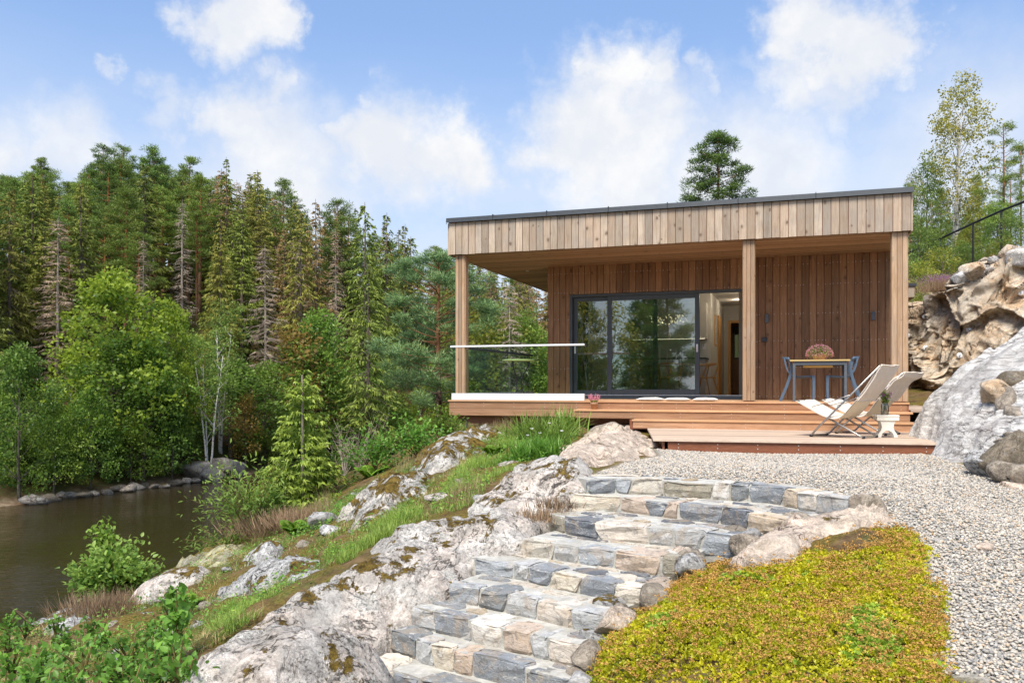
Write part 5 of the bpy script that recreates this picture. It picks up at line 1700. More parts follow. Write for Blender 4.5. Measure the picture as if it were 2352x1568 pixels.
# canvas lounge chairs
def lounge(loc, ang, lb, back=(-.52, .98), seed=0):
    """local +x is forward, width along y"""
    e = empty('canvas_lounge_chair', loc, ang, lb, 'lounge chair', 'canvas lounge chairs on the platform')
    wd = .27
    A0, X0, A1 = (.46, .018), (.18, .285), back
    B0, B1 = (-.27, .018), (.66, .50)
    r_ = .0135
    def U(p0, p1, half, name, foot):
        pts = []
        pts += [(p1[0], -half, p1[1])]
        pts += [(p0[0] + (p1[0] - p0[0]) * .1, -half, p0[1] + (p1[1] - p0[1]) * .1)]
        pts += [(p0[0] + (p1[0] - p0[0]) * .03, -half * .985, p0[1] + (p1[1] - p0[1]) * .02), (p0[0], -half * .9, p0[1])]
        pts += [(x, -y, z) for (x, y, z) in pts[::-1]]
        MB().tube(pts, r_, 10).build(name, M['tube'], e, True)
        for s in (-1, 1):
            MB().tube([(p0[0], s * half * .78, p0[1] - .001), (p0[0], s * half * .97, p0[1] - .001)], .0168, 10).build('rubber_foot', M['rubber'], e, True)
    U(A0, A1, wd, 'back_frame', True)
    U(B0, B1, wd - .035, 'seat_frame', True)
    MB().tube([(X0[0], -wd, X0[1]), (X0[0], wd, X0[1])], .009, 8).build('crossbar', M['tube'], e, True)
    MB().tube([(B1[0], -wd + .035, B1[1]), (B1[0], wd - .035, B1[1])], r_, 8).build('front_bar', M['tube'], e, True)
    MB().tube([(A1[0], -wd, A1[1]), (A1[0], wd, A1[1])], r_, 8).build('top_bar', M['tube'], e, True)
    # armrest-like link tubes
    for s in (-1, 1):
        MB().tube([(-.14, s * (wd + .005), .60), (.16, s * (wd - .03), .50), (.45, s * (wd - .03), .42)], .006, 6).build('link', M['tube'], e, True)
    # sling: profile from the foot end over the seat up to the head
    pr = np.array([(.70, .515), (.60, .45), (.45, .375), (.30, .30), (.16, .255), (.04, .27), (-.06, .36), (-.18, .50), (-.31, .66), (-.42, .80), (back[0] + .02, back[1] - .05), (back[0] - .02, back[1] + .015)])
    tt = np.linspace(0, 1, len(pr))
    t2 = np.linspace(0, 1, 46)
    px_, pz_ = np.interp(t2, tt, pr[:, 0]), np.interp(t2, tt, pr[:, 1])
    for _ in range(3):
        px_[1:-1] = (px_[:-2] + px_[1:-1] * 2 + px_[2:]) / 4
        pz_[1:-1] = (pz_[:-2] + pz_[1:-1] * 2 + pz_[2:]) / 4
    def shell(i0, i1, half, off0, off1, name, mat, wr, edge=.0):
        ny_ = 19
        k = np.arange(i0, i1)
        d = np.stack([np.gradient(px_), np.gradient(pz_)], -1)
        d /= np.linalg.norm(d, axis=1)[:, None]
        nn = np.stack([d[:, 1], -d[:, 0]], -1)     # towards the sitter
        nn *= np.sign(nn[20, 1])
        V = []
        r = np.random.default_rng(seed + i0)
        for side, off in ((0, off1), (1, off0)):
            for i in k:
                for yv in np.linspace(-1, 1, ny_):
                    ed = 1 - abs(yv) ** 5
                    en = min(1.0, (i - i0 + .15) / 2.2, (i1 - 1 - i + .15) / 2.2)
                    o_ = off * (ed * en if side == 0 else 1)
                    V.append((px_[i] + nn[i, 0] * o_, yv * half * (1 + edge * (side == 0)), pz_[i] + nn[i, 1] * o_))
        V = np.array(V)
        q = V * np.array([3.5, 9, 3.5]) + seed * 5
        wrk = fbm(q, 3, seed) * wr
        V[:, 0] += wrk * .7
        V[:, 2] += wrk
        n1 = len(k) * ny_
        F1 = gridfaces(len(k), ny_)
        F = [tuple(f) for f in F1] + [tuple(f[::-1] + n1) for f in F1]
        m_ = len(k)
        ring = [i * ny_ for i in range(m_)] + [(m_ - 1) * ny_ + j for j in range(1, ny_)] + [i * ny_ + ny_ - 1 for i in range(m_ - 2, -1, -1)] + [j for j in range(ny_ - 2, 0, -1)]
        for i in range(len(ring)):
            a, b_ = ring[i], ring[(i + 1) % len(ring)]
            F.append((a, b_, b_ + n1, a + n1))
        return mesh(name, V, F, mat, e, True)
    shell(2, 45, wd - .02, -.004, .006, 'sling', M['canvas2'], .002)
    shell(1, 24, wd + .005, .008, .055, 'seat_pad', M['canvas'], .012)
    shell(29, 46, wd + .018, -.022, .05, 'head_cover', M['canvas'], .012)
    shell(23, 31, wd + .0, .008, .04, 'back_pad', M['canvas'], .010)
    return e
fa = math.atan2(.72, -.69)
lounge((4.70, 11.78, -.719), fa, 'cream canvas lounge chair nearer the platform edge', (-.52, .98), 1)
lounge((5.34, 12.52, -.719), fa - .06, 'cream canvas lounge chair nearer the deck steps', (-.56, .90), 2)

# stool with jar of flowers
so = empty('white_stool', (5.22, 11.85, -.719), R(-9), 'small white wooden stool with arched sides on the platform', 'stool')
MB().box(-.15, .15, -.11, .11, .285, .31, .004).build('seat', M['white'], so)
MB().box(-.145, .145, -.105, -.09, .235, .2845).box(-.145, .145, .09, .105, .235, .2845).build('apron', M['white'], so)
for y in (-.0885, .0715):
    pr = [(-.10, .284), (-.105, .235), (-.085, .19), (-.075, .14), (-.09, .09), (-.125, .04), (-.13, .0), (-.085, .0)]
    pr += [(.085 * -math.cos(a), .095 * math.sin(a)) for a in np.linspace(.05, math.pi - .05, 11)]
    pr += [(.085, .0), (.13, .0), (.125, .04), (.09, .09), (.075, .14), (.085, .19), (.105, .235), (.10, .284)]
    MB().prism(pr, 1, y, y + .017).build('side_panel', M['white'], so)
jr = empty('flower_jar', (5.20, 11.84, -.408), 0, 'clear glass jar of wild flowers on the white stool', 'vase')
MB().lathe([(.045, .001), (.052, .008), (.052, .13), (.045, .15), (.042, .165), (.046, .168)], n=22).build('jar', M['jar'], jr, True)
st_ = MB()
C_, D_, C2, D2, C3, D3 = [], [], [], [], [], []
for k in range(26):
    a, t_ = g_.uniform(0, 6.28), g_.uniform(.05, .55)
    d = np.array([math.cos(a) * math.sin(t_), math.sin(a) * math.sin(t_), math.cos(t_)])
    ln = g_.uniform(.26, .40)
    b0 = np.array([g_.uniform(-.025, .025), g_.uniform(-.025, .025), .012])
    st_.tube([b0, b0 * .3 + np.array([0, 0, .15]), np.array([0, 0, .15]) + d * (ln - .15)], .0022, 4)
    for s in np.linspace(.1, 1, 26):
        p = np.array([0, 0, .15]) + d * (ln - .15) * s
        if s > .55 and k % 2 == 0:
            C2.append(p + g_.normal(0, .014, 3)); D2.append(g_.normal(0, 1, 3))
        elif k % 5 == 1 and s > .6:
            C3.append(p + g_.normal(0, .01, 3)); D3.append(g_.normal(0, 1, 3) + [0, 0, 1.4])
        else:
            C_.append(p + g_.normal(0, .012, 3)); D_.append(g_.normal(0, 1, 3) + d)
st_.build('stems', M['stem'], jr)
leaf_cloud('leaves', np.array(C_), np.array(D_), .035, M['l_grass'], jr, rng=g_)
leaf_cloud('blossoms', np.array(C2), np.array(D2), .020, M['petal_purple'], jr, rng=g_, aspect=.8)
leaf_cloud('sprigs', np.array(C3), np.array(D3), .028, M['l_yellow'], jr, rng=g_, aspect=.4)

# rock bolts on the cliff, placed on its surface
bpy.context.view_layer.update()
def on_cliff(px, py):
    dg = bpy.context.evaluated_depsgraph_get()
    ob = CLIFF
    dv = Vector(((px - CX) / FPX, 1, (HY - py) / FPX)).normalized()
    ok, loc, nrm, _ = ob.ray_cast(Vector((0, 0, 0)), dv)
    return (loc, nrm) if ok else (None, None)
for i, (px, py, lb) in enumerate([(2085, 770, 'rock bolt beside the annex wall'), (2124, 727, 'rock bolt in the pink block near the annex'), (2126, 799, 'rock bolt low in the middle of the cliff'), (2225, 757, 'rock bolt with blue paint in the cliff centre'),
                                 (2204, 816, 'rock bolt just above the white slab'), (2344, 672, 'rock bolt high at the right edge of the cliff')]):
    loc, nrm = on_cliff(px, py)
    if loc is None:
        continue
    if nrm.y > 0: nrm = -nrm
    dd = Vector((-.35, -.9, .1)).normalized()
    e = empty('rock_bolt', loc, 0, lb, 'bolt', 'steel bolts in the cliff')
    e.rotation_euler = dd.to_track_quat('Z', 'Y').to_euler()
    MB().lathe([(.0, -.02), (.055, -.02), (.06, 0.01), (.045, .02), (0, .03)], n=18).build('plate', M['alu'], e)
    MB().tube([(0, 0, .0), (0, 0, .12)], .012, 8).build('rod', M['steel'], e)
# ------------------------------------------------------------------ vegetation builders
def tri_cloud(name, C, D, ln, wd, mat, parent=None, tint=None, rng=None):
    n = len(C)
    rng = rng or np.random.default_rng(1)
    D = D / (np.linalg.norm(D, axis=1)[:, None] + 1e-9)
    S = np.cross(D, rng.normal(0, 1, (n, 3)))
    S /= np.linalg.norm(S, axis=1)[:, None] + 1e-9
    ln = np.broadcast_to(np.asarray(ln, dtype=float), (n,))[:, None]
    wd = np.broadcast_to(np.asarray(wd, dtype=float), (n,))[:, None]
    V = np.stack([C - S * wd * .5, C + S * wd * .5, C + D * ln], 1).reshape(-1, 3)
    tt = np.repeat(tint if tint is not None else rng.uniform(0, 1, n), 3)
    return mesh(name, V, np.arange(3 * n).reshape(n, 3), mat, parent, False, tt)
LV = np.array([(0, 0, 0), (.32, .5, .10), (.7, .36, .06), (1, 0, -.08), (.7, -.36, .06), (.32, -.5, .10), (.32, 0, 0), (.7, 0, -.02)])
LF = np.array([(0, 6, 1), (6, 7, 2), (6, 2, 1), (7, 3, 2), (0, 5, 6), (6, 5, 4), (6, 4, 7), (7, 4, 3)])
def leaf2(name, C, D, Nn, size, aspect, mat, parent=None, tint=None, rng=None):
    n = len(C)
    rng = rng or np.random.default_rng(1)
    D = D / (np.linalg.norm(D, axis=1)[:, None] + 1e-9)
    S = np.cross(Nn, D)
    S /= np.linalg.norm(S, axis=1)[:, None] + 1e-9
    U = np.cross(D, S)
    size = np.broadcast_to(np.asarray(size, dtype=float), (n,))
    V = C[:, None, :] + (D[:, None, :] * LV[None, :, 0:1] + S[:, None, :] * LV[None, :, 1:2] * aspect + U[:, None, :] * LV[None, :, 2:3]) * size[:, None, None]
    F = (LF[None] + (np.arange(n) * 8)[:, None, None]).reshape(-1, 3)
    tt = np.repeat(tint if tint is not None else rng.uniform(0, 1, n), 8)
    return mesh(name, V.reshape(-1, 3), F, mat, parent, False, tt)
def trunk_pts(h, rng, lean=.02, n=9):
    z = np.linspace(-.6, h, n)
    x = np.cumsum(rng.normal(0, lean * h / n, n))
    y = np.cumsum(rng.normal(0, lean * h / n, n))
    x, y = x - x[0], y - y[0]
    return np.stack([x, y, z], -1)
def along(tp, z):
    return np.stack([np.interp(z, tp[:, 2], tp[:, 0]), np.interp(z, tp[:, 2], tp[:, 1]), np.asarray(z, dtype=float)], -1)

def t_spruce(h, Rm, seed, leaf, barkm, droop=.5, dens=1.0, bare=.06, fine=1.0):
    rng = np.random.default_rng(seed)
    e = empty('spruce_tree')
    tp = trunk_pts(h, rng, .008)
    tk = MB()
    tk.tube(tp, list(np.linspace(h * .014, .015, len(tp))), 7)
    C, D, Ln, Wd, Tt = [], [], [], [], []
    z = h * bare
    while z < h * .985:
        nbr = rng.integers(4, 7)
        for k in range(nbr):
            az = rng.uniform(0, 6.283)
            L = (Rm * (1 - z / h) ** .78 + .12) * rng.uniform(.62, 1.15)
            if rng.random() < .06: continue
            p0 = along(tp, [z + rng.uniform(-.1, .1)])[0]
            rad = np.array([math.cos(az), math.sin(az), 0])
            tan = np.array([-math.sin(az), math.cos(az), 0])
            ns = int(max(5, L * 17 * dens))
            s = np.sqrt(rng.uniform(.02, 1, ns))
            up = .25 if z > .75 * h else 0
            zz = -droop * L * s ** 1.3 * .55 + .16 * L * s ** 3 + up * L * s
            side = rng.normal(0, 1, ns) * .16 * L * (1 - .55 * s)
            c = p0 + rad * (L * s)[:, None] + tan * side[:, None] + np.array([0, 0, 1.0]) * (zz - np.abs(side) * .35)[:, None]
            d = rad * rng.uniform(.2, .9, ns)[:, None] + tan * (np.sign(side) * rng.uniform(.0, .9, ns))[:, None] + np.array([0, 0, -1.0]) * rng.uniform(.15, 1.0, ns)[:, None]
            C.append(c); D.append(d)
            Ln.append(rng.uniform(.22, .50, ns) * (.6 + .4 * min(1, L / 1.5)) * fine)
            Wd.append(rng.uniform(.08, .15, ns) * fine)
            Tt.append(np.clip(.15 + .6 * s + rng.normal(0, .2, ns), 0, 1))  # inner needles tinted darker: crown shade put into the colour, with random variation
            if L > .8 and rng.random() < .55:
                tk.tube([p0, p0 + rad * L * .5 + np.array([0, 0, -droop * L * .22]), p0 + rad * L * .85 + np.array([0, 0, -droop * L * .40])], [.028, .018, .006], 3, False)
        z += rng.uniform(.16, .30) * h / 14
    tk.build('trunk', barkm, e)
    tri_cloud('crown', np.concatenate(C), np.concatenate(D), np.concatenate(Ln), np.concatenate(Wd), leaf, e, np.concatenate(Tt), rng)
    e['h'] = h
    return e
def t_dead(h, Rm, seed, leaf, barkm, twigs=1.0):
    rng = np.random.default_rng(seed)
    e = empty('dead_spruce')
    tp = trunk_pts(h, rng, .008)
    tk = MB()
    tk.tube(tp, list(np.linspace(h * .013, .012, len(tp))), 7)
    C, D, Ln, Wd, Tt = [], [], [], [], []
    z = h * .08
    while z < h * .98:
        for k in range(rng.integers(3, 6)):
            az = rng.uniform(0, 6.283)
            L = (Rm * (1 - z / h) ** .7 + .15) * rng.uniform(.5, 1.15)
            p0 = along(tp, [z])[0]
            rad = np.array([math.cos(az), math.sin(az), 0])
            tan = np.array([-math.sin(az), math.cos(az), 0])
            pts = [p0 + rad * L * s + np.array([0, 0, -.42 * L * s ** 1.2 + .22 * L * s ** 3]) for s in (0, .35, .7, 1)]
            tk.tube(pts, [.022, .016, .011, .004], 3, False)
            ns = int(max(4, L * 15 * twigs))
            s = rng.uniform(.15, 1, ns)
            side = rng.normal(0, 1, ns) * .10 * L
            c = p0 + rad * (L * s)[:, None] + tan * (side * .3)[:, None] + np.array([0, 0, 1.0]) * (-.42 * L * s ** 1.2 + .22 * L * s ** 3)[:, None]
            d = rad * rng.uniform(.1, .8, ns)[:, None] + tan * (np.sign(side) * rng.uniform(.3, 1.0, ns))[:, None] + np.array([0, 0, -1.0]) * rng.uniform(-.1, .8, ns)[:, None]
            C.append(c); D.append(d)
            Ln.append(rng.uniform(.2, .62, ns)); Wd.append(rng.uniform(.022, .05, ns)); Tt.append(rng.uniform(0, 1, ns))
        z += rng.uniform(.2, .36) * h / 14
    tk.build('trunk', barkm, e)
    tri_cloud('twigs', np.concatenate(C), np.concatenate(D), np.concatenate(Ln), np.concatenate(Wd), leaf, e, np.concatenate(Tt), rng)
    e['h'] = h
    return e
def t_pine(h, Rm, seed, leaf, barkm, c0=.42, nbr=46, tuft=70, nl=(.16, .30), nw=.06, trk=.014, csize=(.35, .62), lean=.02, taper=.55, name='pine_tree'):
    rng = np.random.default_rng(seed)
    e = empty(name)
    tp = trunk_pts(h, rng, lean)
    tk = MB()
    tk.tube(tp, list(np.linspace(h * trk, .03, len(tp))), 9)
    C, D, Tt = [], [], []
    for k in range(nbr):
        f = c0 + (1 - c0) * (k + rng.uniform(0, 1)) / nbr
        z = h * min(f, .985)
        t = (f - c0) / (1 - c0)
        L = Rm * (min(1, .5 + t * 1.9)) * (1 - t) ** taper * rng.uniform(.55, 1.15) + .15
        az = k * 2.399 + rng.normal(0, .5)
        p0 = along(tp, [z])[0]
        rad = np.array([math.cos(az), math.sin(az), 0])
        tan = np.array([-math.sin(az), math.cos(az), 0])
        rise = rng.uniform(-.12, .45) + .35 * t
        pts = [p0 + rad * L * s + np.array([0, 0, L * (rise * s - .15 * s * (1 - s))]) + tan * L * .08 * math.sin(s * 3 + k) for s in (0, .33, .66, 1)]
        tk.tube(pts, [max(.012, h * trk * .28 * (1 - .6 * t)), .02, .013, .006], 4, False)
        nc = max(2, int(L * 2.6))
        for q in range(nc):
            s = rng.uniform(.42, 1.05) if q else 1.0
            cc = p0 + rad * L * s + tan * rng.normal(0, .16 * L) + np.array([0, 0, L * rise * s + rng.normal(0, .06 * L)])
            cs = rng.uniform(*csize)
            v = rng.normal(0, 1, (tuft, 3))
            v /= np.linalg.norm(v, axis=1)[:, None]
            v[:, 2] *= .55
            pos = cc + v * cs * rng.uniform(.25, 1, tuft)[:, None]
            C.append(pos)
            dd = v + rng.normal(0, .45, (tuft, 3)) + np.array([0, 0, .5])
            D.append(dd)
            Tt.append(np.clip(.35 + .45 * v[:, 2] / .55 + rng.normal(0, .22, tuft), 0, 1))  # tuft undersides tinted darker, painting shade into the needle colour
    tk.build('trunk', barkm, e, True)
    C, D, Tt = np.concatenate(C), np.concatenate(D), np.concatenate(Tt)
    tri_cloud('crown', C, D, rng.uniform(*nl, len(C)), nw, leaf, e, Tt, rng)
    e['h'] = h
    return e
def t_broad(h, Rm, seed, leaf, barkm, c0=.2, nclump=80, nleaf=105, ls=.2, csize=(.45, .95), shape=.5, aspect=.62, stems=1, trk=.016, upw=.6, name='broadleaf_tree'):
    rng = np.random.default_rng(seed)
    e = empty(name)
    tk = MB()
    C, D, Tt = [], [], []
    tops = []
    for s_ in range(stems):
        tp = trunk_pts(h * rng.uniform(.75, .92), rng, .04)
        if stems > 1:
            a = s_ * 2.4
            tp = tp + np.array([math.cos(a), math.sin(a), 0]) * (.12 + .09 * np.clip(tp[:, 2:3], 0, None))
        tk.tube(tp, list(np.linspace(h * trk, .02, len(tp))), 7)
        tops.append(tp)
    for k in range(nclump):
        t = rng.uniform(0, 1) ** .85
        z = h * (c0 + (1 - c0) * t)
        env = Rm * (math.sin(math.pi * min(1, .16 + .84 * t) ** (.62 + shape * .4))) ** .62
        az = rng.uniform(0, 6.283)
        lob = 1 + .22 * math.sin(az * 2 + seed) + .15 * math.sin(az * 3 + seed * 2 + t * 4)
        rr_ = env * lob * math.sqrt(rng.uniform(.22, 1))
        tp = tops[k % stems]
        ax = along(tp, [min(z, tp[-1, 2])])[0]
        cc = np.array([ax[0] + rr_ * math.cos(az), ax[1] + rr_ * math.sin(az), z])
        if rng.random() < .5:
            b0 = along(tp, [max(.15 * h, z - rr_ * .8 - .3)])[0]
            if b0[2] < tp[-1, 2]:
                tk.tube([b0, (b0 + cc) / 2 + np.array([0, 0, .1 * rr_]), cc], [max(.012, h * .003), .010, .004], 4, False)
        cs = rng.uniform(*csize)
        n = int(nleaf * (cs / csize[1]) ** 2) + 8
        v = rng.normal(0, 1, (n, 3))
        v /= np.linalg.norm(v, axis=1)[:, None]
        rad = rng.uniform(.35, 1, n) ** .5
        pos = cc + v * np.array([1, 1, .68]) * (cs * rad)[:, None]
        C.append(pos)
        D.append(v * .8 + rng.normal(0, .6, (n, 3)) + np.array([0, 0, -.25]))
        Tt.append(np.clip(.38 + .42 * v[:, 2] + rng.normal(0, .17, n) + rng.normal(0, .08), 0, 1))  # clump tops lighter, undersides darker: shade painted through the leaf tint
    tk.build('trunk', barkm, e, True)
    C, D, Tt = np.concatenate(C), np.concatenate(D), np.concatenate(Tt)
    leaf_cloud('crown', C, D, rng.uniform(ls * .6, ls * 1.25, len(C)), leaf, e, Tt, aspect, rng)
    e['h'] = h
    return e

PROTO = {}
PB = {
 'spruce1': lambda: t_spruce(14, 2.3, 11, M['l_spruce'], M['bark_spruce'], .6),
 'spruce2': lambda: t_spruce(14, 1.9, 12, M['l_spruce'], M['bark_spruce'], .9, .85),
 'spruce3': lambda: t_spruce(14, 2.7, 13, M['l_spruce'], M['bark_spruce'], 1.0, .7),
 'brown1': lambda: t_spruce(14, 2.0, 14, M['l_brown'], M['bark_spruce'], .8, .6),
 'dead1': lambda: t_dead(14, 2.5, 15, M['l_dead'], M['bark_dead'], 1.5),
 'dead2': lambda: t_dead(12, 1.5, 16, M['l_dead'], M['bark_dead'], .8),
 'pine1': lambda: t_pine(14, 2.3, 17, M['l_pine'], M['bark_pine'], .40),
 'pine2': lambda: t_pine(14, 2.6, 18, M['l_pine'], M['bark_pine'], .30, 52, taper=.4),
 'pine3': lambda: t_pine(14, 2.0, 19, M['l_pine'], M['bark_pine'], .5, 40, taper=.8),
 'alder1': lambda: t_broad(8, 2.6, 20, M['l_broad'], M['bark_broad'], .12, 95, 100),
 'alder2': lambda: t_broad(7, 3.0, 21, M['l_broad'], M['bark_broad'], .08, 95, 100, shape=.2),
 'maple': lambda: t_broad(10, 3.4, 22, M['l_maple'], M['bark_broad'], .12, 130, 100, .24),
 'yellow': lambda: t_broad(7, 2.2, 23, M['l_yellow'], M['bark_broad'], .15, 70, 90),
 'orange': lambda: t_broad(6, 1.6, 24, M['l_orange'], M['bark_broad'], .25, 40, 80),
 'birch': lambda: t_broad(11, 1.7, 25, M['l_birch'], M['bark_birch'], .32, 85, 80, .15, (.35, .75), stems=3, trk=.0085, name='birch_tree'),
}
CLS = {'spruce': 'tree', 'brown': 'tree', 'dead': 'tree', 'pine': 'tree', 'alder': 'tree', 'maple': 'tree', 'yellow': 'tree', 'orange': 'tree', 'birch': 'tree'}
pr_ = random.Random(9)
def plant(kind, x, y, z, h, label, group, wid=None, rz=None):
    if kind not in PROTO:
        PROTO[kind] = PB[kind]()
        o = PROTO[kind]
    else:
        o = copy_tree(PROTO[kind])
    s = h / PROTO[kind]['h']
    ws = s * (wid or pr_.uniform(.9, 1.12))
    o.location = (x, y, z - .1)
    o.scale = (ws, ws, s)
    o.rotation_euler = (0, 0, pr_.uniform(0, 6.28) if rz is None else rz)
    tag(o, label, 'tree', group)
    return o
SKX = [-100, 0, 60, 95, 130, 200, 235, 290, 330, 355, 390, 430, 470, 520, 560, 590, 640, 690, 740, 780, 835, 860, 890, 930, 960, 1000, 1035, 1120, 1300]
SKY_ = [395, 400, 392, 375, 425, 370, 340, 348, 388, 348, 398, 372, 404, 368, 388, 398, 428, 452, 462, 468, 468, 522, 492, 522, 538, 548, 544, 565, 590]
def hz_(x, y):
    return float(hill(np.array([x]), np.array([y]))[0])
def by_top(kind, px, py, d, label, group, wid=None):
    p = P(px, py, d)
    z = hz_(p[0], d)
    plant(kind, p[0], d, z, p[2] - z, label, group, wid)
# --- trees one can single out on the far hillside
HERO = [
 ('pine3', 95, 362, 82, 'dark pine standing clear of the skyline near the left edge'),
 ('pine1', 238, 332, 84, 'tall pine at the highest point of the skyline'),
 ('pine2', 285, 338, 86, 'broad pine just right of the tallest pine'),
 ('pine1', 357, 338, 84, 'narrow pine on the skyline between two gaps'),
 ('pine1', 432, 360, 82, 'dense conical pine on the skyline above the maple'),
 ('spruce2', 520, 358, 86, 'thin spruce on the skyline above the brown spruces'),
 ('spruce1', 592, 388, 84, 'pointed spruce where the skyline starts to fall'),
 ('pine3', 652, 412, 88, 'thin pine leaning on the falling skyline'),
 ('pine2', 775, 462, 90, 'bushy pine on the skyline left of the grey spruce'),
 ('spruce3', 838, 462, 74, 'big drooping grey green spruce'),
 ('spruce2', 888, 486, 88, 'slim dark spruce on the skyline beside the near pine'),
 ('spruce2', 930, 512, 95, 'slim spruce on the skyline just left of the roof'),
 ('spruce3', 22, 430, 56, 'massive dark olive spruce at the left edge'),
 ('dead1', 132, 492, 57, 'bare grey spruce with feathery dead branches near the left edge'),
 ('dead2', 328, 540, 62, 'thin dead spruce with bare whitish branches above the maple'),
 ('dead1', 610, 555, 64, 'dead brown spruce in the middle of the forest'),
 ('dead2', 418, 455, 72, 'pale dead spruce left of the olive spruces'),
 ('spruce1', 505, 500, 66, 'olive spruce left of the dead brown spruce'),
 ('spruce1', 555, 470, 72, 'tall olive spruce behind the dead brown spruce'),
 ('spruce3', 690, 480, 72, 'ragged olive spruce right of the dead brown spruce'),
 ('brown1', 725, 455, 76, 'spruce with browning needles on the skyline'),
 ('brown1', 655, 520, 78, 'brown spruce behind the ragged olive spruce'),
 ('dead2', 770, 520, 84, 'dead spruce between the brown and the grey green spruce'),
 ('spruce3', 845, 620, 62, 'drooping spruce above the alders'),
 ('pine2', 240, 470, 66, 'bright green pine above the maple crown'),
 ('dead1', 1170, 640, 70, 'dead spruce seen through the terrace'),
 ('spruce2', 1110, 640, 74, 'green spruce seen through the terrace'),
]
for k, px, py, d, lb in HERO:
    by_top(k, px, py, d, lb, None)
FRONT = [  # (kind, px, top py, distance, relative width, label)
 ('maple', 262, 632, 51, 1.05, 'large maple with bright yellow green crown'),
 ('maple', 388, 700, 54, .75, 'smaller bright green maple right of the large one'),
 ('alder1', 330, 790, 48, .95, 'dark green alder below the large maple'),
 ('alder2', 208, 900, 43.5, .8, 'grey green alder leaning over the shoreline'),
 ('alder1', 45, 800, 42.5, .8, 'pale loose alder at the left edge of the shore'),
 ('alder2', 125, 930, 43, .9, 'dark alder in the shade behind the shore stones'),
 ('alder2', 300, 960, 46.5, .9, 'low alder hanging over the water'),
 ('alder1', 395, 920, 50, .8, 'alder left of the birch trunks'),
 ('birch', 478, 752, 54, 1.0, 'birch with three white trunks on the far shore'),
 ('birch', 505, 690, 58, .9, 'birch behind the white trunked birch'),
 ('orange', 565, 905, 54, .8, 'small tree with brown withered leaves beside the birches'),
 ('orange', 682, 762, 64, 1.2, 'small tree with orange autumn leaves'),
 ('alder1', 610, 835, 60, .9, 'alder in front of the dead brown spruce'),
 ('alder1', 730, 720, 66, .9, 'green alder above the orange tree'),
 ('alder2', 740, 800, 60, 1.0, 'round alder right of the orange tree'),
 ('alder1', 860, 830, 56, .95, 'alder left of the near pine'),
 ('alder2', 800, 930, 50, 1.15, 'wide low alder behind the juniper'),
 ('alder2', 930, 940, 44, 1.0, 'low alder under the near pine'),
 ('maple', 985, 830, 46, .6, 'light green maple behind the near pine trunk'),
 ('yellow', 1035, 860, 44, .8, 'yellow green bush left of the deck corner'),
 ('yellow', 1120, 715, 58, 1.1, 'yellowing tree seen through the terrace'),
 ('alder1', 1215, 740, 54, 1.0, 'alder seen left of the wall corner'),
 ('alder2', 1150, 800, 46, 1.1, 'alder seen through the railing glass'),
 ('alder2', 1075, 880, 40, .9, 'low alder seen under the bistro table'),
 ('alder2', 1240, 850, 42, .9, 'low alder seen through the glass beside the wall'),
 ('alder2', 600, 985, 47, .9, 'low bush on the far shore behind the rowan'),
 ('alder2', 690, 960, 46, 1.0, 'low bush on the far shore behind the juniper'),
 ('birch', 1190, 690, 64, 1.0, 'pale birch seen above the railing'),
]
for k, px, py, d, wd, lb in FRONT:
    while d < np.interp((px - CX) / FPX * d, SHX, SHY) + 2.6:
        d += .3
    p = P(px, py, d)
    z = hz_(p[0], d)
    plant(k, p[0], d, z, p[2] - z, lb, None, wd)
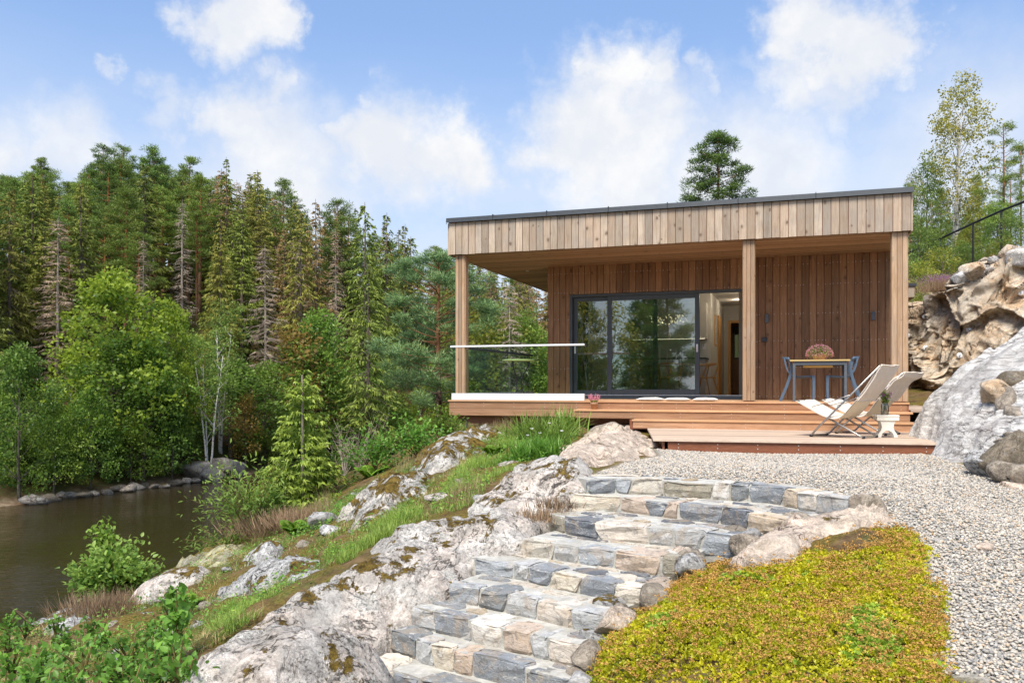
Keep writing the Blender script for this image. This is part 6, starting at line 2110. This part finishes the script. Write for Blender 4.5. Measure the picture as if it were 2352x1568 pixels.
# --- the rest of the forest
LBL = {'spruce1': ('green spruce', 'spruces of the hillside forest'), 'spruce2': ('green spruce', 'spruces of the hillside forest'), 'spruce3': ('green spruce', 'spruces of the hillside forest'),
       'brown1': ('browning spruce', 'browning spruces of the hillside forest'), 'dead1': ('dead grey spruce', 'dead spruces of the hillside forest'), 'dead2': ('dead grey spruce', 'dead spruces of the hillside forest'),
       'pine1': ('pine', 'pines of the hillside forest'), 'pine2': ('pine', 'pines of the hillside forest'), 'pine3': ('pine', 'pines of the hillside forest'),
       'alder1': ('green leafy tree', 'leafy trees of the hillside forest'), 'alder2': ('green leafy tree', 'leafy trees of the hillside forest'), 'birch': ('slender birch', 'birches of the hillside forest')}
fr_ = np.random.default_rng(77)
d = 47.0
cnt = 0
while d < 118:
    sp = 2.75 + (d - 47) * .022
    x0, x1 = -.66 * d, .10 * d
    x = x0 + fr_.uniform(0, sp)
    while x < x1:
        px = CX + FPX * x / d
        yj = d + fr_.uniform(-1.6, 1.6)
        s = (yj - np.interp(x, SHX, SHY)) * .82
        if s > 5.0:
            z = hz_(x, yj)
            ptop = np.interp(px, SKX, SKY_) + fr_.uniform(4, 40)
            zmax = (HY - ptop) / FPX * yj
            h = min(fr_.uniform(9.5, 14.5), zmax - z)
            u = fr_.random()
            if s < 14 and u < .5:
                kind = ['alder1', 'alder2', 'birch', 'alder1'][fr_.integers(0, 4)]
                h = min(h, fr_.uniform(5, 8.5))
            elif px < 480:
                kind = ['pine1', 'pine2', 'pine3', 'pine1', 'pine2', 'spruce1', 'spruce2', 'pine3', 'spruce1', 'pine2'][fr_.integers(0, 10)]
            elif px < 950:
                kind = ['spruce1', 'spruce2', 'spruce3', 'spruce1', 'brown1', 'dead1', 'spruce3', 'brown1', 'pine2', 'spruce2'][fr_.integers(0, 10)]
            else:
                kind = ['spruce1', 'spruce2', 'spruce2', 'brown1', 'dead1', 'pine1', 'dead2'][fr_.integers(0, 7)]
            hide = any(yj < hd and abs(px - hp) < 62 and (HY - (z + h) / yj * FPX) < ht + 300 for (_k2, hp, ht, hd, _l) in HERO if _k2[:4] in ('dead', 'brow') or hp < 60 or ht > 455)
            if hide: h = min(h, 3.9)
            if h > 3.5:
                tier = 'near the water' if s < 13 else ('halfway up the hillside' if s < 30 else 'high on the hillside')
                colm = 'at the left edge' if px < 90 else 'above the large maple' if px < 330 else 'between the maples and the olive spruces' if px < 500 else 'around the dead brown spruce' if px < 700 else 'left of the near pine' if px < 900 else 'behind the near pine' if px < 1040 else 'seen through the terrace'
                plant(kind, x, yj, z, h, ('tall ' if h > 11.5 else 'medium ' if h > 8.5 else 'small ') + LBL[kind][0] + ' ' + tier + ' ' + colm, LBL[kind][1], pr_.uniform(1.05, 1.4))
                cnt += 1
        x += sp * fr_.uniform(.75, 1.35)
    d += sp * .95
print('forest trees', cnt)
# --- low bushes hiding the shore line
for i in range(26):
    px = fr_.uniform(-20, 460)
    py = np.interp(px, [0, 130, 430], [1172, 1150, 1113])
    dd_ = 6.0 * FPX / (py - HY) + 3.4 + fr_.uniform(0, 1.8)
    p = P(px, 900, dd_)
    plant('alder2' if i % 3 else 'alder1', p[0], dd_, hz_(p[0], dd_) - .3, fr_.uniform(1.8, 3.8), 'low leafy bush along the far shore ' + ('near the left edge' if px < 120 else 'below the large maple' if px < 300 else 'left of the birch'), 'bushes along the far shore', 1.2)

# --- right hill: trees behind and beside the house
def rz_(x, y):
    return float(rhill(np.array([x]), np.array([y]))[0])
def by_top_r(kind, px, py, d, label, wid=None, group=None):
    p = P(px, py, d)
    z = rz_(p[0], d)
    return plant(kind, p[0], d, z, p[2] - z, label, group, wid)
PB['rbirch'] = lambda: t_broad(11, 2.0, 35, M['l_birchautumn'], M['bark_birch'], .24, 190, 50, .15, (.3, .66), shape=1.0, stems=2, trk=.010, name='birch_tree')
PB['rpine'] = lambda: t_pine(10, 1.7, 36, M['l_pine'], M['bark_pine'], .32, 26, 80, (.14, .24), .035, .011, (.3, .5), taper=.5)
PB['bpine'] = lambda: t_pine(12, 2.5, 37, M['l_pine'], M['bark_pine'], .30, 64, 110, (.16, .28), .045, .014, (.35, .6), taper=.8)
PB['rbush'] = lambda: t_broad(5, 1.6, 38, M['l_birch'], M['bark_broad'], .08, 70, 70, .13, (.3, .55))
PB['ybush'] = lambda: t_broad(4, 1.5, 39, M['l_yellow'], M['bark_broad'], .08, 60, 70, .13, (.3, .5))
by_top_r('rbirch', 2190, 178, 30, 'tall birch with two white trunks on the slope above the cliff', 1.0)
by_top_r('rpine', 2306, 280, 28, 'slim pine with reddish trunk right of the birch', 1.1)
by_top_r('rpine', 2345, 330, 33, 'pine at the right edge behind the fence', 1.0)
by_top_r('bpine', 2245, 400, 36, 'dark pine behind the birch trunks', .75)
by_top_r('bpine', 2160, 430, 38, 'dark pine between house and birch', .7)
by_top_r('rbush', 2128, 350, 30, 'leafy tree with yellowing leaves beside the roof corner', .55)
by_top_r('rbirch', 2105, 395, 33, 'thin yellowing birch beside the roof corner', .6)
by_top_r('ybush', 2165, 560, 24, 'small yellow green shrub below the fence', 1.1)
by_top_r('rbush', 2110, 500, 25, 'leafy shrub behind the annex roof', .9)
by_top_r('rbush', 2290, 450, 27, 'leafy shrub on the slope right of the birch', .9)
by_top_r('ybush', 2250, 460, 32, 'yellowing shrub behind the fence post', 1.0)
by_top_r('rbush', 2335, 480, 22, 'green shrub at the right edge of the slope', 1.0)
by_top_r('ybush', 2125, 590, 23, 'low yellowish bush behind the annex', 1.0)
by_top_r('rbush', 2205, 480, 34, 'leafy shrub behind the birch foot', 1.1)
_rk = ['rbush', 'ybush', 'rbush', 'rpine', 'rbush', 'ybush', 'rbush', 'rpine']
for i in range(30):
    px = 2085 + (i * 97) % 285
    d_ = 23.5 + (i * 7) % 17
    p = P(px, 500, d_)
    g = rz_(p[0], d_)
    k_ = _rk[i % 8]
    plant(k_, p[0], d_, g, {'rbush': 1.5, 'ybush': 1.3, 'bpine': 2.4, 'rpine': 2.8}[k_] * pr_.uniform(.8, 1.25), {'rbush': 'leafy shrub in the thicket on the slope above the cliff', 'ybush': 'yellowing shrub in the thicket on the slope above the cliff', 'bpine': 'young pine in the thicket on the slope above the cliff', 'rpine': 'slim young pine in the thicket on the slope above the cliff'}[k_], 'thicket above the cliff')
for i, (px, py, d_, s_) in enumerate([(2205, 640, 19.5, .22), (2235, 622, 20, .3), (2262, 622, 19, .25), (2290, 600, 19.5, .2), (2322, 580, 19, .25), (2345, 590, 18.5, .3)]):
    _lc = on_cliff(px, py)[0]
    if _lc is None: continue
    boulder('weathered block on the slope above the cliff', tuple(_lc), (s_ * 1.3, s_, s_ * .8), 700 + i, M[['rock_white', 'rock_cliff', 'rock_grey'][i % 3]], i, 'rock', 'blocks on the slope above the cliff')
p = P(1653, 308, 34)
PB['roofpine'] = lambda: t_pine(8, 1.9, 47, M['l_pine'], M['bark_pine'], .15, 70, 120, (.14, .25), .04, .014, (.3, .5), taper=.55)
plant('roofpine', p[0], 34, p[2] - 5.6, 5.6, 'dense rounded pine rising behind the roof', None, 1.15)
# trees behind the photographer, seen in the window reflections
for i, (x, y, h, k) in enumerate([(-8.8, 0.2, 8.0, 'rbirch'), (-6.6, -2.2, 8.5, 'bpine'), (-10.8, -1.6, 9.0, 'bpine'), (-4.6, -4.6, 8.0, 'rbirch'), (-8.2, -3.4, 7.5, 'pine2'), (-9.5, -5.5, 9.5, 'bpine'), (-6.2, -7.5, 8.5, 'pine2'), (-13, -4.0, 9, 'rpine'), (-3.5, -10, 9, 'bpine'), (-11.5, -10, 10, 'pine1'), (0.5, -12, 8, 'rpine'), (-7.5, -13, 11, 'rbirch'), (-15, -9, 9, 'bpine')]):
    plant(k, x, y, Tz(x, y) - .1, h, 'tree mirrored in the sliding glass door', 'trees mirrored in the window glass')

# --- fence on the slope
fe = empty('wire_fence', (10.0, 24.0, 3.0), 0, 'black wire fence climbing the slope behind the cliff', 'fence')
FP = [P(2080, 583, 26), P(2160, 548, 25), P(2235, 513, 24), P(2300, 484, 23), P(2380, 452, 22)]
FI = Matrix.Translation((-10.0, -24.0, -3.0))
o = MB().tube(FP, .03, 6).build('top_rail', M['iron'], fe); o.matrix_parent_inverse = FI
for i, q in enumerate(FP):
    o = MB().tube([(q[0], q[1], q[2] - 1.25), (q[0], q[1], q[2] + .03)], .028, 6).build('post', M['iron'], fe); o.matrix_parent_inverse = FI
for k in range(1, 5):
    o = MB().tube([(q[0], q[1], q[2] - .27 * k) for q in FP], .004, 4).build('wire', M['iron'], fe); o.matrix_parent_inverse = FI

# ------------------------------------------------------------------ near plants
PB['heropine'] = None
hpz = -1.66
hpine = t_pine(6.3, 1.75, 51, M['l_heropine'], M['bark_heropine'], .33, 62, 190, (.11, .19), .019, .020, (.22, .42), lean=.015, taper=.38)
q = P(1007, 1000, 25)
hpine.location = (q[0], 25, Tz(q[0], 25) - .2)
tag(hpine, 'near scots pine with reddish trunk left of the deck', 'tree')

def bush(name, label, cat, loc, n_br, h, r, leafm, size, aspect, nl, seed, group=None, up=.35, barkm=None, droop=.2, spread=(.15, 1.25), cl=.12):
    rng = np.random.default_rng(seed)
    e = empty(name, tuple(loc), 0, label, cat, group)
    tk = MB()
    C, D, Tt = [], [], []
    for k in range(n_br):
        az, th = rng.uniform(0, 6.283), rng.uniform(*spread)
        L = rng.uniform(.6, 1.0)
        d0 = np.array([math.cos(az) * math.sin(th) * r, math.sin(az) * math.sin(th) * r, math.cos(th) * h])
        pts = [np.zeros(3), d0 * L * .5 + np.array([0, 0, .06 * h]), d0 * L + np.array([0, 0, -droop * .15 * h])]
        tk.tube(pts, [.008 * max(1, h), .006, .003], 4, False)
        for q_ in range(nl):
            s = rng.uniform(.35, 1.05)
            p = pts[0] * (1 - s) ** 2 + 2 * pts[1] * s * (1 - s) + pts[2] * s * s
            p = p + rng.normal(0, cl * r, 3) * np.array([1, 1, .7])
            C.append(p)
            dd = d0 / np.linalg.norm(d0) + rng.normal(0, .7, 3) + np.array([0, 0, -droop])
            D.append(dd)
            Tt.append(np.clip(.15 + .6 * s * p[2] / h + rng.normal(0, .22), 0, 1))
    tk.build('stems', barkm or M['stem'], e)
    C, D = np.array(C), np.array(D)
    Nn = np.array([0, 0, 1.0]) + rng.normal(0, .45, C.shape)
    leaf2('leaves', C, D, Nn, rng.uniform(.65, 1.2, len(C)) * size, aspect, leafm, e, np.array(Tt), rng)
    return e
b = P(268, 1376, 12.6)
print('oak', b, Tz(b[0], b[1]), cast(268, 1372))
bush('oak_bush', 'young oak bush with bright green leaves at the water edge', 'bush', b - [0, 0, .05], 60, .95, .78, M['l_oak'], .088, .62, 62, 61, cl=.13)
bush('oak_sapling', 'taller dark green oak shoot behind the oak bush', 'bush', P(243, 1372, 12.9) - [0, 0, .05], 22, 1.25, .38, M['l_broad'], .08, .6, 40, 62, spread=(.02, .5), cl=.16)
b = cast(575, 1236)
bush('rowan_sapling', 'loose rowan sapling with arching branches above the water', 'bush', b, 30, 1.35, 1.1, M['l_birch'], .085, .3, 46, 63, droop=.35, spread=(.2, 1.0), cl=.13)
bush('rowan_sapling', 'low rowan shoot leaning over the water', 'bush', cast(520, 1262), 12, .5, .7, M['l_birch'], .075, .3, 34, 64, droop=.3, spread=(.6, 1.3))
# juniper
jun = t_spruce(2.3, .62, 65, M['l_juniper'], M['bark_dead'], .45, 3.2, .05, .30)
q = cast(695, 1176)
jun.name = 'juniper_tree'
jun.location = q - [0, 0, .15]
tag(jun, 'yellow green juniper standing on the bank', 'tree')
jun2 = t_spruce(1.0, .55, 66, M['l_juniper'], M['bark_dead'], .35, 3.2, .05, .30)
jun2.name = 'juniper_bush'
jun2.location = cast(640, 1196) - [0, 0, .1]
tag(jun2, 'low green juniper bush left of the tall juniper', 'bush')
for i, (px, py, h_, lb) in enumerate([(735, 1150, 1.0, 'leafy shrub right of the juniper'), (860, 1088, .9, 'leafy shrub under the far alders on the bank'), (1015, 1020, .75, 'leafy shrub at the foot of the near pine'), (960, 1050, .8, 'leafy shrub left of the mossy ridge'), (620, 1215, .7, 'leafy shrub between rowan and juniper')]):
    bush('bank_shrub', lb, 'bush', cast(px, py), 26, h_, h_ * .8, M['l_under'] if i % 2 else M['l_broad'], .07, .55, 34, 70 + i)
# bare twigs
for i, (px, py) in enumerate([(790, 1095), (825, 1085)]):
    e = empty('dead_shrub', tuple(cast(px, py)), 0, ['bare grey twigs rising from the bank', 'bare grey twigs beside the other dead shrub'][i], 'bush')
    tk = MB()
    r_ = np.random.default_rng(80 + i)
    for k in range(12):
        d0 = np.array([r_.normal(0, .25), r_.normal(0, .2), r_.uniform(.5, .95)])
        tk.tube([(0, 0, 0), d0 * .5, d0 + r_.normal(0, .08, 3)], [.008, .006, .002], 4, False)
        for m_ in range(5):
            s = r_.uniform(.4, .9)
            tk.tube([d0 * s, d0 * s + r_.normal(0, .13, 3) + np.array([0, 0, .08])], [.004, .0015], 3, False)
    tk.build('twigs', M['bark_dead'], e)
# raspberry and other leafy plants low left
RB = [(20, 1500), (60, 1470), (100, 1540), (150, 1500), (190, 1555), (235, 1500), (30, 1565), (90, 1590), (160, 1600), (250, 1570), (300, 1540), (330, 1580), (130, 1470), (60, 1610), (280, 1600), (20, 1460), (210, 1470), (340, 1520),
      (375, 1540), (400, 1500), (410, 1560), (390, 1450), (430, 1420), (350, 1470), (420, 1600), (370, 1600), (180, 1640), (100, 1660), (0, 1650), (290, 1650)]
for i, (px, py) in enumerate(RB):
    hh = fr_.uniform(.2, .36)
    bush('raspberry_plant', 'leafy raspberry plant ' + ('in the front row' if py > 1560 else 'in the middle row' if py > 1495 else 'in the back row') + ' of the thicket ' + ('at the left edge' if px < 110 else 'below the oak bush' if px < 260 else 'beside the big bedrock'), 'plant', cast(px, py), 7, hh, hh * .75, M['l_under'], .055, .6, 11, 200 + i, 'raspberry plants in the lower left thicket', droop=.3, spread=(.1, .9), cl=.16)
for i, (px, py, s) in enumerate([(405, 1530, .6), (395, 1420, .4)]):
    bush('aspen_shoot', ['upright shoot with large round leaves beside the bedrock', 'shoot with round leaves above the white ledge'][i], 'plant', cast(px, py), 6, s * .9, s * .4, M['l_under'], .062, .85, 16, 240 + i, spread=(.03, .5))
# ferns
def fern(label, loc, L, n, seed):
    r_ = np.random.default_rng(seed)
    e = empty('fern', tuple(loc), 0, label, 'fern')
    C, D, Nn, S = [], [], [], []
    for k in range(n):
        az = k * 2.4 + r_.normal(0, .3)
        rad = np.array([math.cos(az), math.sin(az), 0])
        tan = np.array([-math.sin(az), math.cos(az), 0])
        ll = L * r_.uniform(.7, 1.1)
        for s in np.linspace(.12, 1, 26):
            p = rad * ll * s * .75 + np.array([0, 0, ll * (1.0 * s - .55 * s * s)])
            for sg in (-1, 1):
                C.append(p); D.append(tan * sg + rad * .35); Nn.append(np.array([0, 0, 1]) - rad * .3); S.append(ll * .26 * math.sin(math.pi * min(1, .15 + .85 * s)) + .01)
    leaf2('fronds', np.array(C), np.array(D), np.array(Nn), np.array(S), .3, M['l_fern'], e, rng=r_)
fern('bright green fern beside the angular boulder', cast(680, 1232), .38, 11, 1)
fern('fern growing under the deck corner grass', cast(1130, 1048), .3, 9, 2)
fern('fern among the shrubs below the white slab', cast(430, 1400), .3, 8, 3)
fern('fern on the bank near the bare twigs', cast(850, 1100), .42, 9, 4)
# strap-leaved clumps by the deck
def blades(n, L, spread, rng, w0=.012, bend=.6, base=.05):
    az = rng.uniform(0, 6.283, n)
    th = np.abs(rng.normal(0, spread, n))
    ln = L * rng.uniform(.6, 1.1, n)
    b0 = np.stack([rng.normal(0, base, n), rng.normal(0, base, n), np.zeros(n)], -1)
    rad = np.stack([np.cos(az), np.sin(az), np.zeros(n)], -1)
    tan = np.stack([-np.sin(az), np.cos(az), np.zeros(n)], -1)
    rows = []
    for s in (0, .35, .7, 1.0):
        hor = np.sin(th) * s + bend * s * s * np.sin(th + .25)
        ver = np.cos(th) * s - bend * .55 * s * s * np.sin(th + .2)
        c = b0 + rad * (ln * hor)[:, None] + np.array([0, 0, 1.0]) * (ln * ver)[:, None]
        wv = w0 * (1 - s ** 2 * .96)
        rows += [c - tan * wv, c + tan * wv]
    V = np.stack(rows, 1)
    idx = np.array([(0, 1, 3, 2), (2, 3, 5, 4), (4, 5, 7, 6)])
    return V, idx
def clump(name, label, loc, n, L, spread, seed, mat, w0=.012, bend=.6, base=.05, cat='plant', group=None):
    rng = np.random.default_rng(seed)
    V, idx = blades(n, L, spread, rng, w0, bend, base)
    F = (idx[None] + (np.arange(n) * 8)[:, None, None]).reshape(-1, 4)
    e = empty(name, tuple(loc), 0, label, cat, group)
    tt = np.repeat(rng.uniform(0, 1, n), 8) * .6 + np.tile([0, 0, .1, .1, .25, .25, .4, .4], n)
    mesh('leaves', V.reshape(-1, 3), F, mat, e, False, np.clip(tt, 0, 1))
    return e
CLP = [(1205, 1010, .42, 'day lily clump at the left of the deck edge'), (1250, 1012, .45, 'tall day lily clump in front of the white profile'), (1300, 1005, .48, 'day lily clump nearest the heather pot'), (1278, 1022, .36, 'day lily clump with white daisies'),
       (1225, 1050, .3, 'broad green clump above the grass patch'), (1262, 1052, .3, 'dark green iris clump beside the pink rock'), (1200, 1062, .26, 'low green clump left of the iris')]
for i, (px, py, L, lb) in enumerate(CLP):
    clump('strap_leaf_plant', lb, cast(px, py), 130, L * 1.25, .55, 300 + i, M['l_lily'] if i < 4 else M['l_under'], .011, .7, .09)
# daisies
for i, (px, py) in enumerate([(1222, 985), (1262, 972), (1240, 995), (1290, 990), (1212, 1000)]):
    q = cast(px, py + 45)
    z = (HY - py) / FPX * q[1]
    e = empty('daisy', tuple(q), 0, 'white daisy flowering in the day lily clump', 'flower', 'daisies in front of the deck')
    MB().tube([(0, 0, 0), (0, 0, z - q[2])], .002, 4).build('stem', M['stem'], e)
    a = np.linspace(0, 6.283, 14)[:-1]
    leaf_cloud('petals', np.tile([[0, 0, z - q[2]]], (13, 1)), np.stack([np.cos(a), np.sin(a) - .5, .4 + 0 * a], -1), .028, M['petal_white'], e, aspect=.4)
# heather and dry shrubs
def heather(label, loc, r, h, seed, bloom):
    rng = np.random.default_rng(seed)
    e = empty('heather', tuple(loc), 0, label, 'heather')
    n = int(2600 * r)
    C = np.stack([rng.normal(0, r * .45, n), rng.normal(0, r * .45, n), np.zeros(n)], -1)
    D = np.stack([C[:, 0] * .8 + rng.normal(0, .3, n), C[:, 1] * .8 + rng.normal(0, .3, n), np.ones(n)], -1)
    tri_cloud('twigs', C, D, rng.uniform(.4, 1.0, n) * h, .010, M['l_heather'], e, rng=rng)
    if bloom:
        m_ = n
        C2 = C + D / np.linalg.norm(D, axis=1)[:, None] * (rng.uniform(.6, 1.0, n) * h)[:, None]
        leaf_cloud('blossoms', C2, rng.normal(0, 1, (m_, 3)), .02, M['petal_purple'], e, rng=rng, aspect=.7)
heather('brown dry heather on the bank behind the dry grass', cast(640, 1215), .7, .34, 1, False)
heather('brown heather below the juniper', cast(700, 1202), .6, .32, 2, False)
heather('dry brown heather left of the grey rock', cast(240, 1405), .5, .26, 3, False)
heather('purple flowering heather on top of the cliff', (on_cliff(2170, 668)[0] or Vector(P(2170, 655, 19.6))), .6, .4, 4, True)
heather('flowering heather at the water side of the bank', cast(190, 1388), .3, .2, 5, True)
heather('grey green thyme beside the third step', cast(1250, 1190), .3, .13, 6, False)
heather('grey green thyme beside the second step', cast(1280, 1165), .22, .12, 7, False)

# ------------------------------------------------------------------ grass
def grass(label, polys, dens, L, mat, seed, w0=.003, spread=.35, bend=.7):
    rng = np.random.default_rng(seed)
    VV, n_all = [], 0
    tts = []
    for pl in polys:
        wp = castpoly(pl)
        a = np.array(wp)
        area = (a[:, 0].max() - a[:, 0].min()) * (a[:, 1].max() - a[:, 1].min())
        n = int(area * dens)
        x, y = rng.uniform(a[:, 0].min(), a[:, 0].max(), n), rng.uniform(a[:, 1].min(), a[:, 1].max(), n)
        cl = fbm(np.stack([x * 3.2, y * 3.2, np.full(n, seed)], -1), 3, seed)
        k = inpoly(x, y, wp) & (cl > rng.uniform(-.45, .45, n))
        x, y, cl = x[k], y[k], cl[k]
        n = len(x)
        V, idx = blades(n, 1.0, spread, rng, w0, bend, 0.0)
        V = V.copy()
        V[:, :, :] *= 1.0
        hgt = L * np.clip(.75 + .55 * cl, .35, 1.5)
        base = np.stack([x, y, T(x, y) - .01], -1)
        c0 = (V[:, 0] + V[:, 1]) / 2
        rel = V - c0[:, None, :]
        mid = np.repeat((rel[:, 0::2] + rel[:, 1::2]) / 2, 2, axis=1)
        wid = rel - mid
        V = base[:, None, :] + mid * hgt[:, None, None] + wid
        VV.append(V.reshape(-1, 3))
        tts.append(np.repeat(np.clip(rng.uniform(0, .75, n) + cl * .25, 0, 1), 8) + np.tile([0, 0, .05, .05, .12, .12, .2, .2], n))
        n_all += n
    F = (idx[None] + (np.arange(n_all) * 8)[:, None, None]).reshape(-1, 4)
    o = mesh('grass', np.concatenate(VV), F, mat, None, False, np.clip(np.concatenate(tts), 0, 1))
    return tag(o, label, 'grass', kind='stuff')
G1 = [[(985, 1190), (1000, 1140), (1060, 1085), (1120, 1045), (1195, 1035), (1230, 1060), (1190, 1085), (1130, 1110), (1090, 1160), (1040, 1185)],
      [(745, 1290), (760, 1235), (850, 1205), (960, 1175), (985, 1195), (930, 1215), (850, 1255), (790, 1295)],
      [(470, 1450), (520, 1400), (640, 1365), (720, 1345), (690, 1362), (590, 1420), (520, 1460)],
      [(800, 1160), (860, 1110), (950, 1080), (930, 1110), (870, 1150)],
      [(1020, 1000), (1060, 985), (1190, 985), (1180, 1030), (1080, 1020)],
      [(1340, 1128), (1355, 1108), (1370, 1112), (1362, 1140)]]
grass('green grass growing on the slope and between the rocks', G1, 4600, .145, M['l_grass'], 5)
G2 = [[(520, 1262), (540, 1215), (610, 1180), (640, 1200), (600, 1250)], [(370, 1285), (400, 1262), (470, 1245), (480, 1262), (420, 1285)], [(900, 1100), (960, 1060), (1000, 1040), (985, 1060), (930, 1100)],
      [(1060, 992), (1090, 985), (1180, 985), (1170, 1000), (1080, 1005)], [(1000, 1190), (1060, 1130), (1110, 1110), (1100, 1150), (1060, 1185)], [(700, 1200), (730, 1160), (770, 1150), (760, 1190)]]
grass('dry straw coloured grass tufts on the bank', G2, 1500, .27, M['l_straw'], 6, .0028, .25, .5)
G3 = [[(620, 1240), (700, 1180), (780, 1140), (840, 1130), (760, 1210), (680, 1260)], [(840, 1160), (900, 1100), (960, 1070), (985, 1090), (900, 1135)], [(1240, 1070), (1300, 1010), (1330, 990), (1320, 1020), (1290, 1040)]]
G4 = [[(0, 1600), (0, 1460), (160, 1430), (300, 1390), (420, 1310), (560, 1250), (680, 1195), (790, 1150), (930, 1075), (1050, 1010), (1180, 1000), (1300, 1030), (1250, 1080), (1130, 1120), (1060, 1180), (900, 1215), (760, 1300), (560, 1440), (420, 1520), (360, 1600)]]
grass('short wiry grass and dry stalks over the whole bank', G4, 1500, .10, M['l_grass'], 15, .0026, .6, .8)
grass('short brown withered grass over the bank', G4, 900, .09, M['l_straw'], 16, .0026, .7, .8)
def herbs(label, polys, dens, size, mat, seed):
    rng = np.random.default_rng(seed)
    C, D = [], []
    for pl in polys:
        wp = castpoly(pl)
        a = np.array(wp)
        n = int((a[:, 0].max() - a[:, 0].min()) * (a[:, 1].max() - a[:, 1].min()) * dens)
        x, y = rng.uniform(a[:, 0].min(), a[:, 0].max(), n), rng.uniform(a[:, 1].min(), a[:, 1].max(), n)
        cl = fbm(np.stack([x * 2.4, y * 2.4, np.full(n, seed)], -1), 3, seed)
        k = inpoly(x, y, wp) & (cl > -.15)
        x, y = x[k], y[k]
        C.append(np.stack([x, y, T(x, y) + rng.uniform(.0, .12, len(x))], -1))
    C = np.concatenate(C)
    D = rng.normal(0, 1, C.shape) * np.array([1, 1, .35]) + np.array([0, 0, .25])
    o = leaf2('ground_herbs', C, D, np.array([0, 0, 1.0]) + rng.normal(0, .4, C.shape), rng.uniform(.5, 1.2, len(C)) * size, .55, mat, None, None, rng)
    return tag(o, label, 'plants', kind='stuff')
herbs('small green herbs covering the bank', G3, 650, .045, M['l_under'], 11)
herbs('low green leaves scattered over the bank', G4, 230, .038, M['l_under'], 13)
herbs('lingonberry and bilberry leaves between the rocks', G1[:4], 420, .032, M['l_fern'], 12)

# ------------------------------------------------------------------ sedum bed
SED = castpoly([(2000,1222),(2090,1222),(2118,1240),(2135,1330),(2162,1440),(2185,1560)]) + [(1.95, 3.5), (0.9, 3.6), (.45, 4.3)] + castpoly([(1365,1520),(1400,1470),(1450,1425),(1500,1375),(1560,1330),(1650,1300),(1720,1305),(1790,1300),(1860,1275),(1940,1245)])
def sedum():
    rng = np.random.default_rng(31)
    a = np.array(SED)
    n = int((a[:, 0].max() - a[:, 0].min()) * (a[:, 1].max() - a[:, 1].min()) * 2800)
    x, y = rng.uniform(a[:, 0].min(), a[:, 0].max(), n), rng.uniform(a[:, 1].min(), a[:, 1].max(), n)
    w_ = fbm(np.stack([x * 5, y * 5, x * 0], -1), 3, 4) * .07 + rng.normal(0, .018, len(x))
    D_ = polydist(x, y, SED) + w_
    k = D_ > 0
    x, y, D_ = x[k], y[k], D_[k]
    n = len(x)
    cl = fbm(np.stack([x * 2.2, y * 2.2, x * 0], -1), 4, 8)
    z = T(x, y) + .02 * sstep(D_, 0, .25) + fbm(np.stack([x * 5, y * 5, x * 0], -1), 3, 2) * .022
    base = np.stack([x, y, z], -1)
    NL = 8
    az = rng.uniform(0, 6.283, (n, NL))
    el = rng.uniform(.1, 1.0, (n, NL))
    Dv = np.stack([np.cos(az) * np.cos(el), np.sin(az) * np.cos(el), np.sin(el)], -1).reshape(-1, 3)
    C = np.repeat(base, NL, axis=0) + rng.normal(0, .006, (n * NL, 3))
    green = np.repeat((cl + rng.normal(0, .12, n) > .78) | (rng.random(n) < .012), NL)
    tt = np.clip(np.repeat(.45 + cl * .35, NL) + rng.normal(0, .25, n * NL), 0, 1)
    size = rng.uniform(.013, .025, n * NL)
    e = empty('sedum_bed', tuple(a.mean(0)) + (-1.4,), 0, 'yellow green and rust coloured sedum bed beside the stairs', 'ground cover')
    e['kind'] = 'stuff'
    off = -Vector(e.location)
    objs = [leaf_cloud('leaves', C[~green], Dv[~green], size[~green], M['l_sedum'], e, tt[~green], .62, rng), leaf_cloud('green_leaves', C[green], Dv[green], size[green] * 1.3, M['l_sedumgreen'], e, tt[green], .75, rng)]
    hk = np.nonzero(rng.random(n) < np.clip(.22 + .26 * fbm(np.stack([x * 4, y * 4, x * 0 + 5], -1), 3, 19), .04, .7))[0]
    NH = 12
    hb = base[hk] + np.array([0, 0, 1]) * rng.uniform(.022, .05, len(hk))[:, None]
    ha = rng.uniform(0, 6.283, (len(hk), NH))
    hr = .017 * np.sqrt(rng.uniform(0, 1, (len(hk), NH)))
    C2 = np.repeat(hb, NH, axis=0) + np.stack([(hr * np.cos(ha)).ravel(), (hr * np.sin(ha)).ravel(), rng.normal(0, .003, hr.size)], -1)
    objs.append(leaf_cloud('seed_heads', C2, rng.normal(0, 1, C2.shape) * np.array([1, 1, .3]), rng.uniform(.007, .013, len(C2)), M['l_sedumhead'], e, None, .9, rng))
    sk = rng.choice(n, 420, replace=False)
    sdir = np.stack([rng.normal(0, .25, 420), rng.normal(0, .25, 420), np.ones(420)], -1)
    sl = rng.uniform(.05, .12, 420)
    objs.append(tri_cloud('stalks', base[sk], sdir, sl, .004, M['l_sedumhead'], e, rng=rng))
    tipc = np.repeat(base[sk] + sdir / np.linalg.norm(sdir, axis=1)[:, None] * sl[:, None], 9, axis=0) + rng.normal(0, .008, (420 * 9, 3)) * np.array([1, 1, .4])
    objs.append(leaf_cloud('tall_seed_heads', tipc, rng.normal(0, 1, tipc.shape), .010, M['l_sedumhead'], e, rng.uniform(0, .5, len(tipc)), .9, rng))
    for o in objs:
        o.matrix_parent_inverse = Matrix.Translation(off)
        o['kind'] = 'stuff'
sedum()
